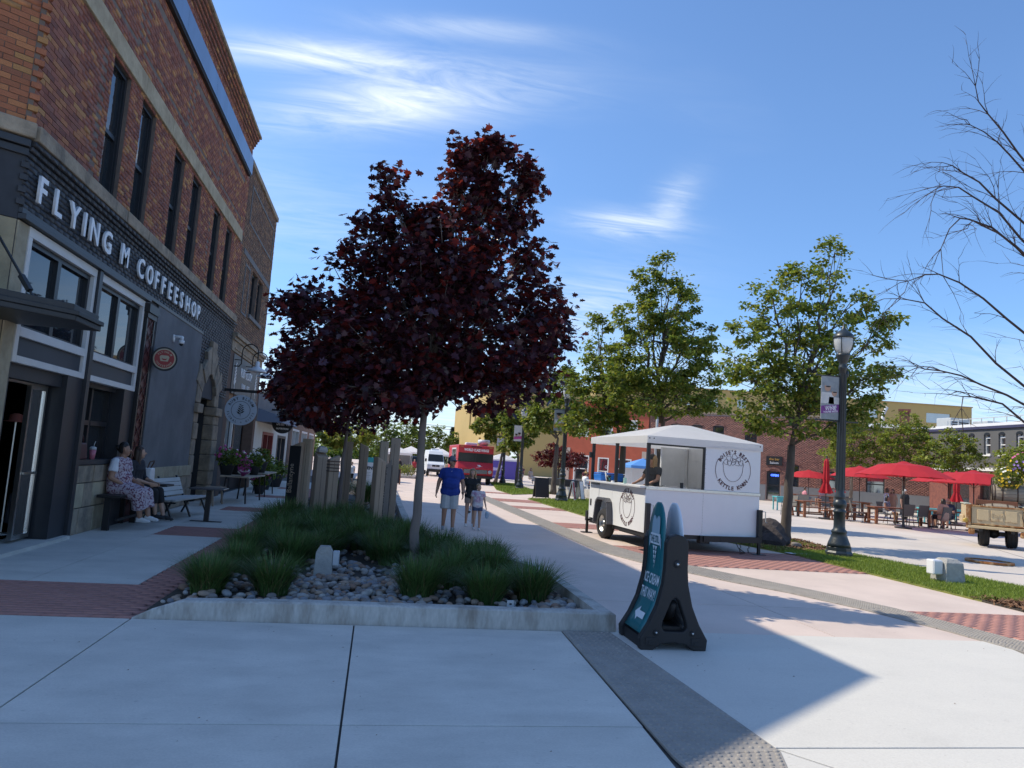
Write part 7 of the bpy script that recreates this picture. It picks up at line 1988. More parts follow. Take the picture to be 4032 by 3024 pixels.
for i, (x, y, lab) in enumerate([(28.2, 33.6, 'pale teal cabinet table behind the seated group'), (30.2, 33.8, 'second pale teal table, right of the first one'), (22.4, 37.6, 'pale teal bench far behind the lamp post')]):
    t = thing('teal_table', lab, 'table', (x, y, 0), R(-8), 'teal furniture on the plaza')
    mb = MB(); mb.box(-.7, .7, -.35, .35, .70, .75); mb.build('top', m_tealp, t, bevel=.006)
    mb = MB(); mb.box(-.68, .68, -.33, -.30, .42, .695); mb.build('apron', m_tealp, t)
    for sx in (-1, 1):
        for sy in (-1, 1): mb = MB(); mb.box(sx * .64 - .03, sx * .64 + .03, sy * .28 - .03, sy * .28 + .03, 0, .70); mb.build('leg', m_tealp, t)
# people on the plaza
KW = dict(voxel=.022, fingers=False)
person('woman in a white summer dress standing at the plaza tables', (27.25, 35.9, 0), R(60), 1.60, stand(), m_skin, 1.0, dress=cloth('white_blue', (.62, .64, .70), col2=(.3, .35, .5), mixs=14), hair=h_brown, hair_len=.05, shoes=m_shoe_w, look=(1, 0, 0), **KW)
person('woman with bare shoulders and long brown hair standing by the tables', (27.75, 36.1, 0), R(-60), 1.58, stand(), m_skin_t, 1.0, dress=cloth('rust_dress', (.38, .20, .13)), hair=h_brown, hair_len=.13, shoes=m_shoe_k, **KW)
person('person with bushy white hair and a dark top behind the tables', (26.4, 33.4, 0), R(10), 1.60, stand(), m_skin_t, 1.35, top=cloth('black_top', (.02, .02, .022)), sleeve=.6, bottom=cloth('black_trouser', (.016, .016, .018)), leg=1.9, hair=h_white, hair_len=.08, **KW)
person('woman in a dark patterned top and white shorts seated at the middle table', (23.4, 30.75, -.02), R(28), 1.64, sit(.26), m_skin_t, 1.1, top=cloth('dark_pattern', (.05, .06, .10), col2=(.4, .4, .45), mixs=30), sleeve=.1, bottom=cloth('white_shorts', (.66, .66, .68)), leg=.75, hair=h_dark, hair_len=.10, shoes=m_shoe_k, **KW)
person('broad person with black hair and a pale top seated with back to us', (24.4, 28.55, -.02), R(192), 1.72, sit(.26), m_skin, 1.5, top=cloth('peach_top', (.56, .36, .26)), sleeve=.9, bottom=cloth('black_trouser', (.016, .016, .018)), leg=.9, hair=h_dark, hair_len=.14, shoes=m_shoe_k, **KW)
person('bald man in a navy tee seated holding a phone', (25.35, 29.35, -.02), R(-58), 1.76, sit(.26, wrL=(-.05, -.15, .44), wrR=(.05, -.15, .44)), m_skin, 1.3, top=cloth('navy_tee', (.03, .05, .10)), sleeve=.7, bottom=cloth('navy_shorts', (.02, .025, .04)), leg=.9, shoes=m_shoe_k, belly=.03, **KW)
person('person in a dark shirt half hidden beside the pickup tailgate', (27.4, 29.6, -.02), R(-100), 1.70, sit(.26), m_skin_t, 1.2, top=cloth('plum', (.10, .04, .06)), sleeve=.8, bottom=cloth('black_trouser', (.016, .016, .018)), leg=1.8, hair=h_dark, shoes=m_shoe_k, **KW)
person('far person in pink seated left under the farthest umbrella', (29.0, 46.4, -.02), R(80), 1.65, sit(.26), m_skin, 1.2, top=cloth('pink_tee', (.55, .22, .25)), sleeve=.6, bottom=cloth('grey_short', (.2, .2, .22)), leg=.9, hair=h_brown, **KW)
person('far person in pale pink seated right under the farthest umbrella', (30.8, 47.3, -.02), R(-80), 1.65, sit(.26), m_skin, 1.2, top=cloth('pale_pink', (.55, .34, .34)), sleeve=.6, bottom=cloth('grey_short', (.2, .2, .22)), leg=.9, hair=h_dark, **KW)
for i, (x, y, c, lab) in enumerate([(25.7, 29.25, (.05, .05, .055), '')]):
    mb = MB(); mb.box(-.04, .04, -.005, .005, 0, .15); item('phone', "dark phone in the bald man's hands", 'phone', mb, m_black, (25.08, 29.17, .80), R(40), bevel=.004)
# ================================================================ OLD PICKUP WITH BARRELS
m_cpt = M('truck_cream', (.56, .43, .25), .5, var=.12, vs=4, col2=(.24, .085, .025), mixs=3.2, mixlo=.60, mixhi=.72)
m_rust = M('truck_rust', (.30, .12, .035), .8, var=.3, vs=8, col2=(.50, .36, .19), mixs=4, mixlo=.5, mixhi=.65)
m_bw = M('barrel_wood', (.30, .255, .20), .85, var=.2, vs=3, bump=.2, bs=20, stretch=(.25, 1, 1)); m_hoop = M('barrel_hoop', (.10, .07, .055), .6, metal=.4, var=.3, vs=5)
pk = thing('pickup_truck', 'tail end of an old rusty cream pickup loaded with barrels and flowers', 'pickup', (18.45, 20.6, 0), R(-38))
def pp(name, boxes, mat, bevel=.01, par=pk):
    mb = MB()
    for b in boxes: mb.box(*b)
    return mb.build(name, mat, par, bevel=bevel)
tg = pp('tailgate', [(.15, 1.51, 0, .06, .72, 1.245)], m_cpt, .012)
for x in (.30, .67, 1.04): pp('panel', [(x, x + .31, -.022, .0, .83, 1.165)], m_cpt, .018, tg)
text('lettering', 'Ford', m_cpt, frame((.825, -.030, .97), (1, 0, 0), (0, 0, 1)), .15, .016, 1.2, .003, parent=tg)
pp('tailgate_lip', [(.12, 1.54, -.03, .07, 1.245, 1.285), (.14, 1.52, -.03, .05, .69, .718)], m_rust, .008)
pp('bed_side', [(.0, .12, .0, 2.1, .72, 1.30)], m_cpt, .015); pp('bed_side', [(1.54, 1.66, .0, 2.1, .72, 1.30)], m_cpt, .015)
pp('bed_rail', [(-.03, .14, .0, 2.1, 1.30, 1.335), (1.52, 1.69, .0, 2.1, 1.30, 1.335)], M('rail_pale', (.45, .46, .36), .6), .008)
pp('corner_post', [(.0, .13, -.05, .05, .56, 1.30), (1.53, 1.66, -.05, .05, .56, 1.30)], m_rust, .012)
pp('bed_floor', [(.12, 1.54, .07, 2.1, .64, .70), (.12, 1.54, 2.04, 2.1, .70, 1.28)], m_rust, .0)
pp('rear_sill', [(.04, 1.62, -.06, .10, .57, .66)], m_cpt, .02); pp('hanging_bracket', [(.06, .24, -.06, .06, .38, .565), (1.42, 1.6, -.06, .06, .38, .565)], m_rust, .04)
pp('frame', [(.35, .45, .05, 2.1, .48, .57), (1.2, 1.3, .05, 2.1, .48, .57), (.4, 1.3, .95, 1.1, .34, .46)], m_frame, .0)
mb = MB(); mb.lathe([(.02, -.18), (.14, -.1), (.17, 0), (.14, .1), (.02, .18)], (.83, 1.0, .42), 12, T=Matrix.Rotation(PI / 2, 4, 'X')); mb.tube([(.3, 1.0, .42), (1.36, 1.0, .42)], .05, 8); mb.build('axle', m_frame, pk, True)
for s, x in ((0, .55), (1, 1.30)):
    mb = MB(); r = .405; T = Matrix.Rotation(PI / 2, 4, 'Y')
    mb.lathe([(r * .6, -.14), (r * .93, -.14), (r, -.10), (r, -.075), (r * .985, -.07), (r * .985, -.04), (r, -.035), (r, .035), (r * .985, .04), (r * .985, .07), (r, .075), (r, .10), (r * .93, .14), (r * .6, .14)], (x, .95, r), 28, T=T, caps=False); w_ = mb.build('wheel', m_tyre, pk, True)
    mb = MB(); mb.lathe([(r * .6, -.08), (r * .3, -.05), (.01, -.06)], (x, .95, r), 16, T=T, caps=False); mb.lathe([(r * .6, .08), (r * .3, .05), (.01, .06)], (x, .95, r), 16, T=T, caps=False); mb.build('rim', m_rust, w_, True)
pp('fender', [(-.09, .0, .45, 1.5, .70, .95), (1.66, 1.75, .45, 1.5, .70, .95)], m_cpt, .08)
mb = MB(); mb.lathe([(.06, .0), (.075, .01), (.07, .05), (.03, .07)], (-.02, -.02, .80), 14, T=Matrix.Rotation(PI / 2, 4, 'X')); mb.build('tail_lamp', M('lamp_amber', (.45, .30, .05), .3), pk, True)
mb = MB(); mb.tube([(1.50, -.05, 1.2), (1.47, -.07, 1.0), (1.53, -.07, .78)], .014, 6); mb.build('chain', m_frame, pk)
pp('cross_beam', [(.28, 1.4, .30, .42, 1.32, 1.47)], m_cedar, .01)
def on_pk(x, y, z):
    c, s = math.cos(R(-38)), math.sin(R(-38)); return (18.45 + x * c - y * s, 20.6 + x * s + y * c, z)
def barrel(lab, loc, L=.95, r0=.255, r1=.315):
    t = thing('barrel', lab, 'barrel', loc, R(-38), 'old barrels on the pickup')
    n = 18; st = 7; T = Matrix.Rotation(PI / 2, 4, 'Y')
    for k in range(n):
        a0, a1 = 2 * PI * k / n + .012, 2 * PI * (k + 1) / n - .012
        V = []
        for j in range(st):
            x = -L / 2 + L * j / (st - 1); r = r0 + (r1 - r0) * (1 - (2 * j / (st - 1) - 1) ** 2)
            V += [(x, r * math.cos(a0), r * math.sin(a0)), (x, r * math.cos(a1), r * math.sin(a1))]
        mb = MB(); mb.add(V, [(2 * j, 2 * j + 2, 2 * j + 3, 2 * j + 1) for j in range(st - 1)]); mb.build('stave', m_bw, t)
    for x in (-.47, -.40, -.20, .20, .40, .47):
        q = 1 - (2 * x / L) ** 2; r = r0 + (r1 - r0) * max(0, q) + .006; mb = MB(); mb.lathe([(r - .004, -.022), (r, -.02), (r, .02), (r - .004, .022)], (x, 0, 0), 24, T=T, caps=False); mb.build('hoop', m_hoop, t, True)
    for s in (-1, 1): mb = MB(); mb.lathe([(r0 - .01, 0), (.01, .001)], (s * (L / 2 - .03), 0, 0), 20, T=T, caps=True); mb.build('head', m_bw, t)
    return t
barrel('weathered barrel lying on top of the load, under the yellow flowers', on_pk(1.22, .75, 1.70))
barrel('weathered barrel lying low in the bed, just showing over the tailgate', on_pk(.92, .42, 1.10))
barrel('weathered barrel lying low in the bed behind the upper one', on_pk(.92, 1.08, 1.10))
barrel('weathered barrel at the top back of the load, half hidden by flowers', on_pk(1.3, 1.4, 1.95))
def flowers(lab, loc, r3, nl, cols, nf, seed):
    t = thing('flower_basket', lab, 'flowers', loc)
    g = np.random.default_rng(seed)
    mb = MB(); mb.lathe([(.02, -.2), (.16, -.16), (.24, 0), (.26, .06)], (0, 0, -r3[2] * .35), 14); mb.build('basket', M('coir', (.12, .075, .04), .95, bump=.6, bs=30), t, True)
    q = g.normal(0, 1, (nl, 3)); q /= np.linalg.norm(q, axis=1)[:, None]; P = q * np.array(r3) * g.uniform(.55, 1.05, nl)[:, None]
    V, F, rn, nf_ = leaves_np(P, q, .07, seed, 'oval'); o = np_mesh('foliage', V, F, [m_lg2, m_lg, m_ly], t, rn, midx=np.repeat(g.integers(0, 3, nl), nf_)); o['kind'] = 'stuff'
    for i in range(nf):
        d = g.normal(0, 1, 3); d[1] = -abs(d[1]); d /= np.linalg.norm(d); c = d * np.array(r3) * 1.06
        k = cols(c, g)
        mb = MB(); n = 7; V = [(0, 0, 0)]
        for j in range(n * 2): a = PI * j / n; rr = (.042 if j % 2 else .030); V.append((rr * math.cos(a), rr * math.sin(a), .012))
        T = Vector(d).to_track_quat('Z', 'Y').to_matrix().to_4x4(); T.translation = Vector(c)
        mb.add(xf(T, V), [(0, 1 + j, 1 + (j + 1) % (2 * n)) for j in range(2 * n)]); o = mb.build('bloom', k, t)
    return t
m_fy = M('petal_yellow', (.70, .48, .02), .6); m_fw = M('petal_white', (.75, .73, .66), .6); m_fp = M('petal_pink', (.60, .10, .32), .6); m_fv = M('petal_violet', (.35, .22, .55), .6)
flowers('trailing flower basket with yellow and white blooms on the upper barrel', on_pk(1.18, .55, 2.20), (.42, .36, .33), 1500, lambda c, g: m_fw if g.random() < .22 else m_fy, 60, 4)
flowers('flower mound with pink blooms above the yellow ones', on_pk(1.62, .75, 2.66), (.48, .42, .36), 1700, lambda c, g: m_fp if c[2] > .12 else (m_fv if g.random() < .5 else m_fy), 55, 5)

# ================================================================ LAWN THINGS
ub = thing('concrete_post', 'low concrete block with a white outlet box on the grass strip', 'post', (10.33, 11.95, .02))
v = []; f = []
for w, z in ((.20, 0), (.175, .36), (.11, .43)): v += [(-w, -w, z), (w, -w, z), (w, w, z), (-w, w, z)]
for k in range(2):
    for j in range(4): f.append((k * 4 + j, k * 4 + (j + 1) % 4, k * 4 + 4 + (j + 1) % 4, k * 4 + 4 + j))
f += [(3, 2, 1, 0), (8, 9, 10, 11)]
mb = MB(); mb.add(v, f); mb.build('post', m_boll, ub, bevel=.01)
mb = MB(); mb.box(-.38, -.19, -.10, .08, .14, .40); mb.build('outlet_box', m_tw, ub, bevel=.02); mb = MB(); mb.box(-.37, -.20, -.115, -.101, .16, .38); mb.build('box_lid', m_tw, ub, bevel=.004)
def rock(lab, loc, s, seed, mat):
    bm = bmesh.new(); bmesh.ops.create_icosphere(bm, subdivisions=3, radius=1); g = random.Random(seed)
    ph = [g.uniform(0, 6) for _ in range(6)]
    for v_ in bm.verts:
        c = v_.co; k = 1 + .13 * math.sin(3 * c.x + ph[0]) + .12 * math.sin(4 * c.y + ph[1] + c.x) + .09 * math.sin(5 * c.z + ph[2]) + .05 * math.sin(9 * c.x + 7 * c.y + ph[3])
        v_.co = Vector((c.x * s[0], c.y * s[1], max(c.z, -.35) * s[2])) * k
    me = bpy.data.meshes.new('rock'); bm.to_mesh(me); bm.free(); me.materials.append(mat)
    o = bpy.data.objects.new('rock', me); COL.objects.link(o); o.location = loc; return tag(o, lab, 'rock')
m_lava = M('lava_rock', (.055, .045, .045), .95, var=.35, vs=9, bump=1.0, bs=22)
rock('dark rough boulder at the foot of the tree beside the trailer', (9.85, 17.3, .16), (.52, .45, .40), 4, m_lava)
rock('pale stone lying by the dark boulder', (10.35, 16.9, .06), (.14, .12, .10), 5, m_cobble)
rock('low grey stone under the trailer rear corner on the grass', (7.6, 21.0, .06), (.28, .2, .12), 6, m_cobble)
vc = tag((lambda m: m.build('valve_cover', m_ac, None, False, (9.45, 15.35, .035)))((lambda m: (m.box(-.25, .25, -.12, .12, 0, .012), m)[1])(MB())), 'flat pale valve cover set in the grass by the lamp base', 'cover')
mh = thing('tree_grate', 'round stone filled planter ring at the right edge of the plaza', 'grate', (14.9, 15.9, 0)); vs, fs = ring(.45, .52, .05, 28); mb = MB(); mb.add(vs, fs); mb.build('ring', m_rust, mh); mb = MB(); mb.lathe([(.45, 0.0), (.40, .02), (.01, .03)], n=20); mb.build('gravel', m_cobble, mh)

# ================================================================ RED FOOD TRUCK, VAN, TENTS
m_ft = M('truck_red', (.52, .022, .035), .35, var=.06, vs=2); m_wsg = glass('wind_glass', (.015, .018, .02), .12, .4)
ft = thing('food_truck', 'red step van food truck with white lettering over its windscreen', 'food truck', (6.32, 47.5, 0))
def fp(name, boxes, mat, bevel=0, par=ft):
    mb = MB()
    for b in boxes: mb.box(*b)
    return mb.build(name, mat, par, bevel=bevel)
fp('body', [(-1.16, 1.16, .10, 6.2, .55, 2.50)], m_ft, .05)
fp('front_top', [(-1.14, 1.14, .0, .12, 2.0, 2.48)], m_ft, .02)
mb = MB(); mb.add([(-1.15, 0, 1.42), (1.15, 0, 1.42), (1.15, -.22, 1.05), (1.15, -.22, .62), (-1.15, -.22, .62), (-1.15, -.22, 1.05), (-1.15, .12, 1.42), (1.15, .12, 1.42), (1.15, .12, .62), (-1.15, .12, .62)], [(0, 5, 2, 1), (5, 4, 3, 2), (0, 6, 9, 4, 5), (1, 2, 3, 8, 7), (4, 9, 8, 3), (0, 1, 7, 6)]); mb.build('bonnet', m_ft, ft, bevel=.02)
fp('windscreen', [(-1.05, -.02, .03, .09, 1.44, 1.97), (.02, 1.05, .03, .09, 1.44, 1.97)], m_wsg)
fp('windscreen_frame', [(-1.12, -1.05, .01, .1, 1.40, 2.01), (1.05, 1.12, .01, .1, 1.40, 2.01), (-1.05, 1.05, .01, .1, 1.97, 2.01), (-.02, .02, .02, .1, 1.44, 1.97)], m_black)
fp('grille', [(-.78, .78, -.245, -.221, .70, .96)], m_black, .01)
for k in range(4): fp('grille_bar', [(-.76, .76, -.256, -.246, .73 + k * .06, .75 + k * .06)], m_ac)
for s in (-1, 1):
    mb = MB(); mb.lathe([(.115, 0), (.12, .02), (.09, .05), (.02, .06)], (s * .93, -.22, .84), 16, T=Matrix.Rotation(PI / 2, 4, 'X')); mb.build('headlight', m_lglass, ft, True)
    fp('signal_lamp', [(s * 1.08 - .03, s * 1.08 + .03, -.235, -.222, .76, .92)], M('lamp_orange', (.55, .20, .02), .4), .004)
    fp('roof_lamp', [(s * .95 - .1, s * .95 + .1, -.02, .0, 2.38, 2.43)], M('lamp_amber', (.45, .30, .05), .3))
fp('bumper', [(-1.14, 1.14, -.34, -.2, .40, .58)], m_frame, .03)
for s in (-1, 1):
    for y in (.75, 4.9): wheel(s * 1.0, y, .36, .24, ft, rim=m_frame)
fp('vent', [(-.35, .35, -.015, .0, 2.38, 2.44)], m_black)
fp('roof_fan', [(-.62, .15, .7, 1.5, 2.5, 2.68)], m_tw, .05); mb = MB(); mb.lathe([(.26, 2.5), (.28, 2.62), (.40, 2.66), (.40, 2.90), (.36, 2.92), (.05, 2.90)], (.62, 1.2, 0), 20); mb.build('exhaust_hood', m_steel, ft, True)
fp('serving_hatch', [(-1.175, -1.162, 1.2, 3.6, 1.3, 2.2)], m_wsg, .01); fp('hatch_frame', [(-1.2, -1.163, 1.1, 1.2, 1.25, 2.3), (-1.2, -1.163, 3.6, 3.7, 1.25, 2.3), (-1.2, -1.163, 1.2, 3.6, 2.2, 2.3)], m_steel)
mb = MB(); mb.box(-1.42, -1.30, .1, .2, 1.45, 1.85); mb.bar((-1.16, .2, 1.6), (-1.32, .16, 1.6), .03); mb.build('mirror', m_black, ft, bevel=.02)
text('lettering', 'WORLD CLASS WINGS', m_letter, frame((.02, -.004, 2.12), (1, 0, 0), (0, 0, 1)), .235, .006, .66, .008, parent=ft)
text('script_logo', 'Flyo', m_letter, frame((.0, -.165, 1.12), (1, 0, .06), (0, .45, .8)), .30, .01, 1.35, .012, parent=ft)
mb = MB(); mb.bar((.05, -.19, 1.10), (.45, -.15, 1.19), .03, .01); mb.build('logo_swash', m_letter, ft)
vn = thing('van', 'white high roofed delivery van parked left of the red food truck', 'van', (4.78, 60, 0))
def vp(name, boxes, mat, bevel=0, par=vn):
    mb = MB()
    for b in boxes: mb.box(*b)
    return mb.build(name, mat, par, bevel=bevel)
m_vw = M('van_white', (.74, .76, .77), .3)
mb = MB()
sec = [(.0, .42, .70, .66), (.0, .95, .71, .70), (.12, 1.05, .70, .69), (.45, 1.16, .69, .68), (.95, 1.75, .62, .6), (1.25, 2.06, .56, .54), (1.6, 2.12, .55, .5)]
V = []; 
for y, z, w, _ in sec: V += [(-w, y, z), (w, y, z)]
V += [(-.56, 6, 2.12), (.56, 6, 2.12), (-.72, 6, .42), (.72, 6, .42)]
n = len(sec); F = [(2 * i, 2 * i + 1, 2 * i + 3, 2 * i + 2) for i in range(n - 1)] + [(2 * n - 2, 2 * n - 1, 2 * n + 1, 2 * n), (2 * n, 2 * n + 1, 2 * n + 3, 2 * n + 2), tuple([2 * i for i in range(n)] + [2 * n, 2 * n + 2]), tuple([2 * n + 3, 2 * n + 1] + [2 * i + 1 for i in range(n - 1, -1, -1)]), (0, 2 * n + 2, 2 * n + 3, 1)]
mb.add(V, F); mb.build('body', m_vw, vn, bevel=.03)
mb = MB(); mb.add([(-.63, .50, 1.195), (.63, .50, 1.195), (.575, .965, 1.76), (-.575, .965, 1.76)], [(0, 1, 2, 3)]); mb.add([(-.63, .47, 1.215), (.63, .47, 1.215), (.575, .94, 1.775), (-.575, .94, 1.775)], [(0, 1, 2, 3)]); mb.build('windscreen', m_wsg, vn)
vp('grille', [(-.30, .30, -.02, .0, .78, .93)], m_black, .01); vp('bumper', [(-.70, .70, -.05, .02, .36, .60)], m_black, .03)
for s in (-1, 1):
    mb = MB(); mb.add([(s * .42, -.012, .80), (s * .66, -.006, .80), (s * .68, .02, 1.0), (s * .48, -.005, .93)], [(0, 1, 2, 3) if s > 0 else (3, 2, 1, 0)]); mb.build('headlight', m_lglass, vn)
    vp('mirror', [(s * .80 - .07, s * .80 + .07, .62, .7, 1.15, 1.42)], m_black, .02)
    for y in (.75, 4.8): wheel(s * .58, y, .30, .2, vn, rim=m_ac)
vp('roof_unit', [(-.32, .32, 1.9, 2.9, 2.12, 2.24)], m_vw, .04)
mb = MB(); mb.lathe([(.04, 0), (.04, .008)], (0, -.022, .86), 12, T=Matrix.Rotation(PI / 2, 4, 'X')); mb.build('badge', m_alu, vn)
dp = thing('parked_car', 'dark grey pickup parked farther off, half hidden left of the white van', 'car', (3.75, 70, 0))
mb = MB(); mb.box(-.7, .7, 0, 4.6, .4, .95); mb.build('body', M('car_dark', (.05, .055, .065), .3), dp, bevel=.08)
mb = MB(); mb.box(-.62, .62, 1.1, 3.0, .95, 1.5, top=.82); mb.build('cab', M('car_dark', (.05, .055, .065), .3), dp, bevel=.06)
mb = MB(); mb.box(-.5, .5, -.02, .0, .55, .8); mb.build('grille', m_ac, dp)
mb = MB(); mb.add([(-.52, 1.08, 1.0), (.52, 1.08, 1.0), (.47, 1.19, 1.4), (-.47, 1.19, 1.4)], [(0, 1, 2, 3)]); mb.build('windscreen', m_wsg, dp)
for s in (-1, 1): wheel(s * .62, .8, .3, .2, dp); wheel(s * .62, 3.7, .3, .2, dp)
def tent(lab, x, y, w, d, he, hp, cloth_=None, wall=None, rz=0):
    t = thing('canopy_tent', lab, 'tent', (x, y, 0), rz, 'market tents')
    mb = MB(); c4 = [(-w / 2, -d / 2), (w / 2, -d / 2), (w / 2, d / 2), (-w / 2, d / 2)]
    mb.add([(a, b, he - .18) for a, b in c4] + [(a, b, he) for a, b in c4] + [(0, 0, hp)], [(0, 1, 5, 4), (1, 2, 6, 5), (2, 3, 7, 6), (3, 0, 4, 7), (4, 5, 8), (5, 6, 8), (6, 7, 8), (7, 4, 8)])
    mb.build('canopy', cloth_ or m_tarp, t)
    for a, b in c4: mb = MB(); mb.bar((a * .98, b * .98, 0), (a * .98, b * .98, he - .1), .04); mb.build('leg', m_alu, t)
    if wall:
        mb = MB(); mb.box(-w / 2, w / 2, d / 2 - .02, d / 2, .05, he - .18); mb.build('side_wall', wall, t)
    return t
tent('white market tent left of the pale maple trunk', 1.55, 60.5, 2.5, 2.6, 1.72, 2.25, wall=m_stucco)
tent('white market tent between the maple trunk and the van', 3.5, 78, 2.6, 2.6, 1.9, 2.5)
tent('white market tent just right of the white van', 6.2, 72, 1.9, 2.6, 1.85, 2.4)
tent('second white market tent behind the one right of the van', 6.6, 82, 2.2, 2.6, 2.0, 2.6)
m_lav = M('banner_lavender', (.13, .10, .40), .8, var=.08, vs=1)
t_ = tent('white topped market tent with lavender wall right of the red truck', 10.6, 63.0, 2.6, 2.4, 1.75, 2.25)
bl = thing('tent_wall_banner', 'lavender tent wall with a white horse print, right of the red truck', 'banner', (10.4, 61.6, 0)); mb = MB(); mb.box(-1.55, 1.55, 0, .02, .1, 1.62); mb.build('cloth', m_lav, bl)
mb = MB(); mb.prism([(-.9, .55), (-.95, .95), (-.6, 1.05), (.0, 1.02), (.25, 1.25), (.42, 1.2), (.3, 1.0), (.22, .55), (.12, .55), (.08, .8), (-.5, .78), (-.6, .55), (-.7, .55), (-.68, .8), (-.8, .8), (-.82, .55)], .004, frame((-.3, -.005, 0), (1, 0, 0), (0, 0, 1))); mb.build('print', M('print_lilac', (.55, .52, .75), .7), bl)
text('lettering', 'Orchard', M('print_lilac', (.55, .52, .75), .7), frame((-.4, -.005, .25), (1, 0, 0), (0, 0, 1)), .34, .004, parent=bl)
tent('blue topped market tent seen under the trailer roof', 18.6, 50, 2.6, 2.4, 1.95, 2.5, M('tent_blue', (.10, .28, .62), .7), m_tarp)
KW = dict(voxel=.028, fingers=False, face=False)
person('person in black bending at the white tent', (1.75, 57, 0), R(20), 1.30, stand(), m_skin, 1.1, top=cloth('black_top', (.02, .02, .022)), sleeve=1.6, bottom=cloth('black_trouser', (.016, .016, .018)), leg=1.9, hair=h_dark, **KW)
person('person in a red shirt and dark shorts by the white tent', (3.0, 59, 0), R(-20), 1.30, stand(), m_skin, 1.1, top=cloth('red_tee', (.42, .04, .05)), sleeve=.6, bottom=cloth('black_trouser', (.016, .016, .018)), leg=.9, hair=h_dark, **KW)
person('person in a pale top walking between the van and the red truck', (5.55, 58, 0), R(160), 1.30, stand(), m_skin, 1.0, top=cloth('tan_top', (.40, .30, .22)), sleeve=.5, bottom=cloth('grey_short', (.2, .2, .22)), leg=.9, hair=h_dark, **KW)
person('seated man in a white shirt and straw hat at the cafe left of the trailer', (12.1, 41.8, 0), R(110), 1.70, sit(.26), m_skin, 1.2, top=m_tw, sleeve=1.5, bottom=cloth('navy_short', (.05, .07, .16)), leg=1.8, hair=h_dark, hat=M('straw', (.42, .28, .12), .8), **KW)
person('person in a pale dress seated near the red leaved tree', (11.6, 55, 0), R(30), 1.60, sit(.26), m_skin, 1.1, dress=cloth('cream_dress', (.62, .52, .42)), hair=h_blond, hair_len=.08, **KW)
person('dark haired person standing at the cafe wall behind the straw hat man', (13.0, 45, 0), R(20), 1.55, stand(), m_skin_t, 1.0, top=cloth('maroon', (.14, .03, .04)), sleeve=.6, bottom=cloth('black_trouser', (.016, .016, .018)), leg=1.9, hair=h_dark, **KW)
person('person by the lavender banner in a dark top', (11.9, 60, 0), R(-40), 1.35, stand(), m_skin, 1.0, top=cloth('plum', (.10, .04, .06)), sleeve=.6, bottom=cloth('grey_short', (.2, .2, .22)), leg=.9, hair=h_dark, **KW)
person('child in white seen between the timber posts', (-1.1, 36, 0), R(-30), 1.1, stand(), m_skin, .95, top=m_tw, sleeve=.5, bottom=cloth('black_trouser', (.016, .016, .018)), leg=.9, hair=h_dark, **KW)
# A boards, seat wall, cafe furniture
def a_board(lab, loc, rz, w, h, face, rim_, lines=True):
    t = thing('sandwich_board', lab, 'sign board', loc, rz)
    for s in (-1, 1):
        T = Matrix.Rotation(R(10 * s), 4, 'X'); T.translation = Vector((0, s * h * .19, 0))
        mb = MB(); mb.box(-w / 2 + .03, w / 2 - .03, -.008, .008, .08, h - .04, T=T); o = mb.build('board', face, t)
        mb = MB()
        for b in ((-w / 2, -w / 2 + .03, -.015, .015, .0, h), (w / 2 - .03, w / 2, -.015, .015, 0, h), (-w / 2 + .03, w / 2 - .03, -.015, .015, h - .04, h), (-w / 2 + .03, w / 2 - .03, -.015, .015, .05, .08)): mb.box(*b, T=T)
        mb.build('frame', rim_, t)
    return t
m_slate = M('chalkboard', (.03, .033, .036), .8, var=.3, vs=6)
a_board('dark chalkboard standing by the path right of the timber posts', (1.05, 40.2, 0), R(-8), .62, .84, m_slate, m_cedar)
a_board('rounded black sandwich board standing at the grass edge, right of the far lamps', (7.85, 34.6, .0), R(12), .70, .98, m_abk, m_frame)
a_board('red and white cafe menu board beside the second lamp', (9.1, 33.6, .02), R(65), .5, .9, M('board_red', (.35, .03, .04), .6), m_tw)
a_board('white price board leaning by the seat wall', (9.7, 34.4, .02), R(50), .45, .95, m_tw, m_cfr)
ob_ = thing('banner_sign', 'white and teal OPEN banner stand seen between the timber posts', 'sign', (-.30, 29.5, 0), R(4))
mb = MB(); mb.box(-.30, .30, -.01, .01, .12, 1.42); mb.build('cloth', m_tw, ob_); mb = MB(); mb.box(-.30, .30, -.014, -.0105, 1.22, 1.42); mb.box(-.30, .30, -.014, -.0105, .12, .3); mb.build('print_band', M('print_teal_light', (.05, .40, .42), .6), ob_)
text('lettering', 'OPEN!', m_black, frame((0, -.016, .95), (1, 0, 0), (0, 0, 1)), .17, .003, .95, .006, parent=ob_)
mb = MB()
for k in range(4): mb.box(-.2, .14 - .05 * (k % 2), -.013, -.0105, .82 - k * .06, .84 - k * .06)
mb.build('print_lines', m_ac, ob_)['kind'] = 'stuff'
mb = MB(); mb.box(-.32, .32, -.12, .12, 0, .1); mb.build('base', m_tw, ob_)
rs = thing('round_sign_stand', 'white stand sign with a red oval, between the timber posts', 'sign', (.15, 37.5, 0)); mb = MB(); mb.box(-.3, .3, 0, .02, .2, 1.35); mb.build('board', m_tw, rs); mb = MB(); mb.prism([(.2 * math.cos(a), .34 * math.sin(a)) for a in np.linspace(0, 2 * PI, 20)[:-1]], .004, frame((0, -.006, .85), (1, 0, 0), (0, 0, 1))); mb.build('oval', m_redc, rs); mb = MB(); mb.box(-.26, -.2, -.1, .1, 0, .2); mb.box(.2, .26, -.1, .1, 0, .2); mb.build('legs', m_frame, rs)
sw = thing('seat_wall', 'low concrete seat wall with dark planter boxes beyond the lawn', 'wall', (0, 0, 0))
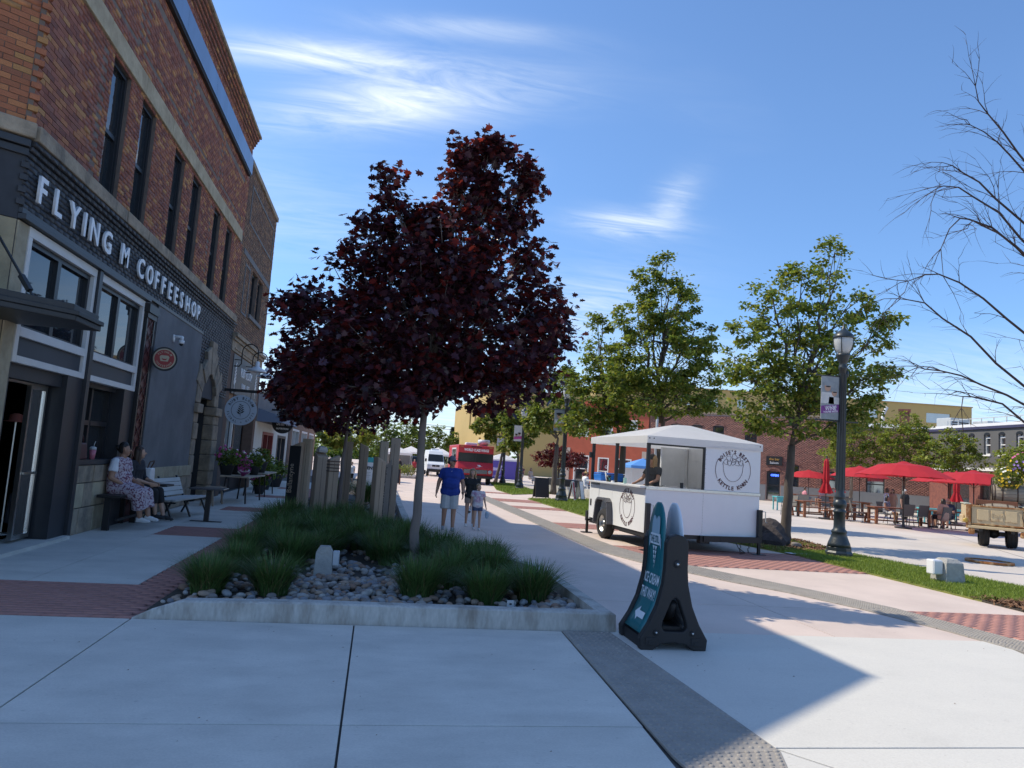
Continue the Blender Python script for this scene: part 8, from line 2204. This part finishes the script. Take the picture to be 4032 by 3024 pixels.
Sw = Wall((9.7, 41.5), (.34, -.94), (-.94, -.34)); Sw.part('wall', m_kerb, sw, [(0, 5.2, -.4, 0, 0, .48)], bevel=.02)
for a in (.1, 1.5): Sw.part('planter_box', m_frame, sw, [(a, a + 1.3, -.5, .02, .485, .86)], bevel=.02)
def adiron(lab, loc, rz):
    t = thing('slat_chair', lab, 'chair', loc, rz, 'white slat chairs by the cafe')
    for k in range(5): mb = MB(); T = Matrix.Translation((-.22 + k * .11, .18, .28)) @ Matrix.Rotation(R(-38), 4, 'X'); mb.box(-.048, .048, -.012, .012, 0, .72 - .04 * abs(k - 2), T=T); mb.build('back_slat', m_tw, t)
    for k in range(4): mb = MB(); mb.box(-.27, .27, -.34 + k * .13, -.23 + k * .13, .36 - k * .03, .385 - k * .03); mb.build('seat_slat', m_tw, t)
    for s in (-1, 1): mb = MB(); mb.box(s * .30 - .025, s * .30 + .025, -.36, -.28, 0, .52); mb.box(s * .30 - .02, s * .30 + .02, .2, .3, 0, .52); mb.box(s * .30 - .06, s * .30 + .06, -.42, .32, .521, .545); mb.build('arm', m_tw, t)
    return t
adiron('white slat lounge chair left of the trailer, nearest the seat wall', (11.0, 39.6, 0), R(40)); adiron('white slat lounge chair left of the trailer, behind the first', (11.6, 41.2, 0), R(30)); adiron('white slat lounge chair beside the man in the straw hat', (12.5, 40.4, 0), R(-60))
ct = thing('cafe_table', 'small black cafe table by the man in the straw hat', 'table', (12.2, 40.9, 0)); mb = MB(); mb.lathe([(.38, .70), (.38, .73)], n=20); mb.build('top', m_frame, ct); mb = MB(); mb.tube([(0, 0, .02), (0, 0, .7)], .03, 8); mb.lathe([(.25, 0), (.25, .02), (.03, .05)], n=16); mb.build('pedestal', m_frame, ct)
s2 = copy_tree(s0); s2.location = (12.3, 39.6, 0); s2.rotation_euler = (0, 0, R(200)); s2['label'] = 'dark cafe chair at the small table behind the trailer counter'; s2['group'] = 'dark cafe chairs'
# planters and shrubs beyond the posts
def shrub(lab, loc, r, h, n, mats, seed, size=.09):
    t = thing('shrub', lab, 'shrub', loc); g = np.random.default_rng(seed)
    mb = MB()
    for k in range(7): a = g.uniform(0, 6.28); mb.tube([(0, 0, 0), (r * .3 * math.cos(a), r * .3 * math.sin(a), h * .5), (r * .7 * math.cos(a), r * .7 * math.sin(a), h * .9)], [.015, .01, .004], 4)
    mb.build('stems', m_bark_d, t)
    q = g.normal(0, 1, (n, 3)); q /= np.linalg.norm(q, axis=1)[:, None]; P = q * np.array([r, r, h * .5]) * (g.random(n) ** .4)[:, None] + np.array([0, 0, h * .55])
    V, F, rn, nf = leaves_np(P, q, size, seed, 'oval'); o = np_mesh('foliage', V, F, mats, t, rn, midx=np.repeat(g.integers(0, len(mats), n), nf)); o['kind'] = 'stuff'
    return t
shrub('bright green sunlit shrub behind the slant topped timber post', (.1, 33.5, .05), .55, 1.1, 900, [m_lg, m_ly], 3)
shrub('green shrub in the kerb planter by the far white tent', (2.25, 52, .15), .6, .75, 800, [m_lg, m_ly], 4)
shrub('second green shrub in the kerb planter by the far white tent', (1.5, 52.4, .15), .6, .7, 700, [m_lg, m_lg2], 5)
kp = thing('planter_bed', 'low kerbed planter bed in the sun, near the far white tent', 'planter', (0, 0, 0)); mb = MB(); mb.box(-.5, 3.0, 51.2, 53.4, -.01, .16); mb.build('kerb', m_kerb, kp, bevel=.02)
mb = MB(); mb.tube([(-60, 150, 9.0), (0, 150, 8.0), (40, 150, 7.3), (80, 150, 6.9)], .035, 4); o = mb.build('power_line', m_frame, None); tag(o, 'upper overhead wire crossing above the far trees', 'wire', 'overhead wires')
mb = MB(); mb.tube([(-60, 150.5, 8.3), (0, 150.5, 7.4), (40, 150.5, 6.8), (80, 150.5, 6.4)], .035, 4); o = mb.build('power_line', m_frame, None); tag(o, 'lower overhead wire crossing above the far trees', 'wire', 'overhead wires')
fl = thing('flood_light', 'grey floodlight on a steel pole rising above the trailer roof', 'light', (15.6, 40, 0)); mb = MB(); mb.tube([(0, 0, 0), (0, 0, 7.4)], [.09, .06], 10); mb.build('pole', m_ac, fl, True)
mb = MB(); mb.sphere((.35, -.05, 7.5), (.32, .2, .16), 12, 8); mb.bar((0, 0, 7.35), (.25, 0, 7.45), .06); mb.build('lamp_head', m_frame, fl, True)
# ================================================================ SIGNS AND FURNITURE ALONG THE LEFT
rsn = thing('round_wall_sign', 'round red and cream coffee sign with black rim on the grey wall', 'sign', A.p(5.95, .0, 3.21))
T0 = Matrix(((0, 0, 1, 0), (1, 0, 0, 0), (0, 1, 0, 0), (0, 0, 0, 1)))        # art plane facing the street (+x), across = +y
# the sign stands out from the wall and faces down the street, towards the camera
Tb = Matrix(((1, 0, 0, .24), (0, 0, -1, 0), (0, 1, 0, 0), (0, 0, 0, 1))) @ Matrix.Rotation(R(14), 4, 'Y')
m_cre = M('sign_cream', (.52, .44, .30), .6); m_sred = M('sign_red', (.36, .035, .03), .5)
def disc(name, r, d, mat, T, par, z=0, n=40):
    mb = MB(); mb.prism([(r * math.cos(2 * PI * k / n), r * math.sin(2 * PI * k / n)) for k in range(n)], d, T @ Matrix.Translation((0, 0, z))); return mb.build(name, mat, par)
KK = Tb @ Matrix.Diagonal((.56, .56, .56, 1))
disc('rim', .43, .16, m_plate, KK, rsn, -.08); disc('face', .37, .01, m_cre, KK, rsn, .085); disc('face_red', .325, .006, m_sred, KK, rsn, .097)
text_arc('lettering', 'FLYING-M', m_cre, KK @ Matrix.Translation((0, 0, .106)), .10, .255, 90, 15, .004, .9, .002, rsn)
text_arc('lettering', 'COFFEESHOP', m_cre, KK @ Matrix.Translation((0, 0, .106)), .10, .262, -90, 14, .004, .9, .002, rsn, inside=True)
mb = MB(); cup = [(-.16, .06), (-.12, -.09), (.12, -.09), (.16, .06), (.12, .12), (-.12, .12)]; mb.prism(cup, .005, KK @ Matrix.Translation((0, 0, .105))); mb.build('cup_print', m_cre, rsn)
mb = MB(); mb.prism([(-.30, .12), (-.22, -.06), (-.17, -.04), (-.18, .08)], .005, KK @ Matrix.Translation((0, 0, .105))); mb.prism([(.30, .12), (.18, .08), (.17, -.04), (.22, -.06)], .005, KK @ Matrix.Translation((0, 0, .105))); mb.prism([(-.10, .02), (-.05, -.05), (.05, -.05), (.10, .02), (.04, .0), (-.04, 0)], .003, KK @ Matrix.Translation((0, 0, .111))); mb.build('wing_print', m_sred, rsn)
mb = MB(); mb.bar((0, 0, .1), (.04, 0, .1), .03); mb.bar((0, 0, -.1), (.04, 0, -.1), .03); mb.build('bracket', m_black, rsn)
cm = thing('security_camera', 'small white dome security camera on an arm on the grey wall', 'camera', A.p(7.15, .035, 3.80))
mb = MB(); mb.box(0, .05, -.07, .07, -.13, .13); mb.tube([(.05, 0, .07), (.32, 0, .07)], .045, 10); mb.tube([(.30, 0, .09), (.30, 0, -.06)], .06, 10); mb.build('arm', m_tw, cm, True)
mb = MB(); mb.lathe([(.10, -.06), (.10, -.15), (.085, -.18)], (.30, 0, 0), 14); mb.build('housing', m_tw, cm, True); mb = MB(); mb.sphere((.30, 0, -.185), .075, 12, 8); mb.build('dome', m_black, cm, True)
cm.scale = (.6, .6, .6)
def goose(lab, y):
    t = thing('gooseneck_lamp', lab, 'wall lamp', (-4.6, y, 4.0), 0, 'white gooseneck lamps over the flower shop sign')
    mb = MB(); pts = [(.0, 0, .0), (.16, 0, .0), (.22, 0, .08), (.22, 0, .45)] + [(.46 - .24 * math.cos(a), 0, .48 + .24 * math.sin(a)) for a in np.linspace(0.3, PI, 8)] + [(.70, 0, .30), (.70, 0, .12)]
    mb.tube(pts, .02, 6); mb.tube([(0, 0, .2), (.22, 0, .2)], .014, 6); mb.build('arm', m_plate, t, True)
    mb = MB(); mb.lathe([(.035, .22), (.06, .20), (.07, .06), (.12, .02), (.27, -.05), (.30, -.12), (.285, -.12), (.25, -.06), (.05, .0)], (.70, 0, -.02), 24, caps=False); mb.build('shade', m_tw, t, True)
    mb = MB(); mb.sphere((.70, 0, -.08), .05, 8, 6); mb.build('bulb', m_lglass, t, True)
    return t
goose('white gooseneck lamp nearest the coffee house, above the flower shop sign', 23.95); goose('white gooseneck lamp partly behind the maple leaves, above the flower shop sign', 25.9)
def blade_sign(name, lab, y, x0, x1, zbar, r, zc_, mat, build_art):
    t = thing(name, lab, 'sign', (-4.6, y, 0))
    mb = MB(); mb.box(0, x1 + 4.6, -.04, .04, zbar - .04, zbar + .04); mb.build('bracket', m_plate, t)
    xc = (x0 + x1) / 2 + 4.6
    for s in (-1, 1): mb = MB(); mb.bar((xc + s * r * .55, 0, zbar - .04), (xc + s * r * .55, 0, zc_ + r * .75), .018); mb.build('hanger', m_plate, t)
    T = Matrix(((1, 0, 0, xc), (0, 0, -1, 0), (0, 1, 0, zc_), (0, 0, 0, 1))) @ Matrix.Rotation(R(6), 4, 'Y')
    disc('disc', r, .05, mat, T, t, -.025); build_art(T @ Matrix.Translation((0, 0, .026)), t, r); return t
def ruby(T, t, r):
    vs, fs = ring(r * .575, r * .60, .004, 40); mb = MB(); mb.add(xf(T, vs), fs); mb.build('ring_print', m_plate, t)
    text_arc('lettering', 'RUBY BLOOM', m_plate, T, r * .26, r * .80, 90, 14, .004, .95, .002, t); text_arc('lettering', 'FLORAL + GIFTS', m_plate, T, r * .20, r * .80, -90, 12, .004, .95, .001, t, inside=True)
    sprig(m_plate, T @ Matrix.Translation((0, 0, .003)), r * .85, 9, t, w=r * .26)
blade_sign('hanging_sign', 'round pale flower shop sign hanging from a black bar', 23.0, -4.53, -3.63, 3.18, .45, 2.60, M('sign_pale_blue', (.50, .55, .60), .6), ruby)
def shine(T, t, r):
    text('lettering', 'ShINE', m_letter, T @ Matrix.Translation((.03, -.10, 0)), r * .72, .004, .72, .008, parent=t); text('lettering', 'NUTRITION', m_letter, T @ Matrix.Translation((0, -r * .62, 0)), r * .22, .004, .95, .004, parent=t)
    mb = MB()
    for k in range(5): a = R(70 + k * 24); mb.bar(T @ Vector((r * .48 * math.cos(a) - .05, r * .30 * math.sin(a) + .12, .002)), T @ Vector((r * .78 * math.cos(a) - .05, r * .60 * math.sin(a) + .12, .002)), .035, .006)
    mb.build('ray_print', m_letter, t)['kind'] = 'stuff'
blade_sign('hanging_sign', 'round black nutrition shop sign hanging beyond the flower shop sign', 33.0, -4.53, -3.63, 3.14, .45, 2.60, m_plate, shine)
# slatted bench and its side table
m_slat = M('slat_white', (.52, .52, .50), .6, var=.1, vs=5, stretch=(1, .2, 1))
bs = thing('slat_bench', 'white slatted bench with black end frames against the stone base', 'bench', (-4.05, 16.75, 0), R(-7))
for k in range(4): mb = MB(); T = Matrix.Translation((-.26, 0, .40)) @ Matrix.Rotation(R(-20), 4, 'Y'); mb.box(-.015, .015, -1.0, 1.0, .02 + k * .098, .108 + k * .098, T=T); mb.build('back_slat', m_slat, bs, bevel=.004)
for k in range(5): mb = MB(); mb.box(-.22 + k * .115, -.115 + k * .115, -1.0, 1.0, .36 + k * .008, .395 + k * .008); mb.build('seat_slat', m_slat, bs, bevel=.004)
for y in (-.97, .0, .97): mb = MB(); mb.bar((-.45, y, .82), (-.24, y, .36), .05, .03); mb.bar((-.24, y, .34), (.34, y, .36), .05, .03); mb.bar((-.1, y, .34), (-.25, y, .02), .05, .03); mb.bar((.15, y, .34), (.3, y, .02), .05, .03); mb.build('frame', m_plate, bs)
st_ = thing('side_table', 'small black topped table on a single post at the end of the bench', 'table', (-3.28, 16.0, 0)); mb = MB(); mb.box(-.33, .33, -.28, .28, .655, .685); mb.build('top', M('table_dark', (.06, .06, .065), .3), st_, bevel=.01); mb = MB(); mb.box(-.045, .045, -.045, .045, .02, .655); mb.box(-.3, .3, -.06, .06, 0, .02); mb.build('post', m_plate, st_)
st2 = thing('side_table', 'black slatted ledge table between the dark dressed woman and the bench', 'table', (-4.2, 15.5, 0)); mb = MB(); mb.box(-.3, .3, -.25, .25, .70, .735); mb.build('top', m_plate, st2, bevel=.006); mb = MB(); mb.box(-.05, .05, -.05, .05, 0, .7); mb.build('post', m_plate, st2)
hb = thing('handbag', 'white handbag with brown straps standing beside the dark dressed woman', 'bag', (-4.32, 15.45, .736)); mb = MB(); mb.box(-.09, .09, -.15, .15, 0, .30, top=.88); mb.build('body', m_tw, hb, bevel=.02); mb = MB(); mb.tube([(.0, -.1, .29), (.03, -.08, .42), (.08, .0, .44), (.05, .1, .40), (.0, .1, .29)], .012, 6); mb.build('strap', M('leather_brown', (.10, .045, .025), .6), hb)
bb = thing('handbag', 'dark red handbag on the window sill behind the seated women', 'bag', A.p(3.15, -.09, 1.2)); mb = MB(); mb.box(-.07, .07, -.17, .17, 0, .27, top=.8); mb.build('body', M('leather_wine', (.07, .02, .022), .5), bb, bevel=.025); mb = MB(); mb.tube([(0, .10 * math.cos(a), .27 + .13 * math.sin(a)) for a in np.linspace(0, PI, 9)], .01, 6); mb.build('handle', M('leather_wine', (.07, .02, .022), .5), bb, True)
dk = thing('drink_cup', 'pink iced drink in a clear cup on the window sill', 'cup', A.p(3.62, -.06, 1.2)); mb = MB(); mb.lathe([(.04, 0), (.055, .16)], n=12); mb.build('cup', M('drink_pink', (.50, .16, .22), .15), dk, True); mb = MB(); mb.lathe([(.058, .16), (.05, .20), (.02, .215)], n=12); mb.tube([(0, 0, .2), (.02, .02, .30)], .006, 5); mb.build('lid', m_lglass, dk, True)
# flower tables before the flower shop
def trestle(lab, loc, rz, L, Wd, H):
    t = thing('display_table', lab, 'table', loc, rz); mb = MB()
    for k in range(4): mb = MB(); mb.box(-Wd / 2 + k * Wd / 4 + .004, -Wd / 2 + (k + 1) * Wd / 4 - .004, -L / 2, L / 2, H - .035, H); mb.build('plank', m_tim2, t)
    for sx in (-1, 1):
        for sy in (-1, 1): mb = MB(); mb.bar((sx * (Wd / 2 - .06), sy * (L / 2 - .15), 0), (sx * (Wd / 2 - .12), sy * (L / 2 - .2), H - .035), .035); mb.build('leg', m_plate, t)
    return t
trestle('wooden display table with a magenta wrapped bouquet, before the flower shop', (-3.62, 21.9, 0), R(-4), 2.0, .75, .74); trestle('second wooden display table, beyond the one with the bouquet', (-3.65, 25.2, 0), 0, 2.1, .75, .74)
def potted(lab, loc, s, pot, fl_cols, seed, n=520, cat='potted plant'):
    t = thing('potted_plant', lab, cat, loc); g = np.random.default_rng(seed)
    mb = MB(); mb.lathe([(.13 * s, 0), (.20 * s, .26 * s), (.215 * s, .30 * s), (.19 * s, .30 * s)], n=16); mb.build('pot', pot, t, True)
    q = g.normal(0, 1, (n, 3)); q /= np.linalg.norm(q, axis=1)[:, None]; P = q * np.array([.30, .30, .24]) * s * (g.random(n) ** .4)[:, None] + np.array([0, 0, .46 * s])
    V, F, rn, nf = leaves_np(P, q, .085 * s, seed, 'oval'); o = np_mesh('foliage', V, F, [m_lg2, m_lg], t, rn, midx=np.repeat(g.integers(0, 2, n), nf)); o['kind'] = 'stuff'
    for i in range(16 if fl_cols else 0):
        d = g.normal(0, 1, 3); d[2] = abs(d[2]); d /= np.linalg.norm(d); mb = MB(); c = Vector(d * .31 * s) + Vector((0, 0, .46 * s)); mb.sphere(tuple(c), .035 * s, 7, 5); mb.build('bloom', fl_cols[i % len(fl_cols)], t)
    return t
m_potk = M('pot_dark', (.03, .032, .036), .6, var=.2, vs=5)
potted('pot of white blooms on the display table with the bouquet', (-3.45, 22.5, .74), .85, m_potk, [m_fw, m_fw], 11); potted('pot of pink blooms on the display table with the bouquet', (-3.85, 22.1, .74), .9, m_potk, [m_fp, m_fw], 12); potted('tall leafy potted plant at the wall end of the bouquet table', (-4.0, 21.4, .74), 1.05, m_potk, [m_fp], 13)
potted('dark bowl of green foliage on the second display table', (-3.6, 24.6, .74), 1.15, m_potk, None, 14); potted('big dark pot with green plant on the ground past the tables', (-3.95, 28.2, .0), 1.5, m_potk, None, 15); potted('big dark pot with an upright plant below the cream shop window', (-3.85, 30.4, .0), 1.6, m_potk, None, 16); potted('pot of red leaved plant under the second display table', (-3.7, 25.6, .0), 1.0, m_potk, [m_fp], 17)
bq = thing('bouquet', 'bouquet in magenta paper with white bows on the nearest display table', 'flowers', (-3.55, 21.3, .74), R(20)); mb = MB(); mb.lathe([(.03, 0), (.10, .12), (.19, .28), (.17, .25), (.05, .2)], n=9, T=Matrix.Rotation(R(40), 4, 'X')); mb.build('wrapping', M('paper_magenta', (.40, .05, .25), .5), bq); mb = MB(); mb.sphere((.08, -.18, .14), (.09, .05, .06), 8, 6); mb.sphere((-.08, -.16, .12), (.09, .05, .06), 8, 6); mb.build('bow', m_tw, bq, True)
g = np.random.default_rng(2); q = g.normal(0, 1, (140, 3)); q /= np.linalg.norm(q, axis=1)[:, None]; V, F, rn, nf = leaves_np(q * .14 + np.array([0, -.24, .34]), q, .08, 3, 'oval'); o = np_mesh('foliage', V, F, [m_lg2, m_fp], bq, rn, midx=np.repeat(g.integers(0, 2, 140), nf)); o['kind'] = 'stuff'
dn = thing('display_stool', 'small wooden bench at the near side of the bouquet table', 'bench', (-4.05, 20.2, 0), R(-4)); mb = MB(); mb.box(-.2, .2, -.5, .5, .42, .46); mb.build('seat', m_tim, dn); 
for s in (-1, 1): mb = MB(); mb.bar((-.15, s * .42, 0), (-.1, s * .4, .42), .04); mb.bar((.15, s * .42, 0), (.1, s * .4, .42), .04); mb.build('leg', m_tim, dn)
tc = thing('teal_chair', 'teal metal chair beyond the flower pots, by the posts', 'chair', (-3.3, 33.2, 0), R(30)); mb = MB(); mb.box(-.2, .2, -.2, .2, .43, .45); mb.build('seat', m_tealp, tc); mb = MB(); mb.box(-.2, .2, .18, .2, .5, .85); mb.build('backrest', m_tealp, tc)
for sx in (-1, 1):
    for sy in (-1, 1): mb = MB(); mb.bar((sx * .2, sy * .2, 0), (sx * .18, sy * .18, .43), .025); mb.build('leg', m_tealp, tc)
# goods hanging inside the doorway
def backpack(lab, loc, mat, mat2, s=1.0, rz=0):
    t = thing('backpack', lab, 'backpack', loc, rz, 'bags hanging inside the coffee house door')
    mb = MB(); mb.box(-.15 * s, .15 * s, -.08 * s, .08 * s, 0, .42 * s, top=.82); mb.build('body', mat, t, bevel=.04 * s); mb = MB(); mb.box(-.11 * s, .11 * s, -.13 * s, -.075 * s, .04 * s, .20 * s); mb.build('pocket', mat2, t, bevel=.03 * s)
    mb = MB(); mb.tube([(.06 * s * math.cos(a), 0, .41 * s + .09 * s * math.sin(a)) for a in np.linspace(0, PI, 7)], .012, 5); mb.build('strap', mat2, t)
    return t
def inp(u, n, z): return A.p(u, n, z)
m_bpb = M('bag_blue', (.10, .19, .27), .8, var=.2, vs=5); m_bpt = M('bag_rust', (.20, .085, .04), .8); m_bps = M('bag_teal', (.07, .20, .23), .8); m_bpg = M('bag_grey', (.16, .17, .20), .8, var=.4, vs=20); m_bpo = M('bag_olive', (.10, .085, .05), .8)
backpack('blue backpack hanging inside the open doorway', inp(2.50, -.55, .78), m_bpb, m_bpb, 1.15, R(80)); backpack('grey patterned backpack hanging behind the glass door', inp(3.08, -.55, 1.0), m_bpg, m_bpg, 1.0, R(95)); backpack('small rust bag hanging below the blue backpack', inp(2.74, -.5, .55), m_bpt, m_bpo, .7, R(85)); backpack('second rust bag hanging low behind the glass door', inp(3.05, -.5, .48), m_bpt, m_bpt, .6, R(75)); backpack('teal bag hanging high behind the glass door', inp(3.0, -.58, 1.58), m_bps, m_bps, .85, R(92)); backpack('slate tote hanging lowest inside the doorway', inp(2.45, -.6, .22), M('bag_slate', (.075, .085, .10), .85), m_bpo, 1.1, R(85))
rk = thing('clothes_rack', 'thin metal rack that the bags in the doorway hang from', 'rack', inp(2.8, -.6, 0)); mb = MB()
for y in (-.5, .45): mb.tube([(0, y, .02), (0, y, 1.95)], .014, 6)
mb.tube([(0, -.5, 1.95), (0, .45, 1.95)], .014, 6); mb.build('pole', m_alu, rk); mb = MB(); mb.tube([(-.2, -.5, .03), (.2, -.5, .03)], .014, 6); mb.tube([(-.2, .45, .03), (.2, .45, .03)], .014, 6); mb.build('foot', m_alu, rk)
ht = thing('hat', 'coral coloured hat on show inside the doorway', 'hat', inp(1.95, -.55, 1.72)); mb = MB(); mb.lathe([(.15, 0), (.15, .01), (.09, .02), (.085, .10), (.03, .125)], n=14); mb.build('hat', M('hat_coral', (.32, .10, .075), .8), ht, True); mb = MB(); mb.tube([(0, 0, -1.57), (0, 0, .02)], .015, 6); mb.lathe([(.14, -1.6), (.14, -1.58)], n=12); mb.build('stand', m_alu, ht)
wc = thing('wooden_chair', 'brown wooden chair just inside the left edge, by the doorway', 'chair', (-5.15, 10.35, .06), R(150)); mb = MB(); mb.lathe([(.2, .43), (.2, .46)], n=16); mb.build('seat', m_cedar, wc)
for k in range(4): a = PI / 4 + k * PI / 2; mb = MB(); mb.bar((.22 * math.cos(a), .22 * math.sin(a), 0), (.16 * math.cos(a), .16 * math.sin(a), .43), .03); mb.build('leg', m_cedar, wc)
mb = MB(); mb.tube([(-.18, .12, .45), (-.19, .2, .8), (0, .24, .9), (.19, .2, .8), (.18, .12, .45)], .016, 6); mb.build('backrest', m_cedar, wc, True)
# scraps on the pavement
g = random.Random(5)
mb = MB()
for k in range(70):
    x, y = g.uniform(-4, 7), g.uniform(2.5, 7.2); s = g.uniform(.004, .012); mb.add([(x, y, .012), (x + s * 2, y + s * g.uniform(-1, 1), .014), (x + s * 1.5, y + s, .016)], [(0, 1, 2)])
o = mb.build('litter_specks', m_mulch, None); tag(o, 'tiny dry leaf scraps scattered over the foreground slabs', 'leaf scraps', kind='stuff')
